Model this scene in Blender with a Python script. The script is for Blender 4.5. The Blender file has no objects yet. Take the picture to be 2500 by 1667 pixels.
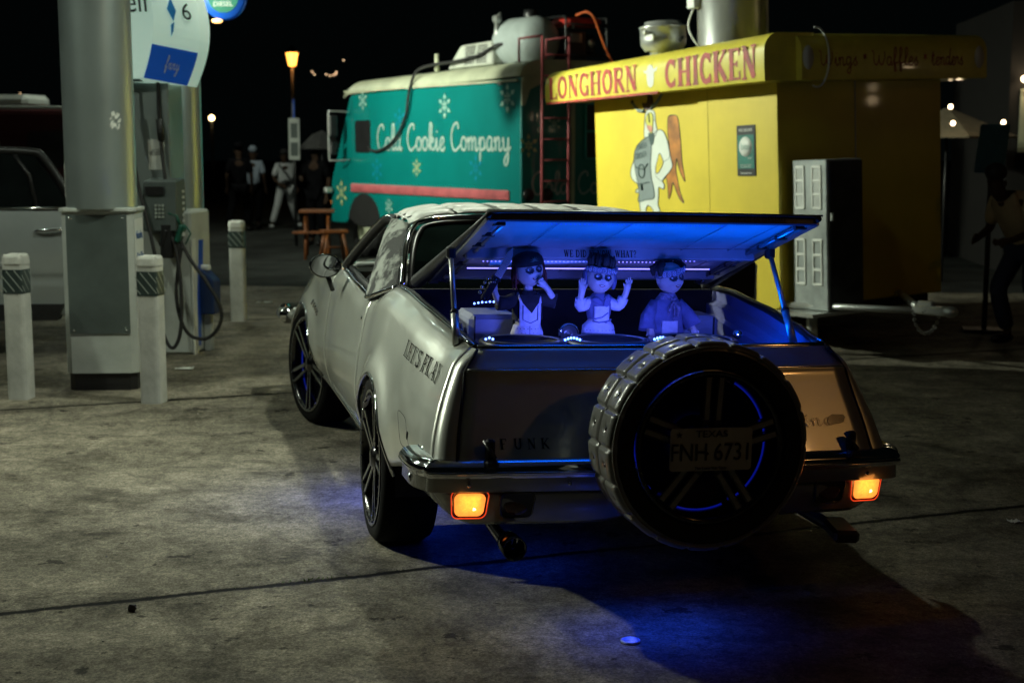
import bpy, bmesh, math, random
from mathutils import Vector, Matrix
R = math.radians
PI = math.pi
random.seed(7)
C = bpy.context.scene.collection
S = bpy.context.scene

# ------------------------------------------------------------------ camera
cam_d = bpy.data.cameras.new("camera")
cam = bpy.data.objects.new("camera", cam_d)
C.objects.link(cam)
cam.location = (0, 0, 1.79)
cam.rotation_euler = (R(90 - 7.718), 0, 0)
cam_d.sensor_width = 36
cam_d.lens = 50.54
cam_d.clip_end = 400
cam_d.clip_start = 0.05
cam_d.dof.use_dof = True
cam_d.dof.focus_distance = 5.9
cam_d.dof.aperture_fstop = 3.1
S.camera = cam

# ------------------------------------------------------------------ world: a moonless town night
w = bpy.data.worlds.new("World")
S.world = w
w.use_nodes = True
nt = w.node_tree
bg = nt.nodes["Background"]
sky = nt.nodes.new("ShaderNodeTexSky")
sky.sky_type = 'NISHITA'
sky.sun_disc = False
sky.sun_elevation = R(-9)
sky.sun_rotation = R(250)
mixn = nt.nodes.new("ShaderNodeMixRGB")
mixn.blend_type = 'ADD'
mixn.inputs[0].default_value = 1
mixn.inputs[2].default_value = (0.012, 0.020, 0.020, 1)
nt.links.new(sky.outputs[0], mixn.inputs[1])
nt.links.new(mixn.outputs[0], bg.inputs[0])
bg.inputs[1].default_value = 0.05

S.view_settings.view_transform = 'Standard'
S.view_settings.look = 'None'
S.view_settings.exposure = 0
S.view_settings.gamma = 1
S.view_settings.use_curve_mapping = False
S.render.engine = 'CYCLES'
S.cycles.max_bounces = 8
S.cycles.sample_clamp_indirect = 4
S.cycles.sample_clamp_direct = 0

# ------------------------------------------------------------------ lamps of the filling station canopy (fixtures are built below)
GREEN = (0.93, 1.0, 0.80)
CANOPY_Z = 4.9
FIX = [(-.1, 9.0, .46, 116, -10, 29), (-5.2, 8.9, .20, 92, -16, -40), (-5.6, 8.2, .17, 110, 24, 0), (-2.0, 12.4, .08, 90, 30, 0), (-5.4, 21.5, .16, 180, 0, 0), (-6.0, 28.3, .24, 180, 0, 0)]   # x, y, power, spread, tilts
def area(name, loc, size, power, col, rot=(0, 0, 0), spread=180, parent=None, shape='SQUARE', sy=None):
    l = bpy.data.lights.new(name, 'AREA')
    l.energy = power; l.color = col; l.size = size; l.shape = shape
    if sy: l.size_y = sy
    l.spread = R(spread)
    o = bpy.data.objects.new(name, l); C.objects.link(o)
    o.location = loc; o.rotation_euler = rot
    if parent: o.parent = parent
    return o
def point(name, loc, power, col, rad=0.03, parent=None):
    l = bpy.data.lights.new(name, 'POINT')
    l.energy = power; l.color = col; l.shadow_soft_size = rad
    o = bpy.data.objects.new(name, l); C.objects.link(o)
    o.location = loc
    if parent: o.parent = parent
    return o
KEY = 330
# ------------------------------------------------------------------ materials
MATS = {}
def mat(name, col, rough=0.5, metal=0.0, var=0.12, scale=6.0, bump=0.0, bscale=40.0, coat=0.0, emit=None, estr=0, spec=0.5, col2=None, trans=0, alpha=1, sheen=0, rvar=0.0, rp_=(.32, .62)):
    if name in MATS: return MATS[name]
    m = bpy.data.materials.new(name); m.use_nodes = True
    n = m.node_tree; b = n.nodes["Principled BSDF"]
    b.inputs["Roughness"].default_value = rough
    b.inputs["Metallic"].default_value = metal
    b.inputs["Coat Weight"].default_value = coat
    b.inputs["Coat Roughness"].default_value = 0.06
    b.inputs["Specular IOR Level"].default_value = spec
    b.inputs["Sheen Weight"].default_value = sheen
    tc = n.nodes.new("ShaderNodeTexCoord")
    nz = n.nodes.new("ShaderNodeTexNoise"); nz.inputs["Scale"].default_value = scale; nz.inputs["Detail"].default_value = 6
    nz.inputs["Roughness"].default_value = 0.6
    n.links.new(tc.outputs["Object"], nz.inputs["Vector"])
    rp = n.nodes.new("ShaderNodeValToRGB")
    c2 = col2 if col2 else tuple(max(0, c * (1 - var * 2)) for c in col)
    c1 = col if col2 else tuple(min(1, c * (1 + var)) for c in col)
    rp.color_ramp.elements[0].position = rp_[0]; rp.color_ramp.elements[0].color = (*c2, 1)
    rp.color_ramp.elements[1].position = rp_[1]; rp.color_ramp.elements[1].color = (*c1, 1)
    n.links.new(nz.outputs["Fac"], rp.inputs[0])
    n.links.new(rp.outputs[0], b.inputs["Base Color"])
    if rvar:
        mr = n.nodes.new("ShaderNodeMapRange"); mr.inputs[3].default_value = max(0.02, rough - rvar); mr.inputs[4].default_value = rough + rvar
        n.links.new(nz.outputs["Fac"], mr.inputs[0]); n.links.new(mr.outputs[0], b.inputs["Roughness"])
    if bump:
        nb = n.nodes.new("ShaderNodeTexNoise"); nb.inputs["Scale"].default_value = bscale; nb.inputs["Detail"].default_value = 4
        n.links.new(tc.outputs["Object"], nb.inputs["Vector"])
        bp = n.nodes.new("ShaderNodeBump"); bp.inputs["Strength"].default_value = bump; bp.inputs["Distance"].default_value = 0.01
        n.links.new(nb.outputs["Fac"], bp.inputs["Height"]); n.links.new(bp.outputs[0], b.inputs["Normal"])
    if emit:
        b.inputs["Emission Color"].default_value = (*emit, 1); b.inputs["Emission Strength"].default_value = estr
    if trans: b.inputs["Transmission Weight"].default_value = trans; b.inputs["IOR"].default_value = 1.1
    if alpha < 1: b.inputs["Alpha"].default_value = alpha
    MATS[name] = m
    return m

# ------------------------------------------------------------------ mesh builder
class MB:
    def __init__(s): s.v = []; s.f = []; s.sm = []
    def add(s, vs, fs, smooth=False):
        o = len(s.v); s.v += [tuple(p) for p in vs]; s.f += [tuple(i + o for i in f) for f in fs]; s.sm += [smooth] * len(fs)
        return s
    def box(s, c, d, m=None, bev=0.0):
        x, y, z = d[0] / 2, d[1] / 2, d[2] / 2
        if bev > 0:
            b = min(bev, x * .9, y * .9, z * .9)
            vs = []; idx = {}
            for sx in (-1, 1):
                for sy in (-1, 1):
                    for sz in (-1, 1):
                        for a in range(3):
                            p = [sx * (x - (b if a != 0 else 0)), sy * (y - (b if a != 1 else 0)), sz * (z - (b if a != 2 else 0))]
                            idx[(sx, sy, sz, a)] = len(vs); vs.append(p)
            fs = []
            K = lambda sx, sy, sz, a: idx[(sx, sy, sz, a)]
            for q in (-1, 1):
                fs.append([K(q, -1, -1, 0), K(q, 1, -1, 0), K(q, 1, 1, 0), K(q, -1, 1, 0)])
                fs.append([K(-1, q, -1, 1), K(1, q, -1, 1), K(1, q, 1, 1), K(-1, q, 1, 1)])
                fs.append([K(-1, -1, q, 2), K(1, -1, q, 2), K(1, 1, q, 2), K(-1, 1, q, 2)])
            for a1 in (-1, 1):
                for a2 in (-1, 1):
                    fs.append([K(a1, a2, -1, 0), K(a1, a2, 1, 0), K(a1, a2, 1, 1), K(a1, a2, -1, 1)])
                    fs.append([K(a1, -1, a2, 0), K(a1, 1, a2, 0), K(a1, 1, a2, 2), K(a1, -1, a2, 2)])
                    fs.append([K(-1, a1, a2, 1), K(1, a1, a2, 1), K(1, a1, a2, 2), K(-1, a1, a2, 2)])
                    for a3 in (-1, 1):
                        fs.append([K(a1, a2, a3, 0), K(a1, a2, a3, 1), K(a1, a2, a3, 2)])
        else:
            vs = [(-x, -y, -z), (x, -y, -z), (x, y, -z), (-x, y, -z), (-x, -y, z), (x, -y, z), (x, y, z), (-x, y, z)]
            fs = [(0, 3, 2, 1), (4, 5, 6, 7), (0, 1, 5, 4), (1, 2, 6, 5), (2, 3, 7, 6), (3, 0, 4, 7)]
        out = []
        for p in vs:
            p = Vector(p)
            if m is not None: p = m @ p
            out.append(p + Vector(c))
        return s.add(out, fs)
    def tube(s, pts, r, n=8, closed=False, smooth=True, caps=True):
        pts = [Vector(p) for p in pts]; N = len(pts)
        rs = r if isinstance(r, (list, tuple)) else [r] * N
        t0 = (pts[1] - pts[0]).normalized()
        up = Vector((0, 0, 1)) if abs(t0.z) < .9 else Vector((1, 0, 0))
        nrm = t0.cross(up).normalized()
        vs = []
        for i in range(N):
            a = pts[i - 1] if (i > 0 or closed) else pts[i]
            b = pts[(i + 1) % N] if (i < N - 1 or closed) else pts[i]
            t = (b - a).normalized()
            nrm = (nrm - t * nrm.dot(t))
            if nrm.length < 1e-5: nrm = t.orthogonal()
            nrm.normalize(); bn = t.cross(nrm)
            for k in range(n):
                q = 2 * PI * k / n
                vs.append(pts[i] + (nrm * math.cos(q) + bn * math.sin(q)) * rs[i])
        fs = []
        for i in range(N - (0 if closed else 1)):
            j = (i + 1) % N
            for k in range(n):
                l = (k + 1) % n
                fs.append((i * n + k, i * n + l, j * n + l, j * n + k))
        if caps and not closed:
            fs.append(tuple(range(n - 1, -1, -1))); fs.append(tuple((N - 1) * n + k for k in range(n)))
        return s.add(vs, fs, smooth)
    def lathe(s, prof, n=32, c=(0, 0, 0), axis='Z', smooth=True, sc=(1, 1), m=None):
        vs = []; N = len(prof)
        for k in range(n):
            q = 2 * PI * k / n
            for r, h in prof:
                if axis == 'Z': p = (r * math.cos(q) * sc[0], r * math.sin(q) * sc[1], h)
                elif axis == 'Y': p = (r * math.cos(q) * sc[0], h, r * math.sin(q) * sc[1])
                else: p = (h, r * math.cos(q) * sc[0], r * math.sin(q) * sc[1])
                p = Vector(p)
                if m is not None: p = m @ p
                vs.append(p + Vector(c))
        fs = []
        for k in range(n):
            l = (k + 1) % n
            for i in range(N - 1):
                fs.append((k * N + i, l * N + i, l * N + i + 1, k * N + i + 1))
        return s.add(vs, fs, smooth)
    def grid(s, fn, nu, nv, smooth=True, closeu=False):
        vs = [fn(i / (nu - (0 if closeu else 1)), j / (nv - 1)) for i in range(nu) for j in range(nv)]
        fs = []
        for i in range(nu if closeu else nu - 1):
            a = i; b = (i + 1) % nu
            for j in range(nv - 1):
                fs.append((a * nv + j, b * nv + j, b * nv + j + 1, a * nv + j + 1))
        return s.add(vs, fs, smooth)
    def prism(s, out, fn0, fn1, smooth=False):
        """outline (u,v) list mapped by two functions (front / back)"""
        n = len(out)
        vs = [fn0(*p) for p in out] + [fn1(*p) for p in out]
        fs = [tuple(range(n)), tuple(range(2 * n - 1, n - 1, -1))]
        for i in range(n):
            j = (i + 1) % n
            fs.append((i, j, n + j, n + i))
        return s.add(vs, fs, smooth)
    def sphere(s, c, r, nu=16, nv=10, m=None):
        r = r if isinstance(r, (tuple, list)) else (r, r, r)
        def fn(u, v):
            a = 2 * PI * u; b = PI * (v - .5)
            p = Vector((r[0] * math.cos(b) * math.cos(a), r[1] * math.cos(b) * math.sin(a), r[2] * math.sin(b)))
            if m is not None: p = m @ p
            return p + Vector(c)
        return s.grid(fn, nu, nv, True, True)
    def build(s, name, m, parent=None, loc=None, rot=None, solid=0, weld=False, bevel=0, autosm=None, mats=None, fmat=None):
        me = bpy.data.meshes.new(name)
        me.from_pydata([tuple(p) for p in s.v], [], s.f)
        me.polygons.foreach_set("use_smooth", s.sm)
        if weld or True:
            b = bmesh.new(); b.from_mesh(me)
            if weld: bmesh.ops.remove_doubles(b, verts=b.verts, dist=1e-5)
            bmesh.ops.recalc_face_normals(b, faces=b.faces)
            b.to_mesh(me); b.free()
        me.materials.append(m)
        me.update()
        o = bpy.data.objects.new(name, me); C.objects.link(o)
        if parent is not None: o.parent = parent
        if loc is not None: o.location = loc
        if rot is not None: o.rotation_euler = rot
        if solid:
            d = o.modifiers.new("solid", 'SOLIDIFY'); d.thickness = min(solid, .006); d.offset = 0
        if bevel:
            d = o.modifiers.new("bev", 'BEVEL'); d.width = bevel; d.segments = 2; d.limit_method = 'ANGLE'; d.angle_limit = R(40)
        return o

def empty(name, loc=(0, 0, 0), rot=(0, 0, 0), label=None, cat=None, group=None):
    o = bpy.data.objects.new(name, None); C.objects.link(o)
    o.location = loc; o.rotation_euler = rot; o.empty_display_size = .1
    if label: o['label'] = label
    if cat: o['category'] = cat
    if group: o['group'] = group
    return o
def tag(o, label=None, cat=None, group=None, kind=None):
    if label: o['label'] = label
    if cat: o['category'] = cat
    if group: o['group'] = group
    if kind: o['kind'] = kind
    return o
def copy_tree(o, parent=None):
    c = o.copy(); C.objects.link(c)
    if parent is not None: c.parent = parent
    for ch in list(o.children): copy_tree(ch, c)
    return c
def lerp(tab, x):
    if x <= tab[0][0]: return tab[0][1]
    for (a, va), (b, vb) in zip(tab, tab[1:]):
        if x <= b:
            t = (x - a) / (b - a); t = t * t * (3 - 2 * t) * .5 + t * .5
            return va + (vb - va) * t
    return tab[-1][1]
def smooth_poly(pts, n=5, closed=False):
    P = [Vector(p) for p in pts]; out = []
    N = len(P)
    rng = range(N if closed else N - 1)
    for i in rng:
        p0 = P[i - 1] if (i > 0 or closed) else P[i]; p1 = P[i]; p2 = P[(i + 1) % N]
        p3 = P[(i + 2) % N] if (i + 2 < N or closed) else p2
        for k in range(n):
            t = k / n
            out.append(.5 * ((2 * p1) + (p2 - p0) * t + (2 * p0 - 5 * p1 + 4 * p2 - p3) * t * t + (3 * p1 - p0 - 3 * p2 + p3) * t ** 3))
    if not closed: out.append(P[-1])
    return out
def rrect(w, h, r, n=5, cx=0, cy=0):
    o = []
    for k, (sx, sy) in enumerate(((1, 1), (-1, 1), (-1, -1), (1, -1))):
        for i in range(n + 1):
            a = (k + i / n) * PI / 2
            o.append((cx + sx * (w / 2 - r) + r * math.cos(a), cy + sy * (h / 2 - r) + r * math.sin(a)))
    return o

# ------------------------------------------------------------------ lettering drawn as strokes: (points, weight)
T, N_ = 0.2, 0.075   # thick and thin strokes of the serif capitals
def ser(x, y, w=.17): return ([(x - w, y), (x + w, y)], .055)
def arc(cx, cy, rx, ry, a0, a1, n=12):
    return [(cx + rx * math.cos(R(a0 + (a1 - a0) * i / n)), cy + ry * math.sin(R(a0 + (a1 - a0) * i / n))) for i in range(n + 1)]
SERIF = {
 'L': (.62, [([(.15, 0), (.15, 1)], T), ser(.15, 1), ([(.0, .03), (.58, .03)], N_), ([(.55, .03), (.58, .25)], N_)]),
 'O': (.75, [(arc(.36, .5, .27, .46, 60, 300), T * .8), (arc(.36, .5, .27, .46, -62, 62), T * .8)]),
 'N': (.78, [([(.13, 0), (.13, 1)], N_), ([(.13, .97), (.62, .03)], T), ([(.62, 0), (.62, 1)], N_), ser(.11, 1, .13), ser(.13, 0, .13), ser(.62, 1, .13)]),
 'G': (.76, [(arc(.38, .5, .28, .46, 50, 330), T * .8), ([(.6, .0), (.6, .42)], T * .7), ser(.58, .42, .14), ([(.62, .98), (.62, .7)], N_)]),
 'H': (.8, [([(.15, 0), (.15, 1)], T), ([(.62, 0), (.62, 1)], T), ([(.15, .5), (.62, .5)], N_), ser(.15, 1), ser(.15, 0), ser(.62, 1), ser(.62, 0)]),
 'R': (.76, [([(.15, 0), (.15, 1)], T), ([(.15, .97), (.38, .97)] + arc(.38, .74, .2, .23, 90, -90, 8) + [(.15, .5)], N_ * 1.5), ([(.35, .5), (.66, .02)], T), ser(.15, 0), ser(.66, 0, .1), ser(.1, 1, .1)]),
 'C': (.74, [(arc(.38, .5, .28, .46, 48, 312), T * .85), ([(.6, 1), (.6, .68)], N_), ([(.6, 0), (.6, .3)], N_)]),
 'I': (.38, [([(.19, 0), (.19, 1)], T), ser(.19, 1), ser(.19, 0)]),
 'K': (.8, [([(.15, 0), (.15, 1)], T), ([(.2, .42), (.62, .97)], N_ * 1.3), ([(.3, .52), (.66, .03)], T), ser(.15, 1), ser(.15, 0), ser(.62, 1, .12), ser(.68, 0, .1)]),
 'E': (.66, [([(.15, 0), (.15, 1)], T), ([(.0, .97), (.56, .97)], N_), ([(.0, .03), (.58, .03)], N_), ([(.15, .5), (.44, .5)], N_), ([(.55, .99), (.56, .76)], N_), ([(.57, .0), (.58, .26)], N_), ([(.44, .4), (.44, .6)], N_)]),
 'T': (.66, [([(.32, 0), (.32, 1)], T), ([(.03, .97), (.61, .97)], N_), ser(.32, 0), ([(.04, .98), (.03, .76)], N_), ([(.6, .98), (.61, .76)], N_)]),
 'S': (.62, [([(.53, .78), (.5, .9), (.3, .97), (.1, .88), (.1, .68), (.3, .54), (.5, .42), (.52, .15), (.32, .03), (.12, .08), (.07, .24)], T * .75), ([(.54, 1), (.54, .75)], N_), ([(.06, 0), (.06, .26)], N_)]),
 'P': (.66, [([(.15, 0), (.15, 1)], T), ([(.15, .97), (.36, .97)] + arc(.36, .72, .2, .25, 90, -90, 8) + [(.15, .46)], N_ * 1.5), ser(.15, 0), ser(.1, 1, .1)]),
 'A': (.76, [([(.1, 0), (.36, 1)], N_), ([(.34, 1), (.62, 0)], T), ([(.2, .32), (.53, .32)], N_), ser(.1, 0, .12), ser(.62, 0, .13)]),
 'Y': (.7, [([(.1, 1), (.35, .48)], T), ([(.6, 1), (.36, .48)], N_), ([(.35, 0), (.35, .5)], T), ser(.35, 0), ser(.1, 1, .12), ser(.6, 1, .11)]),
 'W': (1.0, [([(.1, 1), (.28, .03)], T), ([(.28, .03), (.48, .95)], N_), ([(.46, 1), (.64, .03)], T), ([(.64, .03), (.84, 1)], N_), ser(.1, 1, .12), ser(.84, 1, .11)]),
 'D': (.78, [([(.15, 0), (.15, 1)], T), ([(.15, .97), (.3, .97)] + arc(.3, .5, .34, .47, 90, -90, 12) + [(.15, .03)], N_ * 1.8), ser(.08, 1, .1), ser(.08, 0, .1)]),
 'F': (.6, [([(.15, 0), (.15, 1)], T), ([(.0, .97), (.54, .97)], N_), ([(.15, .52), (.42, .52)], N_), ser(.15, 0), ([(.53, .99), (.54, .76)], N_)]),
 'U': (.76, [([(.15, 1), (.15, .3), (.24, .06), (.38, .02), (.54, .08), (.6, .3), (.6, 1)], T * .8), ser(.15, 1), ser(.6, 1, .14)]),
 '?': (.55, [([(.1, .72), (.14, .92), (.3, .98), (.46, .85), (.44, .65), (.27, .5), (.26, .28)], T * .7), ([(.26, .13), (.26, .0)], T * .8)]),
 ',': (.25, [([(.12, .1), (.08, -.14)], T * .6)]),
 "'": (.22, [([(.1, 1), (.08, .72)], T * .6)]),
 ' ': (.34, []),
}
def sc(pts): return [tuple(p)[:2] for p in smooth_poly([(x, y, 0) for x, y in pts], 4)]
SW = .085
def S_(p): return (sc(p), SW)
SCRIPT = {
 'C': (.62, [S_([(.52, .78), (.5, .95), (.36, 1.0), (.16, .82), (.07, .45), (.16, .1), (.34, 0), (.54, .12), (.66, .2)])]),
 'W': (1.0, [S_([(.02, .85), (.14, .7), (.16, .2), (.32, .02), (.48, .3), (.5, .6), (.52, .2), (.7, .02), (.88, .4), (.86, .8)])]),
 'o': (.4, [S_([(.34, .42), (.16, .48), (.04, .26), (.14, .02), (.3, .06), (.36, .26), (.3, .42), (.42, .36)])]),
 'l': (.28, [S_([(0, .12), (.22, .62), (.24, .95), (.14, 1.0), (.1, .7), (.1, .2), (.18, .0), (.3, .12)])]),
 'd': (.46, [S_([(.32, .4), (.16, .48), (.03, .24), (.12, .02), (.27, .12), (.34, .4)]), S_([(.42, 1.0), (.33, .4), (.33, .08), (.4, .0), (.48, .12)])]),
 'k': (.42, [S_([(0, .12), (.2, .62), (.22, .95), (.12, 1.0), (.08, .6), (.07, 0)]), S_([(.08, .25), (.26, .48), (.32, .36), (.12, .24), (.28, .02), (.44, .12)])]),
 'i': (.24, [S_([(0, .12), (.1, .46), (.1, .08), (.16, 0), (.26, .12)]), S_([(.12, .66), (.13, .72)])]),
 'e': (.36, [S_([(.0, .14), (.2, .24), (.3, .4), (.18, .48), (.06, .26), (.12, .02), (.26, .02), (.38, .16)])]),
 'm': (.66, [S_([(0, .3), (.08, .47), (.1, 0)]), S_([(.1, .3), (.24, .47), (.3, .34), (.3, 0)]), S_([(.3, .3), (.44, .47), (.5, .34), (.5, .08), (.58, 0), (.68, .12)])]),
 'p': (.44, [S_([(0, .2), (.1, .48), (.08, -.5)]), S_([(.1, .3), (.24, .48), (.36, .3), (.28, .04), (.12, .06)]), S_([(.3, .04), (.44, .14)])]),
 'a': (.42, [S_([(.32, .42), (.14, .48), (.03, .22), (.12, .0), (.26, .12), (.32, .44)]), S_([(.32, .44), (.31, .08), (.37, 0), (.45, .12)])]),
 'n': (.46, [S_([(0, .3), (.08, .47), (.1, 0)]), S_([(.1, .3), (.24, .47), (.31, .34), (.3, .08), (.38, 0), (.48, .12)])]),
 'y': (.46, [S_([(0, .3), (.06, .46), (.08, .1), (.2, .02), (.32, .2), (.34, .46)]), S_([(.34, .46), (.32, -.3), (.2, -.5), (.1, -.35), (.3, -.05), (.48, .14)])]),
 'g': (.44, [S_([(.32, .42), (.14, .48), (.03, .22), (.14, .02), (.3, .2)]), S_([(.33, .46), (.31, -.3), (.18, -.45), (.08, -.3), (.3, -.04), (.44, .1)])]),
 's': (.36, [S_([(0, .1), (.22, .5), (.18, .3), (.3, .14), (.16, -.0), (.06, .08)])]),
 'f': (.36, [S_([(0, .12), (.22, .7), (.2, 1.0), (.1, .9), (.1, -.2), (.18, -.34), (.2, -.1), (.12, .1), (.34, .14)])]),
 't': (.32, [S_([(0, .14), (.14, .8), (.12, .1), (.2, 0), (.32, .12)]), S_([(.02, .56), (.26, .56)])]),
 'r': (.34, [S_([(0, .1), (.1, .5), (.14, .42), (.26, .42), (.24, .1), (.34, .1)])]),
 '*': (.4, [S_([(.2, .3), (.2, .7)]), S_([(.05, .4), (.35, .6)]), S_([(.05, .6), (.35, .4)])]),
 ' ': (.3, []),
}
def lettering(text, font, fn, mb=None, squeeze=1.0, wmul=1.0, jitter=0, gap=.06):
    """fn(u, v, k) -> point; u runs along the text, 1 = cap height"""
    mb = mb or MB(); x = 0; k = 0
    rnd = random.Random(len(text))
    for ch in text:
        wd, st = font[ch]
        dy = rnd.uniform(-jitter, jitter)
        for pts, wt in st:
            k += 1
            wt *= wmul
            P = [Vector((x + px * squeeze, py + dy)) for px, py in pts]
            Q = [P[0]]
            for a, b in zip(P, P[1:]):           # subdivide long runs so that letters can follow a curved panel
                m_ = max(1, int((b - a).length / .3))
                for i in range(1, m_ + 1): Q.append(a.lerp(b, i / m_))
            L = []; Rr = []
            for i in range(len(Q)):
                a = Q[max(0, i - 1)]; b = Q[min(len(Q) - 1, i + 1)]
                t = (b - a)
                if t.length < 1e-6: continue
                t.normalize(); n = Vector((-t.y, t.x)) * wt / 2
                n.x *= squeeze if squeeze < 1 else 1
                L.append(Q[i] + n); Rr.append(Q[i] - n)
            n = len(L)
            vs = [fn(p.x, p.y, k % 9) for p in L] + [fn(p.x, p.y, k % 9) for p in Rr]
            mb.add(vs, [(i, i + 1, n + i + 1, n + i) for i in range(n - 1)])
        x += (wd + gap) * squeeze
    return mb, x
def text_width(text, font, squeeze=1.0, gap=.06): return sum((font[c][0] + gap) * squeeze for c in text)
def plane_fn(o, ux, uy, size, nrm, eps=.002):
    o, ux, uy, nrm = Vector(o), Vector(ux).normalized(), Vector(uy).normalized(), Vector(nrm).normalized()
    return lambda u, v, k=0: o + ux * (u * size) + uy * (v * size) + nrm * (eps + k * .00015)
def block_text(s, name, size, m, parent, mtx, ext=.001, sx=1.0):
    cu = bpy.data.curves.new("tmp_text", 'FONT'); cu.body = s; cu.size = size; cu.extrude = ext
    cu.align_x = 'CENTER'; cu.align_y = 'CENTER'
    t = bpy.data.objects.new("tmp_text", cu); C.objects.link(t)
    dg = bpy.context.evaluated_depsgraph_get()
    me = bpy.data.meshes.new_from_object(t.evaluated_get(dg))
    bpy.data.objects.remove(t); bpy.data.curves.remove(cu)
    me.transform(mtx @ Matrix.Diagonal((sx, 1, 1, 1)))
    me.materials.clear(); me.materials.append(m)
    o = bpy.data.objects.new(name, me); C.objects.link(o)
    if parent is not None: o.parent = parent
    return o
def frame_mtx(o, ux, uy):
    ux = Vector(ux).normalized(); uy = Vector(uy).normalized(); uz = ux.cross(uy)
    m = Matrix((ux, uy, uz)).transposed().to_4x4(); m.translation = Vector(o)
    return m

# ------------------------------------------------------------------ limbs and bodies grown over a skeleton
def skin(name, verts, edges, radii, m, parent=None, sub=2, root=0):
    me = bpy.data.meshes.new(name); me.from_pydata([tuple(v) for v in verts], edges, [])
    o = bpy.data.objects.new("tmp_skin", me); C.objects.link(o)
    o.modifiers.new("s", 'SKIN')
    if not me.skin_vertices:
        with bpy.context.temp_override(object=o, active_object=o):
            bpy.ops.mesh.customdata_skin_add()
    for i, sv in enumerate(me.skin_vertices[0].data):
        r = radii[i]; sv.radius = r if isinstance(r, (tuple, list)) else (r, r); sv.use_root = (i == root)
    sb = o.modifiers.new("d", 'SUBSURF'); sb.levels = sub; sb.render_levels = sub
    dg = bpy.context.evaluated_depsgraph_get()
    nm = bpy.data.meshes.new_from_object(o.evaluated_get(dg))
    bpy.data.objects.remove(o)
    for p in nm.polygons: p.use_smooth = True
    nm.name = name; nm.materials.clear(); nm.materials.append(m)
    r = bpy.data.objects.new(name, nm); C.objects.link(r)
    if parent is not None: r.parent = parent
    return r
# ------------------------------------------------------------------ palette
M_WHITE = mat("painted_white", (.62, .64, .60), .45, var=.06, scale=3, bump=.05)
M_ALU = mat("brushed_alu_cladding", (.42, .49, .48), .34, .72, var=.04, scale=2, rvar=.06)
M_PANEL = mat("grey_green_panel", (.075, .095, .09), .45, var=.12, scale=2.5, rvar=.1)
M_SILL = mat("pale_box_panel", (.42, .45, .42), .5, var=.08, scale=3, bump=.03)
M_BLACK = mat("black_plastic", (.012, .012, .013), .4, var=.2)
M_RUBBER = mat("black_rubber", (.014, .014, .014), .62, var=.25, scale=20, bump=.1)
M_CHROME = mat("chrome", (.62, .63, .64), .08, 1.0, var=.03, scale=4, rvar=.03)
M_STEEL = mat("stainless_steel", (.55, .57, .55), .3, .75, var=.05, scale=3, rvar=.08)
M_BLUE = mat("blue_sign_paint", (.01, .07, .42), .4, var=.06)
M_DKBLUE = mat("blue_bin_plastic", (.006, .025, .10), .42, var=.1)
M_INK = mat("dark_print", (.01, .012, .02), .5, var=.02)
M_PRINTB = mat("blue_print", (.05, .12, .30), .5, var=.02)
M_BOLL = mat("bollard_concrete_paint", (.46, .47, .43), .6, var=.09, scale=7, bump=.15, bscale=30)
M_BAND = mat("dark_reflective_band", (.03, .045, .042), .3, var=.1)
M_STRIPE = mat("pale_band_stripe", (.34, .38, .34), .35, var=.05)
M_LITWHITE = mat("backlit_white_acrylic", (.75, .82, .78), .35, var=.02, emit=(.62, .95, .78), estr=.32)
M_LITBLUE = mat("backlit_blue_acrylic", (.01, .09, .5), .35, var=.04, emit=(.005, .08, .45), estr=.25)
M_LAMP = mat("lamp_lens", (.9, .95, .9), .4, var=.01, emit=(.8, 1, .86), estr=14)
M_SOFFIT = mat("canopy_soffit_panel", (.25, .27, .25), .5, var=.05)
M_PAPER = mat("white_paper", (.66, .68, .63), .7, var=.05)

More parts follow.
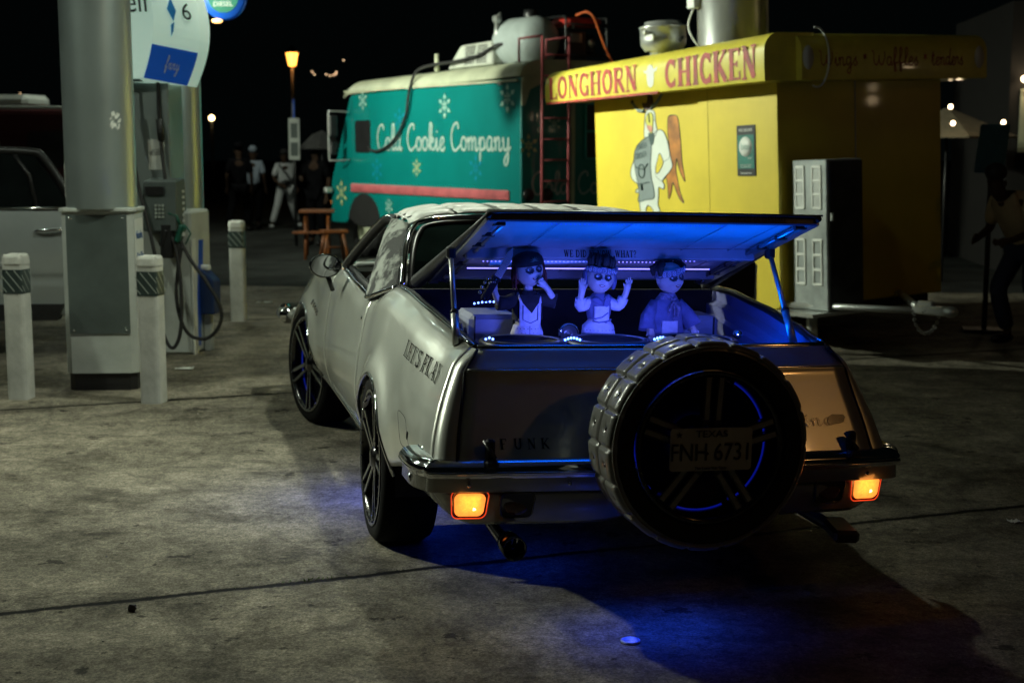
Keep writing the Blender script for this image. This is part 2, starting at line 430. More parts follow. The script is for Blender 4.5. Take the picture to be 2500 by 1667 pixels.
# ------------------------------------------------------------------ ground
def ground_material():
    m = bpy.data.materials.new("stained_concrete"); m.use_nodes = True
    n = m.node_tree; L = n.links.new; b = n.nodes["Principled BSDF"]
    tc = n.nodes.new("ShaderNodeTexCoord"); P = tc.outputs["Object"]
    def noise(sc, det=6, ro=.6, dist=0, vec=P):
        z = n.nodes.new("ShaderNodeTexNoise"); z.inputs["Scale"].default_value = sc; z.inputs["Detail"].default_value = det
        z.inputs["Roughness"].default_value = ro; z.inputs["Distortion"].default_value = dist; L(vec, z.inputs["Vector"]); return z.outputs["Fac"]
    def ramp(f, a, b_, ca, cb):
        r = n.nodes.new("ShaderNodeValToRGB"); e = r.color_ramp.elements
        e[0].position = a; e[0].color = (ca, ca, ca, 1) if not isinstance(ca, tuple) else (*ca, 1)
        e[1].position = b_; e[1].color = (cb, cb, cb, 1) if not isinstance(cb, tuple) else (*cb, 1); L(f, r.inputs[0]); return r.outputs[0]
    def mul(a, b_, f=1.0):
        x = n.nodes.new("ShaderNodeMixRGB"); x.blend_type = 'MULTIPLY'; x.inputs[0].default_value = f; L(a, x.inputs[1]); L(b_, x.inputs[2]); return x.outputs[0]
    def math_(op, a, b_=None, v=None):
        x = n.nodes.new("ShaderNodeMath"); x.operation = op; L(a, x.inputs[0])
        if b_ is not None: L(b_, x.inputs[1])
        if v is not None: x.inputs[1].default_value = v
        return x.outputs[0]
    base = ramp(noise(.75, 8, .66), .33, .66, (.115, .105, .080), (.33, .297, .228))
    mid = ramp(noise(3.4, 12, .76, .3), .38, .62, .45, 1.12)
    fine = ramp(noise(24, 12, .92), .42, .58, .50, 1.30)
    grain = ramp(noise(85, 3, .8), .42, .60, .45, 1.40)
    stain = ramp(noise(1.3, 7, .62, 1.2), .33, .46, .42, 1.0)
    # rubber scuffs: stretched noise
    mp = n.nodes.new("ShaderNodeMapping"); mp.inputs["Rotation"].default_value = (0, 0, R(35)); mp.inputs["Scale"].default_value = (.5, 3.4, 1); L(P, mp.inputs[0])
    scuff = ramp(noise(1.5, 6, .65, .3, mp.outputs[0]), .30, .42, .6, 1.0)
    # dark small pits
    vo = n.nodes.new("ShaderNodeTexVoronoi"); vo.inputs["Scale"].default_value = 7; L(P, vo.inputs["Vector"])
    pit = ramp(math_("ADD", vo.outputs["Distance"], math_("MULTIPLY", math_("SUBTRACT", noise(30, 4, .7), v=.5), v=.7)), .06, .10, .2, 1.0)
    vo2 = n.nodes.new("ShaderNodeTexVoronoi"); vo2.inputs["Scale"].default_value = 3.3; vo2.inputs["Randomness"].default_value = 1
    wd = n.nodes.new("ShaderNodeMixRGB"); wd.inputs[0].default_value = .16; L(P, wd.inputs[1])
    nzc = n.nodes.new("ShaderNodeTexNoise"); nzc.inputs["Scale"].default_value = 9; nzc.inputs["Detail"].default_value = 5; L(P, nzc.inputs["Vector"]); L(nzc.outputs["Color"], wd.inputs[2])
    L(wd.outputs[0], vo2.inputs["Vector"])
    pit2 = ramp(math_("ADD", vo2.outputs["Distance"], math_("MULTIPLY", math_("SUBTRACT", noise(16, 6, .7), v=.5), v=.9)), .085, .115, .18, 1.0)
    # hairline crack
    vc = n.nodes.new("ShaderNodeTexVoronoi"); vc.feature = 'DISTANCE_TO_EDGE'; vc.inputs["Scale"].default_value = .21; 
    wd2 = n.nodes.new("ShaderNodeMixRGB"); wd2.inputs[0].default_value = .16; L(P, wd2.inputs[1])
    nz2 = n.nodes.new("ShaderNodeTexNoise"); nz2.inputs["Scale"].default_value = 2.2; nz2.inputs["Detail"].default_value = 9; L(P, nz2.inputs["Vector"]); L(nz2.outputs["Color"], wd2.inputs[2])
    L(wd2.outputs[0], vc.inputs["Vector"])
    crack = ramp(vc.outputs["Distance"], .0006, .002, .55, 1.0)
    # expansion joints, one every 4.6 m, running 20.7 degrees off the camera's cross axis
    sp = n.nodes.new("ShaderNodeSeparateXYZ"); L(P, sp.inputs[0])
    ax = math_('MULTIPLY', sp.outputs[0], v=-math.sin(R(20.4))); ay = math_('MULTIPLY', sp.outputs[1], v=math.cos(R(20.4)))
    d = math_('ADD', ax, ay)
    wob = math_('MULTIPLY', math_('SUBTRACT', noise(7, 8, .75), v=.5), v=.075)
    wob2 = math_('MULTIPLY', math_('SUBTRACT', noise(.9, 3, .5), v=.5), v=.05)
    d = math_('ADD', math_('ADD', d, wob), wob2)
    d = math_('ADD', d, v=-5.716 + 4.6 * 10 + 2.3)
    d = math_('ABSOLUTE', math_('SUBTRACT', math_('MODULO', d, v=4.6), v=2.3))
    joint = ramp(d, .014, .028, .03, 1.0)
    dirt = ramp(math_('ADD', d, math_('MULTIPLY', noise(5, 6), v=.12)), .02, .16, .55, 1.0)
    col = mul(base, mid); col = mul(col, fine); col = mul(col, grain, .65); col = mul(col, stain, .8); col = mul(col, scuff, .8)
    col = mul(col, pit, .8); col = mul(col, pit2, .85); col = mul(col, crack, .55); col = mul(col, dirt, .6); col = mul(col, joint)
    L(col, b.inputs["Base Color"])
    rr = ramp(noise(1.6, 6), .3, .7, .55, .85); L(rr, b.inputs["Roughness"])
    b.inputs["Specular IOR Level"].default_value = .08
    h = math_('ADD', math_('MULTIPLY', joint, v=.9), math_('MULTIPLY', noise(60, 5, .7), v=.22))
    h = math_('ADD', h, math_('MULTIPLY', pit2, v=.12)); h = math_('ADD', h, math_('MULTIPLY', crack, v=.2))
    bp = n.nodes.new("ShaderNodeBump"); bp.inputs["Strength"].default_value = .55; bp.inputs["Distance"].default_value = .012
    L(h, bp.inputs["Height"]); L(bp.outputs[0], b.inputs["Normal"])
    return m
g = MB().grid(lambda u, v: ((u - .5) * 240, v * 240 - 60, 0), 25, 25, False)
tag(g.build("ground", ground_material()), kind='structure')

M_ROAD = mat("dark_asphalt", (.030, .032, .030), .9, var=.25, scale=1.5, bump=.3, bscale=60, spec=.05)
rd = MB().grid(lambda u, v: ((u - .5) * 240, 18.2 + v * 160 + ((u - .5) * 240) * -.10, .004), 25, 3, False)
tag(rd.build("road", M_ROAD), kind='structure')

# ------------------------------------------------------------------ canopy over the pumps (above the frame) with its lamp fixtures
can = empty("canopy", (-4, 16, 0), label="flat roof canopy over the fuel pumps with square lamps in its soffit", cat="canopy")
MB().box((0, 0, 5.3), (11.5, 28.6, .6), bev=.02).build("roof", M_SOFFIT, can)
MB().box((0, 0, 5.3), (11.6, 28.7, .34)).build("fascia", M_BLUE, can)
for (x, y, p, spr, ta, tb) in FIX:
    f = MB().box((x + 4, y - 16, 4.985), (.5, .5, .03), bev=.008).build("ceiling_light", M_WHITE, can)
    MB().box((x + 4, y - 16, 4.966), (.42, .42, .008)).build("lens", M_LAMP, f)
    area("canopy_lamp", (x + 4, y - 16, CANOPY_Z + .05), .36, KEY * p, GREEN, (R(ta), R(tb), 0), parent=can, spread=spr)
# canopy edge flood lamps for trailer and van; third added to brighten the car
for fy, az, tilt, pw, spr in ((-1.75, 4, 15, .95, 56), (-.3, 45, 11, 1.0, 60), (-6.9, -19, 28, .17, 34)):
    rz_ = R(az); M_ = Matrix.Rotation(rz_, 3, 'Z')
    fl_ = MB().box((-3.6, fy, 4.62), (.10, .42, .30), M_, bev=.02).build("flood_lamp", M_BLACK, can)
    MB().box(Vector((-3.6, fy, 4.62)) + M_ @ Vector((.055, 0, 0)), (.012, .36, .24), M_).build("lens", M_LAMP, fl_)
    MB().tube([(-3.62, fy, 4.75), (-3.62, fy, 5.02)], .025).build("bracket", M_BLACK, fl_)
    area("flood_light", Vector((-3.6, fy, 4.62)) + M_ @ Vector((.09, 0, 0)), .30, KEY * pw * .55, (.92, 1, .80), (R(90 - tilt), 0, R(az - 90)), parent=can, spread=spr)

# ------------------------------------------------------------------ canopy columns
def column(x, y, lab, clad=True, r=.255, yaw=0):
    t = empty("canopy_column", (x, y, 0), (0, 0, yaw), lab, "column", "round metal clad canopy columns")
    z0 = 1.34 if clad else .12
    m = MB().lathe([(r, z0), (r, 4.98)], 48)
    m.build("shaft", M_ALU, t)
    if clad:
        # octagonal plinth cladding
        def ring(z, g=0):
            w, h, c = .262 + g, .20 + g, .045
            return [(-w, -h + c, z), (-w + c, -h, z), (w - c, -h, z), (w, -h + c, z), (w, h - c, z), (w - c, h, z), (-w + c, h, z), (-w, h - c, z)]
        def rings(zs, g):
            b = MB(); vs = []
            for z in zs: vs += ring(z, g)
            fs = [[j * 8 + k, j * 8 + (k + 1) % 8, (j + 1) * 8 + (k + 1) % 8, (j + 1) * 8 + k] for j in range(len(zs) - 1) for k in range(8)]
            fs += [list(range(7, -1, -1)), [(len(zs) - 1) * 8 + k for k in range(8)]]
            return b.add(vs, fs)
        cl = rings((.13, 1.315), 0).build("plinth_cladding", M_SILL, t)
        rings((.0, .128), -.014).build("plinth_foot", M_BLACK, t)
        rings((1.317, 1.345), .016).build("plinth_cap", M_SILL, t, bevel=.006)
        MB().box((-.001, -.203, .86), (.44, .008, .87)).build("front_panel", M_PANEL, t)
        b = MB()
        for sx in (-.19, .19):
            for z in (1.27, .45): b.lathe([(0, -.004), (.008, -.003), (.01, .0)], 8, (sx, -.207, z), 'Y')
        b.build("screw", M_CHROME, t)
        s = MB().box((.2635, -.01, .86), (.004, .30, .8)).build("instruction_label", M_WHITE, t)
        block_text("Nozzles", "printed_text", .085, M_PRINTB, s, frame_mtx((.268, -.01, 1.14), (0, 1, 0), (0, 0, 1)), sx=.8)
        block_text("Out 25c", "printed_text", .085, M_PRINTB, s, frame_mtx((.268, .0, .98), (0, 1, 0), (0, 0, 1)), sx=.8)
        block_text("per gallon at\nevery pump\nplease pay first", "printed_text", .045, M_INK, s, frame_mtx((.268, .0, .84), (0, 1, 0), (0, 0, 1)))
        MB().box((-.2635, .0, .8), (.004, .24, .75)).build("side_sticker", M_WHITE, t)
        # torn sticker and warning sticker on the shaft
        def wrap(a, z, d=.003):
            return ((r + d) * math.sin(a), -(r + d) * math.cos(a), z)
        st = MB(); rn = random.Random(5)
        for i in range(26):
            a = .52 + rn.random() * .28; z = 1.90 + rn.random() * .11; w_ = .015 + rn.random() * .035; h_ = .008 + rn.random() * .022
            st.add([wrap(a, z, .002 + i * .0001), wrap(a + w_ * 2, z + .012, .002 + i * .0001), wrap(a + w_ * 2, z + h_ + .012, .002 + i * .0001), wrap(a, z + h_, .002 + i * .0001)], [(0, 1, 2, 3)])
        st.build("torn_sticker", M_PAPER, t)
        MB().grid(lambda u, v: wrap(-1.42 + u * .28, 1.42 + v * .24), 6, 2).build("warning_sticker", M_PAPER, t)
    return t
column(-3.04, 10.70, "thick grey metal canopy column in front of the fuel pump, on a dark panelled box", yaw=R(3))
column(-3.36, 14.9, "canopy column standing behind the fuel pump, without a box at its foot", False, .175)

# ------------------------------------------------------------------ bollards
def bollard(x, y, lab, rz=0, first=None):
    if first is None:
        t = empty("bollard", (x, y, 0))
        MB().prism(rrect(.19, .19, .035, 3), lambda u, v: (u, v, 0), lambda u, v: (u, v, .985)).build("post", M_BOLL, t)
        MB().prism(rrect(.205, .205, .045, 4), lambda u, v: (u, v, .95), lambda u, v: (u * .93, v * .93, 1.035 + .012 * (1 - (abs(u) + abs(v)) / .2))).build("cap", M_BOLL, t, bevel=.022)
        bd = MB().prism(rrect(.197, .197, .037, 3), lambda u, v: (u, v, .76), lambda u, v: (u, v, .93)).build("reflective_band", M_BAND, t)
        st = MB()
        for k in range(-2, 4):
            for (o, ux) in (((-.0995, -.1003), (1, 0)), ((.1003, -.0995), (0, 1)), ((-.1003, .0995), (0, -1))):
                # diagonal stripe running down to the right across each face
                def q(s, z):
                    return (o[0] + ux[0] * s, o[1] + ux[1] * s, z)
                n = 8; a = []
                for i in range(n + 1):
                    s_ = i / n * .199; z = .97 - s_ * .95 - k * .075
                    a.append((s_, z))
                for (s0, z0), (s1, z1) in zip(a, a[1:]):
                    if z1 - .006 > .762 and z0 < .929:
                        st.add([q(s0, z0 - .006), q(s1, z1 - .006), q(s1, z1 + .004), q(s0, z0 + .004)], [(0, 1, 2, 3)])
        st.build("stripe", M_STRIPE, bd)
    else:
        t = copy_tree(first); t.location = (x, y, 0)
    t.rotation_euler = (0, 0, rz); t.scale = (.79, .79, 1)
    tag(t, lab, "bollard", "square pale bollards with a dark striped band near the top")
    return t
b0 = bollard(-3.52, 10.18, "pale square bollard left of the dark panelled column box", R(-7))
bollard(-2.53, 10.02, "pale square bollard just right of the dark panelled column box", R(-10), b0)
bollard(-2.83, 14.8, "bright square bollard standing beyond the pump hose, nearest to the street", R(0), b0)

# ------------------------------------------------------------------ fuel pump behind the column
pump = empty("fuel_pump", (-3.03, 12.55, 0), (0, 0, R(-6)), "fuel pump with a glowing white and blue curved header and two black hoses", "fuel pump")
MB().box((-.08, .1, .62), (.74, .52, 1.24), bev=.02).build("body", M_SILL, pump)
MB().box((.295, -.12, .5), (.01, .10, 1.0)).build("edge_trim", M_WHITE, pump)
MB().prism([(-.1, .06), (.02, .06), (.16, .98), (.04, .98)], lambda u, v: (.289, u, v), lambda u, v: (.294, u, v)).build("blue_side_stripe", M_BLUE, pump)
MB().box((-.06, .1, 1.9), (.32, .36, 1.4), bev=.01).build("mast", M_ALU, pump)
n_ = MB().box((-.02, -.083, 1.72), (.14, .006, .26)).build("notice_sheet", M_PAPER, pump)
block_text("NOTICE\nTURN ENGINE OFF\nNO SMOKING", "printed_text", .018, M_INK, n_, frame_mtx((-.02, -.0875, 1.74), (1, 0, 0), (0, 0, 1)))
# keypad cabinet with tilted face
kp = MB().prism([(-.16, 1.08), (-.13, 1.5), (.1, 1.52), (.16, 1.02)], lambda u, v: (-.06, u - .2, v), lambda u, v: (.23, u - .2, v)).build("payment_terminal", M_PANEL, pump, bevel=.01)
MB().box((.05, -.358, 1.42), (.16, .01, .07)).build("display", M_BLACK, kp)
b = MB()
for i in range(3):
    for j in range(4): b.box((.06 + i * .03, -.362 - .0, 1.2 + j * .032), (.02, .012, .02))
b.build("keypad", M_STRIPE, kp)
for j in range(6): b = MB().box((.233, -.16, 1.16 + j * .05), (.005, .05, .022)); b.build("side_sticker", M_WHITE, kp)
# header: curved lit box
def hdr(u, v):   # side profile: bulging lens
    return u, v
H0 = []
def prof(n=14):
    o = []
    for i in range(n + 1):
        t = i / n; o.append((.35 + .13 * math.sin(t * PI * .94), 2.36 + t * .95))
    return o
P_ = prof()
hd = MB()
vs = []
for (r_, z) in P_:
    vs += [(-.42, -.26, z), (.40 - .28 + (r_ - .35) * .9, -.26 - (r_ - .35) * .3, z), (.40 + (r_ - .35), .03, z), (.40 + (r_ - .35), .3, z), (.1, .56, z), (-.42, .56, z)]
fs = []
for i in range(len(P_) - 1):
    for k in range(6):
        l = (k + 1) % 6
        fs.append((i * 6 + k, i * 6 + l, (i + 1) * 6 + l, (i + 1) * 6 + k))
fs += [tuple(range(5, -1, -1)), tuple((len(P_) - 1) * 6 + k for k in range(6))]
shear = lambda p: (p[0], p[1], p[2] - max(0, p[0] - .12) * .20)
hd.add([shear(p) for p in vs], fs)
header = hd.build("header", M_LITWHITE, pump)
header.location = (-.17, 0, 0)
def hquad(k, z0, z1, off=.006, n=8, u0=0, u1=1):
    def fn(u, v):
        z = z0 + (z1 - z0) * v; t = (z - 2.36) / .95; r_ = .35 + .13 * math.sin(t * PI * .94)
        ring = [(-.42, -.26), (.12 + (r_ - .35) * .9, -.26 - (r_ - .35) * .3), (.40 + (r_ - .35), .03), (.40 + (r_ - .35), .3)]
        a = Vector(ring[k]).lerp(Vector(ring[k + 1]), u0 + (u1 - u0) * u); d = (Vector(ring[k + 1]) - Vector(ring[k])).normalized()
        nrm = Vector((d.y, -d.x))
        return shear((a.x + nrm.x * off, a.y + nrm.y * off, z))
    return fn
MB().grid(hquad(1, 2.362, 2.66), 2, 8).build("blue_band", M_LITBLUE, header)
MB().grid(hquad(0, 2.362, 2.78, u0=.25, u1=.62), 2, 8).build("blue_panel", M_LITBLUE, header)
def htext(s, k, size, u, z, m_, nm, sx=1):
    f = hquad(k, z, z + .01, .009); p = Vector(f(u, 0)); q = Vector(f(u + .05, 0)); up = Vector(f(u, 1)) - p
    block_text(s, nm, size, m_, header, frame_mtx(p, (q - p), up), sx=sx)
htext("Self", 0, .26, .72, 2.98, M_INK, "header_lettering", .85)
htext("Serve", 0, .12, .45, 2.55, M_PAPER, "header_lettering", .8)
htext("6", 1, .2, .72, 2.98, M_INK, "pump_number")
mk = MB()
fm = hquad(1, 2.70, 3.2, .009)
for out_, z_ in (([(.3, .55), (.42, .75), (.5, .55), (.42, .36)], 0), ([(.36, .3), (.44, .36), (.42, .2), (.38, .1)], 0), ([(.28, .95), (.44, .8), (.5, 1.0), (.4, .99)], 0)):
    mk.add([fm(a, c) for a, c in out_], [tuple(range(len(out_)))])
mk.build("emblem", mat("emblem_blue", (.02, .25, .6), .5, emit=(.01, .12, .4), estr=.15), header)
fm2 = hquad(1, 2.40, 2.62, .009)
mk = MB()
lettering("funy", {'f': SCRIPT['f'], 'u': SCRIPT['n'], 'n': SCRIPT['n'], 'y': SCRIPT['y']}, lambda u, v, k: fm2(.38 + u * .16, .35 + v * .5), mk)
mk.build("header_lettering", M_PAPER, header)
MB().box((-.34, .12, 2.345), (.50, .7, .02)).build("header_tray", M_PANEL, pump)
# hoses and nozzles
def hose(pts, nm="hose", r=.016):
    return MB().tube(smooth_poly(pts, 8), r, 8).build(nm, M_RUBBER, pump)
h1 = hose([(-.2, -.2, 2.36), (-.19, -.22, 2.1), (-.17, -.26, 1.85), (-.10, -.34, 1.5), (.0, -.40, 1.15), (.08, -.44, .8), (.10, -.45, .4), (.14, -.46, .18), (.21, -.46, .10), (.27, -.44, .25), (.27, -.4, .6), (.22, -.36, .95), (.16, -.33, 1.05)])
MB().tube([(-.19, -.225, 2.1), (-.165, -.265, 1.85)], .034, 8).build("breakaway_coupling", M_RUBBER, h1)
h2 = hose([(.02, -.1, 2.36), (.02, -.1, 2.1), (.04, -.12, 1.8), (.10, -.2, 1.45), (.2, -.3, 1.12), (.32, -.35, .88), (.47, -.38, .68), (.58, -.38, .50), (.61, -.38, .36), (.56, -.38, .24), (.46, -.38, .17), (.33, -.38, .2), (.25, -.38, .34), (.22, -.38, .55), (.24, -.36, .78), (.27, -.35, .95)])
MB().tube([(.02, -.1, 2.02), (.04, -.12, 1.84)], .03, 8).build("breakaway_coupling", M_RUBBER, h2)
def nozzle(x, y, z, lab, m_):
    n = MB().box((x, y, z), (.05, .10, .16), Matrix.Rotation(R(20), 3, 'Y'), bev=.015).tube([(x, y, z + .07), (x - .03, y, z + .15), (x - .1, y, z + .17)], .014, 7).tube([(x + .05, y, z + .06), (x + .09, y, z), (x + .04, y, z - .09)], .008, 6)
    o = n.build("nozzle", m_, pump)
    MB().box((x + .028, y, z + .02), (.008, .06, .08)).build("nozzle_sticker", M_PAPER, o)
    return o
nozzle(.12, -.32, 1.02, "", M_BLACK)
nozzle(.26, -.34, 1.06, "", mat("green_nozzle_cover", (.01, .09, .06), .4))
MB().box((.14, -.26, 1.0), (.12, .2, .3), bev=.02).build("nozzle_boot", M_BLACK, pump)

wb = empty("window_wash_bin", (-2.67, 12.62, 0), (0, 0, R(-8)), "blue plastic squeegee and towel bin fixed on a short post beside the pump", "bin")
MB().prism([(-.075, .33), (-.085, .68), (-.02, .72), (.075, .62), (.075, .33)], lambda u, v: (u, -.09, v), lambda u, v: (u, .09, v)).build("bin_body", M_DKBLUE, wb, bevel=.015)
MB().box((-.02, .02, .17), (.07, .07, .36), bev=.01).build("post", M_SILL, wb)
MB().box((-.04, -.0, .735), (.10, .08, .05), bev=.01).build("paper_towel", M_PAPER, wb)

# ------------------------------------------------------------------ hanging round sign above a further pump
ds = empty("round_pump_sign", (-3.52, 18.0, 3.60), (0, 0, R(-8)), "round blue hanging sign reading 6 DIESEL above a small amber lamp", "sign")
MB().lathe([(0, -.05), (.26, -.05), (.275, -.03), (.275, .03), (.26, .05), (0, .05)], 40, axis='Y').build("disc", M_LITBLUE, ds)
gd = mat("green_sign_paint", (.01, .16, .10), .4, emit=(.0, .05, .035), estr=.3)
def chord(z0, z1, r_=.195, n=18):
    a0 = math.asin(max(-1, z0 / r_)); a1 = math.asin(min(1, z1 / r_)); Rr = [(r_ * math.cos(a0 + (a1 - a0) * i / n), r_ * math.sin(a0 + (a1 - a0) * i / n)) for i in range(n + 1)]
    return Rr + [(-x, z) for x, z in reversed(Rr)]
MB().prism(chord(-.02, .195), lambda u, v: (u, -.056, v), lambda u, v: (u, -.045, v)).build("white_field", M_LITWHITE, ds)
MB().prism(chord(-.19, -.024), lambda u, v: (u, -.056, v), lambda u, v: (u, -.045, v)).build("green_field", gd, ds)
block_text("6", "sign_number", .26, M_INK, ds, frame_mtx((0, -.06, .075), (1, 0, 0), (0, 0, 1)))
block_text("DIESEL", "sign_lettering", .085, M_PAPER, ds, frame_mtx((0, -.06, -.09), (1, 0, 0), (0, 0, 1)))
MB().tube([(0, 0, .27), (0, 0, 1.22)], .02).build("hanger_rod", M_BLACK, ds)
M_AMBER = mat("amber_lamp_glass", (.9, .6, .3), .4, emit=(1, .52, .16), estr=5, var=.02)
MB().sphere((-.1, 0, -.285), (.065, .05, .025)).build("lamp_bulb", M_AMBER, ds)
# ================================================================== the car
YAW = R(13.5256); CR = R(1.425)
car = empty("pickup_coupe", (.5987, 5.3723, -.0234), (0, CR, YAW),
            "silver white lowrider style coupe pickup on tall wheels with raised bed lid glowing blue underneath", "pickup car")
PAINT = mat("silver_pearl_paint", (.60, .62, .565), .32, .58, var=.04, scale=2.2, coat=1.0, rvar=.05)
M_GAP = mat("panel_gap_black", (.006, .006, .006), .8)
M_GLASS = mat("dark_car_glass", (.02, .03, .03), .04, var=.02, alpha=.42)
M_LEATHER = mat("pale_padded_leather", (.55, .57, .53), .38, var=.10, scale=7, bump=.25, bscale=90, coat=.15)
M_GREYLEATHER = mat("grey_padded_leather", (.135, .135, .122), .30, var=.12, scale=9, bump=.06, bscale=90, coat=.25)
M_HIDE = mat("cowhide", (.24, .26, .23), .8, col2=(.010, .012, .011), scale=5.5, bump=.6, bscale=160, sheen=.0, rp_=(.46, .56))
M_VINYL = mat("black_vinyl", (.012, .012, .014), .45, var=.2, scale=8, bump=.2, bscale=100)
M_LID = mat("pale_lid_lining", (.24, .255, .29), .55, var=.12, scale=2.6, bump=.15, bscale=12)
M_ALUM = mat("lid_alu_frame", (.30, .31, .33), .3, .8, var=.08)
M_BED = mat("bed_inner_panel", (.16, .17, .34), .5, .0, var=.08, scale=3, spec=.15)
M_FLOOR = mat("black_bed_carpet", (.008, .008, .010), .95, var=.3)
M_LED = mat("blue_led", (.1, .2, 1), .4, emit=(.10, .30, 1.0), estr=14, var=.01)
M_LEDHOT = mat("hot_blue_led", (.4, .5, 1), .4, emit=(.12, .22, 1.0), estr=7, var=.01)
M_LEDP = mat("violet_led", (.3, .2, 1), .4, emit=(.22, .20, 1.0), estr=3, var=.01)
M_ARC = mat("dim_blue_arc", (.02, .04, .4), .3, emit=(.01, .03, 1.0), estr=.16, var=.01)
M_LEDDIM = mat("dim_blue_led_tube", (.02, .05, .6), .4, emit=(.01, .04, 1.0), estr=.14, var=.01)
BLUE = (.0, .115, 1.0); VIOLET = (.085, .10, 1.0)

belt_z = [(0, 1.035), (.27, 1.036), (.6, 1.072), (1.0, 1.108), (1.4, 1.135), (1.62, 1.135), (1.9, 1.075), (2.2, 1.035), (2.7, 1.055), (3.2, 1.085), (3.6, 1.08), (4.26, 1.035), (5.0, .96), (5.35, .90)]
belt_x = [(0, .728), (.27, .736), (.6, .765), (1.0, .79), (1.6, .805), (2.0, .85), (2.2, .862), (3.2, .858), (3.6, .84), (4.3, .83), (5.0, .79), (5.35, .72)]
mid_x = [(0, .915), (.3, .935), (.8, .955), (1.3, .972), (1.9, .955), (2.6, .948), (3.3, .950), (3.9, .975), (4.3, 1.01), (4.7, 1.015), (5.1, .975), (5.35, .88)]
low_x = [(0, .86), (.4, .89), (1.0, .92), (1.8, .9), (3.5, .9), (4.7, .93), (5.35, .84)]
low_z = [(0, .60), (.25, .57), (.6, .50), (.9, .44), (1.7, .375), (3.7, .375), (4.2, .38), (4.75, .44), (5.35, .52)]
AR, AF = (1.317, .345, .435), (4.263, .345, .445)     # wheel arches: y, z, radius
def zlow(s):
    z = lerp(low_z, s)
    for (yc, zc, ra) in (AR, AF):
        d = s - yc
        if abs(d) < ra: z = max(z, zc + math.sqrt(ra * ra - d * d) * .97)
    return z
sh_x = [(0, .812), (.27, .818), (.8, .865), (1.3, .888), (1.7, .893), (2.2, .902), (3.2, .902), (3.8, .905), (4.3, .925), (4.8, .90), (5.35, .79)]
def X(s, z):
    zb, xb, xm, xl, xs = lerp(belt_z, s), lerp(belt_x, s), lerp(mid_x, s), lerp(low_x, s), lerp(sh_x, s)
    xs = max(xs, xb + .02); zs, zm = zb - .078, .60
    if z > zs: x = xs - (xs - xb) * (max(0, (z - zs) / (zb - zs)) ** 1.35)
    elif z > zm: x = xs + (xm - xs) * (1 - (1 - (zs - z) / (zs - zm)) ** 1.6)
    else:
        t = (zm - z) / (zm - .36); x = xm - (xm - xl) * min(1.3, t) ** 1.9
    for (yc, zc, ra) in (AR, AF):
        r = math.hypot(s - yc, z - zc)
        if z > .38: x += .028 * math.exp(-((r - ra - .01) / .07) ** 2) * min(1, (z - .38) / .2)
    # (soft shoulder crease along the flank)
    return x
def SH(s, z):   # the tail leans forward
    return s + max(0, 1 - s / .8) * (z - .62) * .53
def side_pt(s, z, side=-1, off=0):
    return (side * (X(s, z) + off), SH(s, z), z)
def cols(a, b):
    o = [a]
    x = a
    while x < b - 1e-6:
        st = .05
        for (yc, zc, ra) in (AR, AF):
            e = min(abs(x - (yc - ra)), abs(x - (yc + ra)))
            if e < .09: st = min(st, .008 + e * .22)
        x = min(b, x + st); o.append(x)
    return o
def panel(s0, s1, side, nv=22):
    cs = cols(s0, s1)
    vs = []
    for s in cs:
        zl, zh = zlow(s), lerp(belt_z, s)
        for j in range(nv):
            z = zl + (zh - zl) * j / (nv - 1); vs.append(side_pt(s, z, side))
    fs = [(i * nv + j, (i + 1) * nv + j, (i + 1) * nv + j + 1, i * nv + j + 1) for i in range(len(cs) - 1) for j in range(nv - 1)]
    return MB().add(vs, fs, True)
D0, D1 = 1.99, 3.42     # door cut lines
for sd in (-1, 1):
    panel(.07, D0 - .004, sd).build("rear_fender", PAINT, car, solid=.012)
    dr = panel(D0 + .004, D1 - .004, sd).build("door", PAINT, car, solid=.012)
    panel(D1 + .004, 5.35, sd).build("front_fender", PAINT, car, solid=.012)
    # dark backing behind the cut lines
    bk = MB()
    for s in (D0, D1):
        bk.add([side_pt(s - .02, zlow(s) + (lerp(belt_z, s) - .02 - zlow(s)) * j / 9, sd, -.013) for j in range(10)] + [side_pt(s + .02, zlow(s) + (lerp(belt_z, s) - .02 - zlow(s)) * j / 9, sd, -.013) for j in range(10)], [(j, j + 1, 11 + j, 10 + j) for j in range(9)])
    bk.build("door_jamb", M_GAP, car)
    # keyhole and crest on the flank
    MB().sphere(side_pt(2.12, .93, sd, .002), (.006, .012, .012), 10, 6).build("door_lock", M_CHROME, dr)
    # arch lips and rocker strip
    for (yc, zc, ra) in (AR, AF):
        pts = []
        for i in range(41):
            a = R(-8 + 196 * i / 40); s = yc + ra * math.cos(a) * .998; z = zc + ra * .97 * math.sin(a)
            if z > .37: pts.append(side_pt(s, z, sd, .003))
        MB().tube(pts, .009, 6).build("arch_trim", M_CHROME, car)
        # dark inner wheel house
        MB().grid(lambda u, v: (sd * (.93 - .40 * v), yc + (ra + .02) * math.cos(R(-5 + 190 * u)), zc + (ra + .015) * .97 * math.sin(R(-5 + 190 * u))), 24, 3).build("wheel_house", M_GAP, car)
    rk = MB().tube([side_pt(s, .385, sd, .006) for s in [1.78 + i * .1 for i in range(21)]], .014, 8)
    rk.build("rocker_strip", M_CHROME, car)

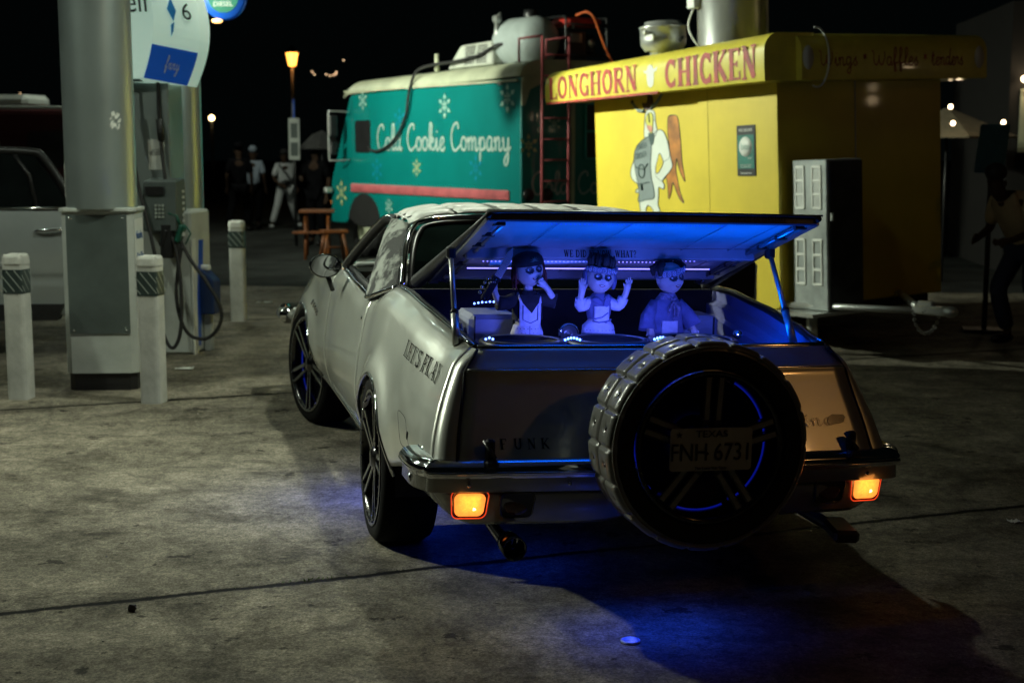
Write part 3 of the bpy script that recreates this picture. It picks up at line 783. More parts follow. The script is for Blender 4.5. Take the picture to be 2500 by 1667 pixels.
# ------------------------------------------------- lettering and marks on the left flank
def flank(s0, z0, size, slope):
    def fn(u, v, k=0):
        s = s0 - u * .0985; z = z0 - u * slope + v * size
        return side_pt(s, z, -1, .0085 + k * .00012)
    return fn
mb, wd = lettering("LET'S PLAY", SERIF, flank(.852, .921, .066, .0066), squeeze=1.0, gap=.05, wmul=.68)
mb.build("flank_lettering", mat("black_vinyl_letter", (.004, .004, .004), .9, spec=.05), car)
def outline(pts, r, name, m_, n=6, closed=True): return MB().tube(pts, r, n, closed=closed).build(name, m_, car)
fd = [(.72, .705), (.64, .708), (.565, .695), (.51, .65), (.452, .598), (.53, .592), (.61, .596), (.665, .65)]
outline([side_pt(SX, z, -1, .0005) for SX, z in [(p.x, p.y) for p in smooth_poly([(a, b, 0) for a, b in fd], 5, True)]], .0035, "fuel_door_seam", M_GAP)
MB().sphere(side_pt(.50, .645, -1, .003), (.005, .012, .018), 8, 6).build("fuel_door_notch", M_GAP, car)
sm_ = MB().prism(rrect(.075, .06, .008, 2), lambda u, v: side_pt(.25 + u, .625 + v, -1, .006), lambda u, v: side_pt(.25 + u, .625 + v, -1, -.01)).build("side_marker", M_CHROME, car)
MB().prism(rrect(.055, .035, .005, 2), lambda u, v: side_pt(.25 + u, .619 + v, -1, .009), lambda u, v: side_pt(.25 + u, .619 + v, -1, 0)).build("red_lens", mat("red_lens", (.25, .01, .01), .2), sm_)
cr_ = MB()
for i in range(5): cr_.tube([side_pt(4.02 - i * .05, .80 - .012 * i, -1, .004), side_pt(4.00 - i * .05, .83 - .012 * i, -1, .008)], .008, 6)
cr_.build("fender_emblem", M_CHROME, car)

# ------------------------------------------------- hood, cowl, nose, front bumper
def hood(u, v):
    s = 3.42 + u * 1.93; xe = lerp(belt_x, s); z = lerp(belt_z, s); x = (v * 2 - 1) * xe
    return (x, s, z + .055 * (1 - (abs(v * 2 - 1)) ** 2.2) + .02 * math.exp(-((abs(x) - .3) / .1) ** 2))
MB().grid(hood, 24, 30).build("hood", PAINT, car, solid=.01)
MB().grid(lambda u, v: ((v * 2 - 1) * lerp(belt_x, 5.35) * (1 + .22 * (1 - u) ** .5 * (u < 1)), 5.35 + .06 * math.sin(u * PI), .90 - .38 * (1 - u)), 10, 20).build("front_panel", PAINT, car)
fb = MB()
pts = [(-1.03, 5.15, .60), (-1.03, 5.36, .60), (-.9, 5.47, .60), (0, 5.52, .60), (.9, 5.47, .60), (1.03, 5.36, .60), (1.03, 5.15, .60)]
fb.tube(smooth_poly(pts, 5), .06, 10); fb.build("front_bumper", M_CHROME, car)
for sx in (-.62, .62): MB().lathe([(0, .03), (.08, .02), (.09, 0), (.09, -.05)], 20, (sx, 5.40, .78), 'Y').build("headlight", M_GLASS, car)

# ------------------------------------------------- tail: corner posts, tailgate, bumper, valance
def yt(z): return .012 + (z - .62) * .53
tgx = [(.60, .842), (.68, .83), (.95, .782), (1.035, .722)]
for sd in (-1, 1):
    def post(u, v):
        z = .60 + v * .432; xo = X(.07, z); xi = lerp(tgx, z); a = u * PI / 2
        ys = SH(.07, z); yi = yt(z) - .012
        return (sd * (xi + (xo - xi) * math.cos(a) ** .85), ys - (ys - yi) * math.sin(a) ** .9, z)
    MB().grid(post, 18, 20).build("corner_post", PAINT, car)
    MB().tube([(sd * (lerp(tgx, .60 + .43 * i / 10) + .001), yt(.60 + .43 * i / 10) - .012, .60 + .43 * i / 10) for i in range(11)], .006, 6).build("tailgate_seam", M_GAP, car)
def tg(u, v):
    z = .605 + v * .428; x = (u * 2 - 1) * (lerp(tgx, z) - .005); y = yt(z) - .012
    y -= .018 * math.exp(-((z - .958) / .012) ** 2) * .35
    if z > .958: y += (z - .958) * .35
    y -= .02 * (1 - (2 * u - 1) ** 2)
    return (x, y, z)
tgate = MB().grid(tg, 31, 40).build("tailgate", PAINT, car, solid=.02)
def tgp(x, z, off=0): 
    u = (x / (lerp(tgx, z) - .005) + 1) / 2; p = tg(u, (z - .605) / .428); return (x, p[1] - off, z)
MB().tube([tgp(-.776 + 1.552 * i / 20, .957, .003) for i in range(21)], .0035, 6).build("tailgate_crease_trim", M_CHROME, tgate)
MB().tube([tgp(-.72 + 1.44 * i / 20, 1.032, -.006) for i in range(21)], .012, 8).build("tailgate_top_trim", M_CHROME, tgate)
M_DKCHROME = mat("dark_chrome", (.10, .10, .10), .15, 1.0, var=.05)
for i, ch in enumerate("FUNK"):
    mb = MB()
    x0 = -.672 + i * .052; wd, st = SERIF[ch]
    lettering(ch, SERIF, lambda u, v, k: tgp(x0 + u * .042, .683 + v * .036, .0075 + k * .0002), mb, squeeze=1.0, wmul=.9)
    mb.build("tailgate_letter", M_CHROME, tgate)
mb, _ = lettering("amino", SCRIPT, lambda u, v, k: tgp(.44 + u * .085, .742 + v * .055, .0075 + k * .0002), squeeze=1.2)
mb.build("tailgate_script", M_DKCHROME, tgate)
MB().prism([(0, .0), (.01, .022), (.03, .03), (.075, .028), (.082, .02), (.072, .002), (.02, -.006)], lambda u, v: tgp(.66 + u, .75 + v, .009), lambda u, v: tgp(.66 + u, .75 + v, 0)).build("tailgate_emblem", M_DKCHROME, tgate)
for x in (-.718, .735):
    hg = MB().box((x, yt(.68) - .05, .685), (.035, .03, .085), bev=.008).box((x, yt(.64) - .055, .64), (.05, .05, .03), bev=.008).tube([(x - .02, yt(.7) - .05, .72), (x + .012, yt(.66) - .075, .66)], .009, 6)
    hg.build("tailgate_bracket", M_BLACK, car)

def bump_path(off=0, zz=.6):
    return [(-.985 - off, .30, zz), (-.98 - off, .12, zz), (-.945 - off * .8, .035, zz), (-.90, .0 - off, zz), (-.6, -.025 - off, zz), (0, -.045 - off, zz), (.6, -.025 - off, zz), (.90, .0 - off, zz), (.945 + off * .8, .035, zz), (.98 + off, .12, zz), (.985 + off, .30, zz)]
base = [Vector(p) for p in smooth_poly(bump_path(), 6)]
def sweep(prof_, name, m_, z0=0):
    vs = []; nb = len(prof_)
    for i, p in enumerate(base):
        a = base[max(0, i - 1)]; b = base[min(len(base) - 1, i + 1)]; t = (b - a).normalized(); nrm = Vector((t.y, -t.x, 0))
        for (o, z) in prof_: vs.append((p.x + nrm.x * o, p.y + nrm.y * o, z))
    fs = [(i * nb + j, (i + 1) * nb + j, (i + 1) * nb + j + 1, i * nb + j + 1) for i in range(len(base) - 1) for j in range(nb - 1)]
    return MB().add(vs, fs, True).build(name, m_, car)
M_BUMP = mat("bumper_grey_paint", (.22, .22, .20), .26, .45, var=.06, coat=.5)
sweep([(-.10, .648), (-.02, .650), (.008, .640), (.022, .622), (.024, .602), (.012, .585)], "bumper_top", M_CHROME)
sweep([(.012, .586), (.008, .58), (.010, .535), (-.004, .528)], "bumper_face", M_BUMP)
MB().tube([(p.x + (.0 if abs(p.x) < .9 else math.copysign(.02, p.x)), p.y - (.026 if abs(p.x) < .93 else 0), .606) for p in base], .006, 6).build("bumper_edge", M_CHROME, car)
for x in (-.80, -.42, .42, .80): MB().sphere((x, -.048 if abs(x) < .6 else -.03, .562), (.009, .006, .009), 10, 6).build("bumper_bolt", M_CHROME, car)
MB().sphere((-.992, .14, .560), (.006, .016, .016), 12, 8).build("bumper_bolt", M_CHROME, car)
# valance below the bumper, lower edge rising towards the sides
def val(u, v):
    x = (u * 2 - 1) * .955; ax = abs(x)
    zt_ = .53; zb_ = .395 + (.10 * ((ax - .78) / .175) ** 1.6 if ax > .78 else 0) + .035 * math.exp(-(x / .22) ** 4)
    z = zt_ + (zb_ - zt_) * v
    y = -.035 + .05 * (ax / .95) ** 2 + (.18 * ((ax - .86) / .095) ** 2 if ax > .86 else 0) + .05 * v * v
    return (x * (1 - .03 * v), y, z)
vln = MB().grid(val, 61, 10).build("valance", M_BUMP, car, solid=.01)
def valp(x, z, off=0):
    u = (x / .955 + 1) / 2; y = val(u, (.53 - z) / .135)[1]; return (x, y - off, z)
M_TAIL = mat("tail_lamp_lens", (.9, .35, .08), .25, emit=(1.0, .27, .04), estr=1.35, var=.2, scale=60)
M_TAILHOT = mat("tail_lamp_bulb", (1, .8, .4), .3, emit=(1, .62, .22), estr=6, var=.02)
M_DKRED = mat("dark_red_bezel", (.06, .006, .004), .2, coat=.8, var=.1)
M_REDRIM = mat("glowing_red_rim", (.5, .04, .01), .3, emit=(1, .07, .015), estr=.7, var=.02)
def lampshape(w, h, flip=1):
    o = rrect(w, h, .022, 5)
    return [((x if y > 0 else x * (1 + y * 2.6)) , y) for x, y in o]
def vlamp(x, z, lit):
    out_ = lampshape(.136, .108)
    sx = 1
    lp = MB().prism(out_, lambda u, v: valp(x + u * sx, z + v, .008), lambda u, v: valp(x + u * sx, z + v, -.03)).build("tail_lamp" if lit else "unlit_lamp", M_DKRED if lit else M_BLACK, car)
    if lit:
        MB().tube([Vector(valp(x + u, z + v, .010)) for u, v in lampshape(.140, .112)], .0020, 6, True).build("glowing_rim", M_REDRIM, lp)
        MB().grid(lambda u, v: (lambda a, r_: valp(x + a[0] * r_, z + a[1] * r_, .016 - .006 * r_ * r_ + .0012 * math.sin((x + a[0] * r_) * 900)))(lampshape(.116, .092)[int(u * 24) % 24], v), 24, 8, True, True).build("lens", M_TAIL, lp)
        MB().sphere(valp(x + .018, z - .012, .006), .011, 10, 8).build("bulb", M_TAILHOT, lp)
        MB().sphere(valp(x - .016, z + .012, .006), .008, 10, 8).build("bulb", M_TAILHOT, lp)
        area("tail_lamp_light", (x, valp(x, z)[1] - .03, z), .08, .08, (1, .33, .06), (R(90), 0, 0), parent=car)
    else:
        MB().tube([Vector(valp(x + u, z + v, .010)) for u, v in lampshape(.13, .10)], .003, 6, True).build("bezel", M_DKCHROME, lp)
        MB().sphere(valp(x, z, .0), (.05, .006, .038), 14, 8).build("lens", M_DKRED, lp)
vlamp(-.790, .480, True); vlamp(-.612, .476, False); vlamp(.651, .492, False); vlamp(.814, .497, True)
for x, dx, l in ((-.655, .02, .0), (.66, .10, 0)):
    ex = MB()
    a = Vector((x - dx * .3, .45, .37)); b = Vector((x + dx * .5, .02, .325)); 
    ex.tube([a, b], [.024, .026], 12, caps=False)
    if dx < .05: ex.lathe([(.03, 0), (.042, -.03), (.046, -.14), (.041, -.14), (.036, -.02)], 20, (x + .02, .05, .33), 'Y')
    else: ex.box((x + .05, .0, .33), (.10, .24, .05), Matrix.Rotation(R(-12), 3, 'Z'), bev=.012)
    ex.build("exhaust_tip", M_DKCHROME if dx < .05 else M_BLACK, car)
# floor pan, frame, axle: the dark underside
un = MB().box((0, 2.65, .44), (1.5, 4.7, .06)).box((0, 1.317, .37), (1.5, .09, .09)).box((0, .5, .42), (1.1, .06, .10)).box((-.45, 2.7, .40), (.1, 4.0, .1)).box((.45, 2.7, .40), (.1, 4.0, .1))
un.build("chassis", M_BLACK, car)

# ------------------------------------------------- wheels
M_RIM = mat("rim_grey_alloy", (.22, .23, .22), .25, .9, var=.05)
M_RIMBLK = mat("rim_black", (.006, .006, .007), .2, .1, var=.1, coat=.4)
M_TYRE = mat("road_tyre", (.003, .003, .003), .85, spec=.12)
def wheel(Rt, wdt, rim, name):
    """outer face towards -x, centre at origin"""
    wt = empty(name); h = wdt / 2
    MB().lathe([(rim, -h + .01), (rim + .01, -h), (Rt - .03, -h - .004), (Rt - .008, -h + .015), (Rt, -h + .04), (Rt, h - .04), (Rt - .02, h), (rim, h)], 64, axis='X').build("tyre", M_TYRE, wt)
    MB().lathe([(rim + .003, -h - .003), (rim - .012, -h - .006), (rim - .018, -h + .02), (rim - .03, -h + .10), (rim - .03, h - .03)], 64, axis='X').build("rim_lip", M_RIMBLK, wt)
    MB().lathe([(rim + .006, -h - .005), (rim - .002, -h - .008), (rim - .008, -h - .002)], 64, axis='X').build("rim_ring", M_RIM, wt)
    MB().lathe([(0, -h + .12), (rim - .03, -h + .12)], 40, axis='X').build("rim_back", M_GAP, wt)
    hb = MB().lathe([(0, -h - .005), (.035, -h - .004), (.05, -h + .01), (.075, -h + .03), (.08, -h + .12)], 30, axis='X'); hb.build("hub_cap", M_RIMBLK, wt)
    sp = MB(); ed = MB()
    for k in range(5):
        a = PI / 2 + 2 * PI * k / 5
        ca, sa = math.cos(a), math.sin(a)
        for o in (-1, 1):
            def bar(r0, r1, w0, w1, x0, x1, th, mbb):
                vs = []
                for (r_, w_, xx) in ((r0, w0, x0), (r1, w1, x1)):
                    for (dx, dw) in ((0, -th), (0, th), (.03, th), (.03, -th)):
                        q = o * w_ + dw
                        vs.append((xx + dx, r_ * ca - q * sa, r_ * sa + q * ca))
                mbb.add(vs, [(0, 1, 2, 3), (7, 6, 5, 4), (0, 4, 5, 1), (1, 5, 6, 2), (2, 6, 7, 3), (3, 7, 4, 0)])
            bar(.05, rim - .012, .018, .036, -h + .012, -h - .0, .013, sp)
            bar(.09, rim - .016, .018, .036, -h + .009, -h - .004, .0075, ed)
    sp.build("spoke", M_RIMBLK, wt); ed.build("spoke_edge", M_RIM, wt)
    b = MB()
    for k in range(30):
        a = 2 * PI * k / 30; b.sphere((-h - .008, (rim - .014) * math.cos(a), (rim - .014) * math.sin(a)), .0045, 6, 4)
    b.build("rim_bolts", M_CHROME, wt)
    # glowing ring behind the spokes
    MB().tube([(-h + .06, (rim - .045) * math.cos(2 * PI * k / 48), (rim - .045) * math.sin(2 * PI * k / 48)) for k in range(48)], .004, 5, True).build("blue_light_ring", M_LEDDIM, wt)
    return wt
RT = .385
w0 = wheel(RT, .25, .305, "wheel"); w0.parent = car; w0.location = (-.845, 1.317, RT + .0); w0.rotation_euler = (R(14), 0, 0)
w1 = copy_tree(w0, car); w1.location = (-.86, 4.263, RT + .0); w1.rotation_euler = (R(30), 0, R(14))
w2 = copy_tree(w0, car); w2.location = (.845, 1.317, RT + .045); w2.rotation_euler = (R(8), 0, R(180))
w3 = copy_tree(w0, car); w3.location = (.86, 4.263, RT + .045); w3.rotation_euler = (R(8), 0, R(194))

# ------------------------------------------------- spare wheel on the tailgate with its padded cover
spare = empty("spare_wheel", (-.018, -.30, .762)); spare.parent = car
SR = .378
def tread(u, v):
    a = 2 * PI * u; 
    nseg = 18; f = (u * nseg) % 1; d = min(f, 1 - f) / nseg * 2 * PI * SR       # distance to cross seam
    yv = (v - .5) * .27 + .01
    e = abs(v - .5) * .25; d2 = e; d3 = .125 - e
    g_ = 0
    for dd in (d, d2, max(0, d3)): g_ += math.exp(-(dd / .0085) ** 2) * .0125
    g_ = min(g_, .0135)
    # button dimples
    db = math.hypot((f - .5) / nseg * 2 * PI * SR, e - .062); g_ += .010 * math.exp(-(db / .016) ** 2)
    edge = .020 * max(0, (e - .09) / .035) ** 2.2
    return ((SR - g_ - edge) * math.cos(a), yv, (SR - g_ - edge) * math.sin(a))
mat("black_button", (.01, .01, .011), .15, coat=.6)
cv = MB().grid(tread, 18 * 32, 45, True, True).build("padded_cover", M_GREYLEATHER, spare)
b = MB(); s_ = MB()
for k in range(18):
    a = 2 * PI * (k + .5) / 18
    for e in (-.055, .075): MB().sphere(((SR - .014) * math.cos(a), e, (SR - .014) * math.sin(a)), .0115, 10, 8).build("cover_button", MATS["black_button"], cv)
    a = 2 * PI * k / 18
    for da in (-.008, .008):
        s_.tube([((SR - .0115) * math.cos(a + da / SR), y_, (SR - .010) * math.sin(a + da / SR)) for y_ in (-.115, -.06, 0, .06, .115)], .0016, 5)
for yy_ in (.006, .014): s_.tube([((SR - .0115) * math.cos(2 * PI * k / 90), yy_, (SR - .0115) * math.sin(2 * PI * k / 90)) for k in range(90)], .0016, 5, True)
s_.build("cover_seam", mat("dark_stitching", (.03, .03, .028), .6), cv)
MB().tube([((SR - .020) * math.cos(2 * PI * k / 72), -.121, (SR - .020) * math.sin(2 * PI * k / 72)) for k in range(72)], .004, 6, True).build("cover_piping", M_GREYLEATHER, cv)
MB().lathe([(SR - .03, -.122), (SR - .05, -.128), (.30, -.124), (.275, -.10), (.27, .12), (SR - .03, .122)], 72, axis='Y').build("tyre", mat("dull_black_rubber", (.004, .004, .004), .8, spec=.25), spare)
MB().lathe([(.275, -.118), (.262, -.124), (.255, -.10), (.245, .0), (.245, .1)], 64, axis='Y').build("rim_lip", M_RIMBLK, spare)
MB().lathe([(0, .06), (.245, .06)], 40, axis='Y').build("rim_back", M_GAP, spare)
for a0, a1 in ((118, 152), (170, 195), (196, 222), (250, 292), (305, 372), (20, 60)):
    MB().tube([(.246 * math.cos(R(a0 + (a1 - a0) * i / 14)), -.02, .246 * math.sin(R(a0 + (a1 - a0) * i / 14))) for i in range(15)], .0040, 6).build("blue_light_arc", M_ARC, spare)
b = MB()
for k in range(40):
    a = 2 * PI * k / 40; b.sphere((.266 * math.cos(a), -.124, .266 * math.sin(a)), .0042, 6, 4)
b.build("rim_bolts", M_DKCHROME, spare)
MB().lathe([(0, -.135), (.05, -.132), (.085, -.12), (.09, .05)], 30, axis='Y').build("hub_cap", M_RIMBLK, spare)
sp, ed = MB(), MB()
for k in range(5):
    a = PI / 2 - .04 + 2 * PI * k / 5; ca, sa = math.cos(a), math.sin(a)
    for o in (-1, 1):
        for (mbb, th, r0, r1, yy, dep) in ((sp, .014, .06, .252, -.118, .03), (ed, .0085, .10, .25, -.1205, .004)):
            vs = []
            for (r_, w_) in ((r0, .022), (r1, .024)):
                for (dy, dw) in ((0, -th), (0, th), (dep, th), (dep, -th)):
                    q = o * w_ + dw; vs.append((r_ * ca - q * sa, yy + dy, r_ * sa + q * ca))
            mbb.add(vs, [(0, 1, 2, 3), (7, 6, 5, 4), (0, 4, 5, 1), (1, 5, 6, 2), (2, 6, 7, 3), (3, 7, 4, 0)])
sp.build("spoke", M_RIMBLK, spare); ed.build("spoke_edge", mat("satin_grey_spoke", (.22, .22, .20), .4, .4), spare)
M_PLATE = mat("licence_plate_white", (.30, .30, .27), .4, var=.06)
pl = MB().prism(rrect(.305, .152, .012, 3), lambda u, v: (u, -.142, v), lambda u, v: (u, -.138, v)).build("licence_plate", M_PLATE, spare)
pl.location = (-.005, 0, .0)
block_text("FNH 6731", "plate_number", .088, M_INK, pl, frame_mtx((0, -.1445, -.012), (1, 0, 0), (0, 0, 1)), sx=.82)
MB().prism([(-.008, -.006), (-.002, .008), (.004, .004), (.01, -.002), (.002, -.01)], lambda u, v: (u - .018, -.1445, v - .012), lambda u, v: (u - .018, -.143, v - .012)).build("state_mark", M_INK, pl)
block_text("TEXAS", "plate_state", .034, M_INK, pl, frame_mtx((0, -.1445, .055), (1, 0, 0), (0, 0, 1)), sx=1.2)
block_text("The Lone Star State", "plate_motto", .015, M_INK, pl, frame_mtx((0, -.1445, -.066), (1, 0, 0), (0, 0, 1)))
st = [(.013 * (1 if i % 2 == 0 else .42) * math.sin(2 * PI * i / 10), .013 * (1 if i % 2 == 0 else .42) * math.cos(2 * PI * i / 10)) for i in range(10)]
MB().prism(st, lambda u, v: (u - .12, -.1445, v + .053), lambda u, v: (u - .12, -.143, v + .053)).build("plate_star", M_INK, pl)
MB().box((0, .22, 0), (.10, .22, .10)).build("spare_carrier", M_BLACK, spare)

# ------------------------------------------------- cab
# roof: crown with tufted pads
def roof(u, v, puff=True):
    y = 2.12 + v * .66; hw = .690 - .03 * abs(v - .4); x = (u * 2 - 1) * hw
    e = abs(u * 2 - 1)
    z = 1.408 + .062 * (1 - e ** 5) - .03 * max(0, v - .75) * 4 * .3 + .012 * math.sin(PI * v)
    if puff:
        fx = (abs(x) * 4.6) % 1; fy = (v * 4) % 1
        dx = min(fx, 1 - fx) / 4.6; dy = min(fy, 1 - fy) * .19
        z += .024 - .024 * min(1, math.exp(-(dx / .020) ** 2) + math.exp(-(dy / .018) ** 2))
        z -= .014 * math.exp(-((fx - .5) ** 2 * .047 + (fy - .5) ** 2 * .036) / .0005)
    return (x, y, z)
rf = MB().grid(lambda u, v: roof(u, v), 131, 66).build("padded_roof", M_LEATHER, car, solid=.03)
b = MB()
for i in range(-3, 4):
    for j in range(4):
        if i == 0: continue
        xx = math.copysign((abs(i) - .5) / 4.6, i); vv = (j + .5) / 4; p = roof((xx / (.690 - .03 * abs(vv - .4)) + 1) / 2, vv)
        b.sphere((p[0], p[1], p[2] + .003), (.012, .012, .006), 10, 6)
b.build("roof_button", MATS["black_button"], rf)
M_SEAM = mat("dark_seam", (.008, .009, .008), .8, spec=.1)
b = MB()
for k in range(-2, 3):
    b.tube([(lambda p: (p[0], p[1], p[2] + .002))(roof((k / 4.6 / (.690 - .03 * abs(v_ / 20 - .4)) + 1) / 2, v_ / 20)) for v_ in range(21)], .008, 5)
for k in range(1, 4):
    b.tube([(lambda p: (p[0], p[1], p[2] + .002))(roof(u_ / 60, k / 4)) for u_ in range(1, 60)], .008, 5)
b.build("roof_seam", M_SEAM, rf)
# hide covered centre strip
MB().grid(lambda u, v: (lambda p: (p[0], p[1], p[2] + .020))(roof(.30 + u * .46, v, False)), 20, 16).build("roof_hide_panel", mat("dark_cowhide", (.10, .11, .10), .75, col2=(.012, .014, .013), scale=5, bump=.6, bscale=150), rf)
A_ = [Vector(p) for p in [(.690, 2.50, 1.400), (.735, 2.44, 1.345), (.790, 2.34, 1.22), (.835, 2.25, 1.12), (.868, 2.19, 1.035)]]
D_ = [Vector(p) for p in [(.654, 2.20, 1.408), (.70, 2.05, 1.352), (.745, 1.90, 1.282), (.775, 1.79, 1.21), (.796, 1.69, 1.132)]]
for sd in (-1, 1):
    def sail(u, v):
        k = min(3.999, v * 4); i = int(k); t = k - i
        a = A_[i].lerp(A_[i + 1], t); d = D_[i].lerp(D_[i + 1], t)
        p = a.lerp(d, u)
        bul = math.sin(PI * min(1, u * 1.02)) ** .7 * (.045 + .015 * v)
        p.x += bul; p.z += (.02 * math.sin(PI * u) * (1 - v)) - .022 * math.sin(PI * u) * v
        return (sd * p.x, p.y, p.z)
    sl = MB().grid(sail, 18, 26).build("sail_panel", M_HIDE, car, solid=.02)
    MB().tube([sail(i / 14, 1.0) for i in range(15)], .011, 8).build("sail_base_trim", M_CHROME, sl)
    MB().tube([sail(0, i / 14) for i in range(15)], .009, 8).build("sail_edge_trim", M_CHROME, sl)
    # door sill moulding
    MB().tube([(sd * (X(s, lerp(belt_z, s)) + .0), s, lerp(belt_z, s) + .004) for s in [2.18 + i * .08 for i in range(14)]], .015, 8).build("sill_moulding", M_CHROME, car)
    MB().tube([(sd * (X(s, lerp(belt_z, s)) - .035), s, lerp(belt_z, s) + .012) for s in [2.18 + i * .08 for i in range(14)]], .018, 8).build("window_felt", M_BLACK, car)
    # A pillar and roof rail
    ap = smooth_poly([(sd * .845, 3.30, 1.10), (sd * .79, 3.10, 1.22), (sd * .70, 2.80, 1.385), (sd * .682, 2.62, 1.41), (sd * .688, 2.50, 1.402)], 5)
    MB().tube(ap, .026, 8).build("a_pillar", M_BLACK, car)
    MB().tube([(p.x + sd * .02, p.y + .012, p.z + .012) for p in ap], .008, 6).build("pillar_trim", M_CHROME, car)
# windscreen
ws = MB().grid(lambda u, v: ((u * 2 - 1) * (.80 - .15 * v), 3.42 - .62 * v + .10 * (1 - (2 * u - 1) ** 2) * (1 - v * .4), 1.085 + .315 * v), 14, 8).build("windscreen", M_GLASS, car)
MB().tube([(x, 3.36 + .03 * (1 - (x / .8) ** 2), 1.105) for x in (-.78, -.4, 0, .4, .78)], .018, 6).build("windscreen_base_trim", M_SILL, car)
s_ = MB().add([(-.62, 3.325, 1.165), (-.49, 3.335, 1.17), (-.475, 3.30, 1.195), (-.60, 3.29, 1.19)], [(0, 1, 2, 3)]).build("windscreen_sticker", M_PRINTB, ws)
MB().add([(-.60, 3.318, 1.1695), (-.505, 3.326, 1.1745), (-.495, 3.303, 1.190), (-.59, 3.296, 1.1865)], [(0, 1, 2, 3)]).build("sticker_label", M_PAPER, s_)
# dash, wheel, seat
MB().box((0, 3.18, .98), (1.5, .32, .16), bev=.05).build("dashboard", M_VINYL, car)
MB().box((-.38, 3.01, 1.0), (.28, .02, .09)).build("dash_display", mat("dim_display", (.02, .03, .08), .3, emit=(.02, .07, .35), estr=.5), car)
swl = MB().tube([(-.38 + .18 * math.cos(2 * PI * k / 28), 2.86 - .07 * math.sin(2 * PI * k / 28), 1.0 + .165 * math.sin(2 * PI * k / 28)) for k in range(28)], .014, 8, True)
swl.tube([(-.38, 2.86, 1.0), (-.38, 3.1, .95)], .03).build("steering_wheel", M_VINYL, car)
MB().box((0, 2.3, .84), (1.4, .5, .2), bev=.06).box((0, 1.98, 1.0), (1.4, .16, .42), bev=.06).build("bench_seat", M_VINYL, car)
MB().box((0, 2.55, .62), (1.6, 1.8, .04)).build("cab_floor", M_FLOOR, car)
# rear window
RW = [Vector(p) for p in smooth_poly([(-.782, 1.655, 1.138), (-.760, 1.75, 1.245), (-.730, 1.86, 1.328), (-.685, 1.98, 1.392), (-.61, 2.08, 1.428), (-.40, 2.12, 1.447), (0, 2.125, 1.455), (.40, 2.12, 1.447), (.61, 2.08, 1.428), (.685, 1.98, 1.392), (.730, 1.86, 1.328), (.760, 1.75, 1.245), (.782, 1.655, 1.138)], 4)]
rw = MB().tube(RW, .015, 8).build("rear_window_frame", M_CHROME, car)
MB().tube([(p.x * .955, p.y - .012, p.z - .022) for p in RW], .014, 8).build("rear_window_seal", M_BLACK, rw)
vs = [(p.x * .95, p.y + .01, p.z - .02) for p in RW]; MB().add(vs, [tuple(range(len(vs)))]).build("rear_window_glass", mat("rear_glass", (.005, .009, .008), .7, spec=0), rw)

# ------------------------------------------------- bed
rail = {}
for sd in (-1, 1):
    ss = [.27 + i * (1.36 / 16) for i in range(17)]
    MB().tube([(sd * (lerp(belt_x, s) - .004), s, lerp(belt_z, s) + .002) for s in ss], .010, 8).build("bed_rail_trim", M_CHROME, car)
    MB().tube([(sd * (lerp(belt_x, s) - .022), s, lerp(belt_z, s) - .003) for s in ss], .013, 8).build("bed_rail_seal", M_BLACK, car)
    def inner(u, v):
        s = .27 + u * 1.35; z = lerp(belt_z, s) - .01 - v * .45
        st = .03 if v < .12 else (.065 if v < .25 else .085)
        return (sd * (lerp(belt_x, s) - st - .01 * math.sin(v * 9)), s, z)
    MB().grid(inner, 20, 30, False).build("bed_inner_side", M_BED, car)
MB().box((0, .95, .64), (1.5, 1.36, .02)).build("bed_floor", M_FLOOR, car)
MB().box((0, 1.60, .88), (1.52, .03, .5)).build("bed_bulkhead", M_FLOOR, car)
MB().grid(lambda u, v: ((u * 2 - 1) * .72, .25 + .03 * (1 - v), 1.02 - v * .4), 4, 3).build("tailgate_inner", M_BED, car)
# speaker deck with three subwoofers lying face up just inside the tailgate
deck = MB().box((0, .50, .965), (1.36, .40, .03), bev=.008).build("speaker_deck", M_VINYL, car)
for i, x in enumerate((-.485, -.125, .255)):
    sw_ = MB().lathe([(.175, 0), (.178, .016), (.166, .028), (.152, .026), (.146, .012), (.12, .004), (.05, -.03), (.0, -.022)], 44).build("subwoofer", M_VINYL, car, loc=(x, .47, 1.008))
    MB().lathe([(.150, .0265), (.146, .030), (.140, .026)], 44).build("cone_ring", M_GREYLEATHER, sw_)
MB().box((-.03, .86, .79), (.95, .28, .28), bev=.01).build("doll_riser", M_FLOOR, car)
# speaker boxes at the sides
def spk_box(x, y, z, w_, d_, h_, nm="speaker_box"):
    t = MB().box((x, y, z), (w_, d_, h_), bev=.02).build(nm, mat("blue_grey_box_vinyl", (.30, .32, .40), .45, var=.06, bump=.2, bscale=120), car)
    MB().box((x + w_ * .36, y - d_ / 2 - .002, z), (.008, .006, h_ * .94)).box((x - w_ * .40, y - d_ / 2 - .002, z), (.006, .006, h_ * .94)).build("box_seam", M_VINYL, t)
    return t
def horn(x, y, z, r_, axis='Y', flip=1):
    h_ = MB().lathe([(r_, .0), (r_ * 1.02, -.012 * flip), (r_ * .86, -.022 * flip), (r_ * .80, -.012 * flip)], 30, (x, y, z), axis).build("speaker_ring", M_CHROME, car)
    MB().lathe([(r_ * .82, -.010 * flip), (r_ * .5, .01 * flip), (r_ * .2, .012 * flip), (r_ * .12, -.006 * flip), (0, -.012 * flip)], 30, (x, y, z), axis).build("cone", M_STEEL, h_)
bx = spk_box(-.50, 1.05, .985, .225, .30, .20)
horn(-.63, 1.0, .985, .055, 'X'); horn(-.372, 1.0, .985, .055, 'X', -1)
horn(-.135, 1.03, .985, .048)
spk_box(.52, 1.25, .96, .20, .24, .18)
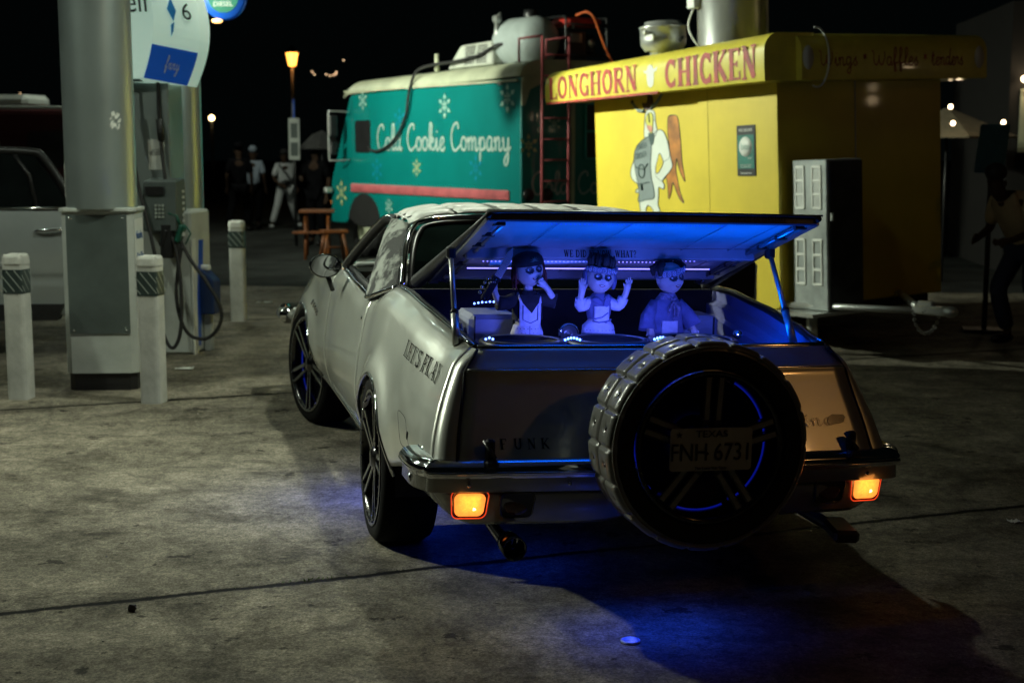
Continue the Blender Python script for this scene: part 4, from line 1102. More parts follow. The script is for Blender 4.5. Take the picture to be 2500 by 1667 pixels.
for (x, y, z, n, m_, sp_) in ((-.43, 1.28, 1.092, 9, M_LEDHOT, .018), (.14, 1.28, 1.080, 6, M_LEDHOT, .02), (-.65, .315, 1.052, 3, M_LEDHOT, .014), (-.315, .315, 1.050, 6, M_LEDHOT, .012), (.055, .315, 1.050, 6, M_LEDHOT, .012)):
    b = MB()
    for i in range(n): b.sphere((x + (i - n / 2) * sp_, y, z + .010 * math.sin(PI * (i + .5) / n)), .0050, 8, 6)
    b.build("led_cluster", m_, car)
b = MB()
for i in range(6): b.sphere((-.70 + .006 * i, .95, .93 + i * .018), .005, 8, 6)
for i in range(5): b.sphere((-.345, .97, .93 + i * .016), .005, 8, 6)
b.build("led_cluster", M_LEDHOT, car)
area("bed_led_light", (-.43, 1.30, 1.05), .16, .8, VIOLET, (R(20), 0, 0), parent=car, shape='RECTANGLE', sy=.03)
for x, p in ((-.30, .75), (.03, .75), (.45, .5)):
    area("bed_led_light", (x, .33, 1.065), .16, p * 1.5, (.09, .13, 1.0), (R(98), 0, 0), parent=car, shape='RECTANGLE', sy=.02, spread=84)

# ------------------------------------------------- raised bed lid, hinged at the cab
TH = R(16.1)
lid = empty("bed_lid", (0, 1.52, 1.175), (-TH, 0, 0)); lid.parent = car
# local: y from 0 (hinge) to -1.31 (rear), z up
def lw(y): return .735 - .048 * (-y / 1.31)
MB().grid(lambda u, v: ((u * 2 - 1) * lw(-1.31 * v), -1.31 * v, .012 + .005 * (1 - (2 * u - 1) ** 4) * (1 + .25 * math.sin(v * 16) * math.sin(u * 20))), 40, 30).build("lid_cover", M_VINYL, lid, solid=.01)
MB().grid(lambda u, v: ((u * 2 - 1) * (lw(-1.31 * v) - .05), -.03 - 1.25 * v, .004 + .004 * math.sin(v * 9 + u * 3)), 12, 12).build("lid_lining", M_LID, lid)
sm2 = MB()
for x in (-.42, -.12, .28, .50):
    sm2.tube([(x, -.1, -.001), (x + .02, -.6, -.001), (x + .05, -1.26, -.001)], .0022, 5)
sm2.build("lining_seam", mat("lining_fold", (.24, .25, .30), .7), lid)
for sd in (-1, 1):
    MB().box((sd * .665, -.66, -.004), (.05, 1.26, .032), bev=.005).build("lid_side_rail", M_ALUM, lid)
    MB().tube([(sd * .612, -.08, -.016), (sd * .612, -1.24, -.016)], .008, 6).build("lid_inner_tube", M_ALUM, lid)
    MB().tube([(sd * (lw(y_) - .008), y_, .004) for y_ in (.03, -.3, -.7, -1.0, -1.31)], [.034, .028, .020, .015, .012], 10).build("lid_edge_roll", M_VINYL, lid)
    for i in range(7): MB().box((sd * .628, -.1 - i * .19, -.016), (.05, .02, .016)).build("rail_clip", M_BLACK, lid)
rr_ = MB().box((0, -1.285, .0), (1.355, .020, .036), bev=.004).build("lid_rear_rail", mat("dark_blue_rail", (.05, .055, .08), .4, .3), lid)
MB().tube([(-.68, -1.302, .019), (0, -1.304, .021), (.70, -1.302, .019)], .004, 5).build("lid_rear_edge", M_ALUM, rr_)
M_RAILINK = mat("rail_ink", (.004, .004, .006), .6)
for s, x in (("THURSDAY", -.33), ("THE", .02), ("SUITCASE OR GLENDALE", .42)):
    f_ = {**SERIF, 'M': SERIF['W']}
    w_ = text_width(s, f_, .8, .05) * .022
    mb, _ = lettering(s, f_, lambda u, v, k: (x - w_ / 2 + u * .022, -1.3005 - k * .00006, -.014 + v * .026), squeeze=.8, gap=.05)
    mb.build("rail_lettering", M_RAILINK, rr_)
cb = MB().box((0, -.70, -.016), (1.30, .035, .05), bev=.004).build("lid_crossbar", M_LID, lid)
s = "WE DID IT NOW, WHAT?"
w_ = text_width(s, SERIF, .8, .05) * .030
mb, _ = lettering(s, SERIF, lambda u, v, k: (-.06 - w_ / 2 + u * .030, -.7185 - k * .00006, -.034 + v * .030), squeeze=.8, gap=.05)
mb.build("crossbar_lettering", M_RAILINK, cb)
MB().box((0, -.22, -.012), (1.30, .035, .04), bev=.004).build("lid_crossbar", M_LID, lid)
MB().tube([(-.52, -.58, -.030), (-.28, -.575, -.024), (0, -.575, -.022)], [.020, .014, .008], 8).build("mesh_light_tube", mat("mesh_tube", (.5, .5, .6), .5, bump=.5, bscale=200), lid)
for (x0, x1, y_, n, m_) in ((-.55, .24, -.60, 44, M_LEDP), (.24, .42, -.63, 9, M_LEDP), (-.46, .30, -1.262, 40, M_LEDDIM)):
    b = MB()
    for i in range(n): b.box((x0 + (x1 - x0) * i / n, y_, -.030 if y_ > -1 else -.02), (.005, .004, .003))
    b.build("led_strip", m_, lid)
MB().tube([(-.58, -.40, -.02), (.56, -.40, -.02)], .0028, 5).build("led_strip", M_LEDP, lid)
# glow of the strips
area("lid_led_light", (0, -.62, -.05), 1.1, .4, BLUE, (R(180), 0, 0), parent=lid, shape='RECTANGLE', sy=.03, spread=175)
area("lid_led_light", (0, -.45, -.06), 1.1, .35, BLUE, (0, 0, 0), parent=lid, shape='RECTANGLE', sy=.03)
area("lid_led_light", (0, -1.22, -.05), 1.1, .9, BLUE, (R(35), 0, 0), parent=lid, shape='RECTANGLE', sy=.03)
area("bed_led_light", (0, .30, 1.02), 1.2, 12.0, BLUE, (R(172), 0, 0), parent=car, shape='RECTANGLE', sy=.03, spread=120)
area("bed_led_light", (.50, .55, 1.0), .5, 2.2, BLUE, (0, R(-100), 0), parent=car, shape='RECTANGLE', sy=.03)
# struts
for sd, yb in ((-1, .42), (1, .40)):
    a = Vector((sd * (.765 if sd < 0 else .66), yb, 1.02)); b_ = Vector((sd * (.76 if sd < 0 else .675), .72 if sd > 0 else .60, 1.372))
    m_ = a.lerp(b_, .34)
    st = MB().tube([m_, b_], .0105, 12).build("gas_strut_rod", M_STEEL, car)
    MB().tube([a, m_], .0165, 12).build("gas_strut_sleeve", M_STEEL, st)
    MB().tube([m_, m_ + (b_ - m_) * .04], .018, 12).build("strut_collar", M_BLACK, st)
    MB().box(b_, (.035, .05, .05), bev=.008).build("strut_bracket", M_BLACK, st)
MB().sphere((.50, .62, 1.03), (.022, .02, .020), 12, 8).build("chrome_knob", M_CHROME, car)

# ------------------------------------------------- mirror
mr = MB().lathe([(0, .03), (.048, .028), (.080, .015), (.086, 0), (.082, -.010), (.077, -.010)], 32, (-1.0, 3.0, 1.125), 'Y', sc=(1.05, .78)).build("door_mirror", M_BLACK, car)
MB().lathe([(.0855, .0), (.089, -.004), (.0845, -.011)], 32, (-1.0, 3.0, 1.125), 'Y', sc=(1.05, .78)).build("mirror_rim", M_CHROME, mr)
MB().lathe([(0, -.0095), (.04, -.0095), (.078, -.0093)], 32, (-1.0, 3.0, 1.125), 'Y', sc=(1.05, .78)).build("mirror_glass", mat("mirror_glass", (.75, .76, .8), .02, 1.0, var=.01), mr)
MB().tube([(-.985, 3.0, 1.06), (-.955, 3.03, .985)], .014, 8).build("mirror_stalk", M_BLACK, mr)

# ------------------------------------------------- glow thrown on the ground
area("underglow_light", (-.12, -.16, .36), .5, 1.5, (.01, .06, 1.0), (R(-6), 0, 0), parent=car, shape='RECTANGLE', sy=.08, spread=120)
area("underglow_light", (-.72, 2.15, .33), 1.0, 7.0, (.01, .06, 1.0), (0, R(28), 0), parent=car, shape='RECTANGLE', sy=.06)
area("underglow_light", (-.45, .75, .36), .25, .8, (.01, .06, 1.0), (0, 0, 0), parent=car)
for wx, wy in ((-.86, 1.317), (-.87, 4.263)):
    point("wheel_ring_light", (wx + .0, wy, RT), .2, (.01, .06, 1.0), .08, parent=car)
point("wheel_ring_light", (-.018, -.32, .762), .12, (.01, .06, 1.0), .1, parent=car)
# ================================================================== teal step van
M_TEAL = mat("teal_van_paint", (.0, .165, .155), .38, var=.05, scale=1.2, coat=.3)
M_CREAM = mat("cream_roof_paint", (.42, .44, .31), .5, var=.10, scale=2.5)
M_PINK = mat("dusty_pink_paint", (.42, .10, .11), .5, var=.14, scale=4)
M_VLET = mat("van_letter_white", (.36, .46, .41), .5, var=.06)
M_FLAKE = mat("snowflake_pale", (.34, .52, .44), .5, var=.05)
M_FLAKEY = mat("snowflake_yellow", (.42, .48, .22), .5, var=.05)
M_FLAKEB = mat("snowflake_blue", (.0, .22, .32), .5, var=.05)
van = empty("food_van", (.124, 19.8, 0), (0, 0, R(33.86)), "teal step van with snowflakes, a pink stripe and looping white script on its side", "food truck")
L_ = 5.35; Wd = 2.15
def ztop(y): return 2.97 - .10 * y / L_
body = MB()
prof_ = [(0, .50), (0, 2.72)]
def vansec(y):
    zt_ = ztop(y) - .25
    return [(0.0, y, .52), (0, y, 1.3), (0, y, zt_), (Wd, y, zt_), (Wd, y, 1.3), (Wd, y, .52)]
ys = [0, 1, 2, 3, 4, 4.9]
vs = []
for y in ys: vs += vansec(y)
vs += [(0, 5.75, .52), (0.02, 5.72, 1.22), (.06, 5.12, ztop(5) - .27), (Wd - .06, 5.12, ztop(5) - .27), (Wd - .02, 5.72, 1.22), (Wd, 5.75, .52)]
n = len(ys) + 1
fs = [(i * 6 + k, i * 6 + (k + 1) % 6, (i + 1) * 6 + (k + 1) % 6, (i + 1) * 6 + k) for i in range(n - 1) for k in range(6)]
fs += [(5, 4, 3, 2, 1, 0), tuple((n - 1) * 6 + k for k in range(6))]
body.add(vs, fs)
body.build("body", M_TEAL, van, bevel=.02)
def vroof(u, v):
    y = -.03 + u * 5.2; a = v * PI; x = Wd / 2 - math.cos(a) * (Wd / 2 + .03)
    zz = ztop(y); h = .24
    e = abs(math.cos(a))
    return (x, y, zz - h + h * (1 - e ** 7) ** .6 - (.06 * ((u - .96) / .04) ** 2 if u > .96 else 0))
rfv = MB().grid(vroof, 30, 40, True)
rfv.build("roof", M_CREAM, van, solid=.03)
MB().add([vroof(0, i / 39) for i in range(40)] , [tuple(range(40))]).build("roof_end_panel", M_CREAM, van)
MB().box((-.022, 2.6, 2.68), (.03, 5.1, .03)).box((Wd / 2, -.03, 2.70), (Wd, .03, .05)).build("gutter", M_CREAM, van)
st = MB().box((-.02, 2.62, 1.115), (.035, 4.7, .14), bev=.02).box((-.042, 2.62, 1.115), (.012, 4.6, .06), bev=.004)
st.build("pink_rub_rail", M_PINK, van)
def vside(z0, y0, sz): return lambda u, v, k=0: (-.004 - k * .0003, y0 - u * sz, z0 + v * sz)
w_ = text_width("Cold Cookie Company", SCRIPT, 1.0, .03)
szv = .40; sq = 3.86 / (w_ * szv)
mb, _ = lettering("Cold Cookie Company", SCRIPT, vside(1.73, 4.10, szv), squeeze=sq, wmul=1.05, gap=.03)
mb.build("side_lettering", M_VLET, van)
mb, _ = lettering("Cold Cookie", SCRIPT, lambda u, v, k: (.16 + u * .31, -.004 - k * .0003, 1.13 + v * .31), squeeze=1.15, wmul=1.1, gap=.03)
mb.build("rear_lettering", mat("shaded_letter", (.30, .36, .34), .5), van)  # shade of the less lit rear put into the letter colour
def flake(y, z, r_, m_, face='side', nm="snowflake"):
    b = MB()
    for k in range(6):
        a = PI / 2 + k * PI / 3
        def P2(rr, da=0):
            u, v = rr * r_ * math.cos(a + da), rr * r_ * math.sin(a + da)
            return (-.005 - .0004 * k, y - u, z + v) if face == 'side' else (y + u, -.005 - .0004 * k, z + v)
        b.add([P2(.10, -.5), P2(.42, -.22), P2(.36, 0), P2(.42, .22), P2(.10, .5)], [(0, 1, 2, 3, 4)])
        b.add([P2(.50), P2(.68, -.26), P2(1.0), P2(.68, .26)], [(0, 1, 2, 3)])
    b.build(nm, m_, van)
for y, z, r_, m_ in ((4.55, 2.52, .16, M_FLAKE), (2.0, 2.38, .19, M_FLAKE), (.33, 2.45, .21, M_FLAKE), (2.83, 1.47, .14, M_FLAKEY), (3.72, .85, .13, M_FLAKE), (5.35, 1.02, .22, M_FLAKEY), (3.35, 2.2, .20, M_FLAKEB), (1.15, 1.48, .2, M_FLAKEB), (4.1, 1.42, .2, M_FLAKEB)):
    flake(y, z, r_, m_)
flake(.12, 1.80, .17, M_FLAKEY, 'rear'); flake(.55, 2.1, .12, M_FLAKE, 'rear')
MB().prism(rrect(.52, .52, .05, 3), lambda u, v: (-.008, 4.57 + u, 1.95 + v), lambda u, v: (.01, 4.57 + u, 1.95 + v)).build("side_window", M_BLACK, van)
MB().box((-.01, .5, 2.66), (.03, .1, .06)).build("side_lamp_housing", M_STEEL, van)
# rear face details
MB().box((.86, -.02, 1.85), (.05, .03, 2.2)).build("door_edge_post", M_CREAM, van)
MB().prism([(0, 0), (.34, 0), (.34, -.05), (.14, -.14), (.05, -.36), (0, -.36)], lambda u, v: (u, -.02, 2.70 + v), lambda u, v: (u, .0, 2.70 + v)).build("corner_bracket", M_CREAM, van)
rwv = MB().box((1.32, -.012, 2.0), (.46, .02, .74)).build("rear_window", M_BLACK, van)
MB().box((1.32, -.026, 2.0), (.48, .012, .03)).box((1.08, -.026, 2.0), (.03, .012, .78)).box((1.32, -.026, 1.62), (.48, .012, .03)).box((1.32, -.026, 2.385), (.48, .012, .03)).build("window_frame", mat("teal_frame", (.03, .3, .29), .5), rwv)
for x in (.12, .44): MB().lathe([(0, -.03), (.08, -.025), (.09, 0)], 18, (x, 0, 1.13), 'Y').build("rear_lamp", M_BLACK, van)
b = MB()
for x0 in (.285, .735):
    b.tube([(x0, -.09, .62), (x0, -.09, 3.28)], .020, 6)
for x0, x1 in ((.285, .285), (.735, .735)):
    b.tube([(x0, -.09, 3.28), (x0 - .24, .12, 3.24), (x0 - .24, .12, 2.93)], .020, 6)
for i in range(9): b.tube([(.285, -.09, .75 + i * .285), (.735, -.09, .75 + i * .285)], .014, 6)
b.build("ladder", M_PINK, van)
# front wheel and mirrors
def simple_wheel(x, y, r_, par, hub=M_CREAM):
    t = MB().lathe([(r_ * .55, -.11), (r_ * .95, -.12), (r_, -.08), (r_, .1)], 32, (x, y, r_), 'X').build("wheel", M_RUBBER, par)
    MB().lathe([(0, -.07), (r_ * .2, -.08), (r_ * .3, -.05), (r_ * .52, -.06), (r_ * .56, -.11)], 24, (x, y, r_), 'X').build("hub", hub, t)
for x in (.11, Wd - .11):
    simple_wheel(x, 4.55, .43, van); simple_wheel(x, 1.1, .43, van)
MB().prism([(.56 * math.cos(R(a)), .56 * math.sin(R(a)) * .95) for a in range(0, 181, 12)], lambda u, v: (-.012, 4.55 + u, .50 + v), lambda u, v: (.0, 4.55 + u, .50 + v)).build("wheel_well", M_GAP, van)
b = MB().tube(smooth_poly([(-.02, 5.0, 2.35), (-.30, 5.1, 2.36), (-.34, 5.12, 2.30), (-.34, 5.12, 1.62), (-.30, 5.1, 1.56), (-.02, 5.0, 1.57)], 3), .014, 6)
b.build("mirror_bracket", M_STEEL, van)
MB().box((-.27, 5.1, 2.12), (.16, .05, .36), bev=.03).box((-.27, 5.1, 1.76), (.14, .05, .22), bev=.03).build("wing_mirror", M_BLACK, van)
MB().box((-.10, 5.65, 1.06), (.14, .10, .10), bev=.02).build("marker_lamp", M_STEEL, van)
MB().box((.02, 5.74, .86), (.05, .03, .06)).build("amber_reflector", mat("amber_reflector", (.6, .2, .05), .4), van)
MB().box((Wd / 2, 2.8, .42), (1.6, 5.3, .25)).build("underframe", M_GAP, van)
# roof air conditioner, built in vent pipe
ac = MB()
ac.add([(.18, 1.0, 2.94), (.9, 1.0, 2.94), (.9, 2.15, 2.92), (.18, 2.25, 2.92), (.22, 1.08, 3.28), (.88, 1.08, 3.30), (.86, 1.95, 3.28), (.24, 1.95, 3.26)], [(0, 1, 2, 3), (4, 7, 6, 5), (0, 4, 5, 1), (1, 5, 6, 2), (2, 6, 7, 3), (3, 7, 4, 0)])
acx = ac.build("air_conditioner", mat("weathered_plastic", (.42, .44, .38), .6, var=.1), van, bevel=.04)
b = MB()
for y0 in (1.16, 1.48):
    for i in range(8): b.box((.188 + .004 * i, y0 + .13, 2.99 + i * .033), (.02, .26, .016))
b.build("grille_slat", M_GAP, acx)
MB().tube([(.12, 2.42, 2.9), (.12, 2.42, 3.16)], .035, 8).build("vent_pipe", M_CREAM, van)
# things lying on the van
def on_van(name, lab, cat, x, y, z):
    m = van.matrix_basis
    a = R(33.86); wx = .124 + x * math.cos(a) - y * math.sin(a); wy = 19.8 + x * math.sin(a) + y * math.cos(a)
    return empty(name, (wx, wy, z), (0, 0, a), lab, cat)
tk = on_van("water_tank", "translucent grey plastic water tank lying on the teal van roof beside the air conditioner", "tank", .60, .75, 2.90)
MB().lathe([(0, -.50), (.16, -.48), (.30, -.40), (.345, -.28), (.35, -.05), (.335, 0), (.35, .05), (.35, .3), (.3, .44), (0, .5)], 36, (0, 0, .35), 'Y').build("tank_shell", mat("tank_grey_plastic", (.36, .41, .40), .5, var=.04), tk)
MB().lathe([(0, .06), (.09, .06), (.1, .0), (.1, -.05)], 18, (0, -.1, .73)).build("tank_cap", M_BLACK, tk)
MB().box((0, -.2, .03), (.6, .1, .06)).box((0, .2, .03), (.6, .1, .06)).build("tank_cradle", M_BLACK, tk)
pp = MB().tube([(-.30, .3, .3), (-.30, .3, .66)], .04, 10).box((-.30, .3, .68), (.12, .1, .10), bev=.02).tube([(-.30, .3, .7), (-.24, .3, .76)], .025, 8)
pp.build("tank_valve", M_STEEL, tk)
gn = on_van("generator", "red and black portable generator in a tube frame on the teal van roof", "generator", 1.22, .42, 2.96)
b = MB()
for x in (-.36, .36):
    b.tube(smooth_poly([(x, -.26, .02), (x, -.26, .56), (x, -.22, .62), (x, .22, .62), (x, .26, .56), (x, .26, .02)], 3), .018, 7)
for y in (-.26, .26):
    b.tube([(-.36, y, .10), (.36, y, .10)], .016, 7); b.tube([(-.36, y, .52), (.36, y, .52)], .016, 7)
b.build("tube_frame", M_BLACK, gn)
MB().box((0.02, 0, .56), (.62, .42, .12), bev=.04).build("fuel_tank", mat("generator_red", (.50, .03, .02), .4), gn)
MB().box((-.1, 0, .26), (.36, .34, .38), bev=.03).box((.20, .02, .26), (.2, .26, .28), bev=.04).build("engine_block", M_VINYL, gn)
MB().sphere((.16, -.16, .28), (.06, .04, .06), 14, 8).build("recoil_cover", M_STEEL, gn); MB().box((-.12, -.18, .34), (.18, .02, .12)).build("control_panel", M_STEEL, gn)
MB().sphere((-.24, -.27, .48), (.022, .015, .022), 8, 6).build("gauge", M_WHITE, gn)
cord = on_van("orange_cord", "orange extension cord draped over the generator down to the yellow stand", "cord", 1.22, .42, 2.96)
MB().tube(smooth_poly([(-.06, -.1, .66), (.0, -.25, .70), (.06, -.34, .62), (.14, -.38, .40), (.24, -.42, .15), (.34, -.5, -.05), (.45, -.7, -.2)], 6), .016, 7).build("cord", mat("orange_cord_rubber", (.8, .16, .03), .5), cord)
cab = on_van("black_cable", "thick black cable looping from the van roof down across its side lettering", "cable", 0, 0, 0)
MB().tube(smooth_poly([(.3, .8, 3.22), (.2, .95, 3.2), (.14, 1.3, 3.08), (.1, 1.9, 3.02), (.02, 2.4, 2.99), (-.05, 2.75, 2.9), (-.06, 2.95, 2.6), (-.05, 3.05, 2.3), (-.05, 3.3, 2.0), (-.05, 3.6, 1.82), (-.05, 3.95, 1.72), (-.03, 4.25, 1.73), (-.02, 4.35, 1.78)], 6), .022, 8).build("cable", M_RUBBER, cab)

# ================================================================== yellow chicken trailer
M_YEL = mat("yellow_trailer_paint", (.60, .47, .035), .42, var=.05, scale=1.6, coat=.2, bump=.03, bscale=2)
M_YELS = mat("yellow_sign_paint", (.66, .57, .07), .4, var=.06, scale=5, coat=.25)
M_RED = mat("brick_red_sign_paint", (.36, .030, .018), .5, var=.25, scale=9)
TA = Matrix.Rotation(R(-2.4), 4, Vector((.19, .98, 0))) @ Matrix.Rotation(R(30), 4, 'Z')
tr = empty("food_trailer", (2.37, 12.6, 0), TA.to_euler(), "yellow food trailer with red serif lettering on its rounded visor sign", "food trailer")
MB().box((1.0, 1.43, 1.38), (2.0, 2.86, 2.04), bev=.012).build("body", M_YEL, tr)
b = MB()
for x in (.02,): b.box((x - .006, -.006, 1.38), (.03, .03, 2.0))
b.build("corner_trim", M_YEL, tr)
for y in (.95, 1.9): MB().box((-.0015, y, 1.38), (.003, .006, 2.0)).build("panel_seam", mat("yellow_seam", (.45, .36, .02), .6), tr)
MB().box((.92, -.004, 1.38), (.010, .006, 2.0)).build("conduit", M_SILL, tr)
# visor: rounded top
def visor(name, a, b_, outward, z0, z1a, z1b, dep=.30):
    a, b_, ow = Vector(a), Vector(b_), Vector(outward)
    def pr(z1): return [(dep - .005, z0), (dep, z0 + .02)] + [(dep - .16 + .16 * math.cos(R(t)), z1 - .16 + .16 * math.sin(R(t))) for t in range(0, 91, 10)] + [(.0, z1), (-.25, z1 + .0), (-.25, z0 + .0)]
    A1, B1 = pr(z1a), pr(z1b); n_ = len(A1)
    vs = [(a + ow * o).to_tuple()[:2] + (z,) for o, z in A1] + [(b_ + ow * o).to_tuple()[:2] + (z,) for o, z in B1]
    m_ = MB(); m_.add(vs, [(i, i + 1, n_ + i + 1, n_ + i) for i in range(n_ - 1)], True)
    m_.add(vs, [tuple(range(n_ - 1, -1, -1)), tuple(n_ + i for i in range(n_)), (0, n_, 2 * n_ - 1, n_ - 1)])
    return m_.build(name, M_YELS, tr)
vz = visor("visor_sign", (0, -.22, 0), (0, 3.32, 0), (-1, 0, 0), 2.34, 2.745, 2.665)
vz2 = visor("front_visor_sign", (.05, 0, 0), (2.28, 0, 0), (0, -1, 0), 2.34, 2.745, 2.74, .29)
def sgn(y0, z0, sz, dz): return lambda u, v, k=0: (-.3025 - k * .0004, y0 - u * sz, z0 + v * sz * (1 + dz * u) + .012 * u * sz)
f1 = lambda y0, z0, h0, h1, tot, sx: (lambda u, v, k=0: (-.3025 - k * .0004, y0 - u * sx, z0[0] + (z0[1] - z0[0]) * u / tot + v * (h0 + (h1 - h0) * u / tot)))
t1 = text_width("LONGHORN", SERIF, 1, .05); mb, _ = lettering("LONGHORN", SERIF, f1(3.24, (2.375, 2.375), .215, .235, t1, 1.62 / t1), gap=.05)
mb.build("sign_lettering", M_RED, vz)
t1 = text_width("CHICKEN", SERIF, 1, .05); mb, _ = lettering("CHICKEN", SERIF, f1(1.19, (2.375, 2.375), .235, .275, t1, 1.33 / t1), gap=.05, wmul=1.1)
mb.build("sign_lettering", M_RED, vz)
MB().prism([(.0, .0), (.05, .02), (.07, .08), (.07, .14), (.13, .155), (.14, .19), (.11, .175), (.06, .17), (.04, .205), (.0, .215), (-.04, .205), (-.06, .17), (-.11, .16), (-.14, .17), (-.12, .14), (-.07, .135), (-.07, .08), (-.05, .02)], lambda u, v: (-.303, 1.42 - u * .8, 2.385 + v), lambda u, v: (-.298, 1.42 - u * .8, 2.385 + v)).build("sign_silhouette", M_WHITE, vz)
MB().box((-.292, 2.3, 2.337), (.03, 2.0, .022)).build("red_edge", M_RED, vz)
for x, w_ in ((.10, .060), (2.16, .06)):
    MB().lathe([(0, -.003), (w_, -.002), (w_, 0)], 24, (x + .02, -.293, 2.53), 'Y', sc=(1, 1.7)).build("sign_oval", M_WHITE, vz2)
xx = .24
for wd_, sq_ in (("Wings", 1.55), ("*", 1.2), ("Waffles", 1.55), ("*", 1.2), ("tenders", 1.3)):
    mb, adv = lettering(wd_, SCRIPT, lambda u, v, k: (xx + u * .112, -.2925 - k * .0003, 2.46 + v * .15), squeeze=sq_, wmul=.9, gap=.02)
    mb.build("sign_lettering", M_RED, vz2); xx += adv * .112 + .05
# white hoop of cable on the visor end
MB().tube([(.20 + .14 * math.cos(R(a)), -.31, 2.53 + .25 * math.sin(R(a))) for a in range(-110, 100, 8)], .008, 6).build("white_hoop_cable", M_WHITE, tr)
# mural on the left wall (x = 0): y grows away from the camera
def mu(u, v): return (2.278 - .967 * u, 1.384 + .62 * v)
def zz(x, y): return (.06 + (x - 605) / 663, .97 + (550 - y) / 700)     # sketch grid of the painting
M_INK2 = mat("mural_outline", (.02, .05, .045), .5)
M_MURW = mat("mural_white", (.52, .56, .50), .5, var=.03); M_MURG = mat("mural_grey", (.17, .21, .21), .5, var=.05); M_MURO = mat("mural_orange", (.36, .13, .012), .5, var=.3, scale=5)
def mural(pts, m_, name, lvl, rim=.0042, n=3):
    p2 = [(p.x, p.y) for p in smooth_poly([(*zz(a, b), 0) for a, b in pts], n, True)]
    MB().prism(p2, lambda u, v: (-.0022 - lvl * .0012,) + mu(u, v), lambda u, v: (0.001,) + mu(u, v)).build(name, m_, tr)
    if rim: MB().tube([(-.0022 - lvl * .0012,) + mu(*p) for p in p2], rim, 5, True).build("painted_outline", M_INK2, tr)
mural([(1060, 400), (1110, 388), (1155, 410), (1172, 520), (1185, 700), (1195, 900), (1222, 1095), (1195, 1060), (1155, 950), (1135, 850), (1125, 960), (1140, 1080), (1165, 1220), (1205, 1325), (1165, 1300), (1120, 1200), (1088, 1110), (1070, 1200), (1035, 1290), (1030, 1180), (1015, 1060), (960, 1090), (900, 1040), (905, 960), (985, 890), (1060, 830), (1050, 640), (1045, 480)], M_MURO, "painted_wing", 0)
mural([(785, 620), (782, 500), (800, 340), (850, 310), (905, 340), (912, 450), (925, 560), (860, 640)], M_MURW, "painted_neck", 1)
mural([(660, 830), (620, 930), (605, 1020), (640, 1090), (690, 1130), (700, 1180), (665, 1180), (660, 1220), (700, 1228), (700, 1300), (705, 1400), (720, 1480), (780, 1480), (775, 1400), (800, 1362), (850, 1400), (870, 1465), (930, 1465), (935, 1410), (915, 1350), (925, 1250), (930, 1160), (980, 1185), (995, 1130), (975, 1085), (1085, 950), (1070, 830), (1040, 660), (1000, 560), (950, 535), (890, 570), (800, 620), (720, 720)], M_MURW, "painted_figure", 2)
mural([(950, 790), (985, 870), (975, 930), (920, 1010), (898, 960), (920, 880)], M_YEL, "painted_gap", 3)
mural([(830, 600), (740, 650), (670, 740), (655, 860), (670, 1000), (690, 1130), (700, 1230), (690, 1320), (780, 1300), (875, 1278), (870, 1150), (850, 1060), (845, 900), (860, 720), (850, 640)], M_MURG, "painted_apron", 4)
mural([(830, 570), (895, 575), (880, 690), (850, 680)], M_INK2, "painted_tie", 5, 0)
mural([(800, 430), (830, 350), (880, 350), (890, 430), (880, 520), (870, 575), (840, 540), (820, 480)], mat("mural_yellow", (.48, .46, .06), .5), "painted_face", 5, .003)
mural([(815, 480), (870, 490), (880, 540), (850, 555), (825, 520)], mat("mural_pink", (.5, .2, .14), .5), "painted_tongue", 6, 0)
for i, pts in enumerate(([(790, 320), (730, 310), (690, 270), (650, 210)], [(880, 280), (930, 245), (970, 190), (1010, 130)])):
    P3 = [(-.008,) + mu(*zz(p.x, p.y)) for p in smooth_poly([(a_, b_, 0) for a_, b_ in pts], 4)]
    MB().tube(P3, [.022 - .013 * k / (len(P3) - 1) for k in range(len(P3))], 6).build("painted_horn", M_MURG, tr)
    MB().sphere(P3[-1], (.008, .028, .020), 10, 6).build("painted_horn_tip", mat("mural_brown", (.06, .02, .01), .6), tr)
mural([(790, 300), (770, 230), (820, 230), (840, 140), (880, 160), (880, 300)], MATS["mural_brown"], "painted_comb", 6, 0)
def ink(pts, r_): MB().tube([(-.011,) + mu(*zz(*p)) for p in pts], r_, 5).build("painted_line", M_INK2, tr)
ink([(690, 1130), (780, 1110), (830, 1105)], .005); ink([(735, 1120), (740, 1190)], .013); ink([(840, 350), (850, 450)], .008)
ink([(740 + 36 * math.cos(R(a_)), 980 - 75 * math.sin(R(a_))) for a_ in range(0, 361, 24)], .006); ink([(670, 930), (705, 955), (775, 955), (815, 900)], .006)
for w_, x_, y_, s_ in (("LONGHORN", 690, 750, 20), ("CHICKEN", 665, 850, 28)):
    mb, _ = lettering(w_, SERIF, lambda u, v, k: (-.0105 - k * .0002,) + mu(*zz(x_ + u * s_ , y_ - v * 60 - u * s_ * .25)), wmul=.8, gap=.04)
    mb.build("apron_lettering", M_INK2, tr)
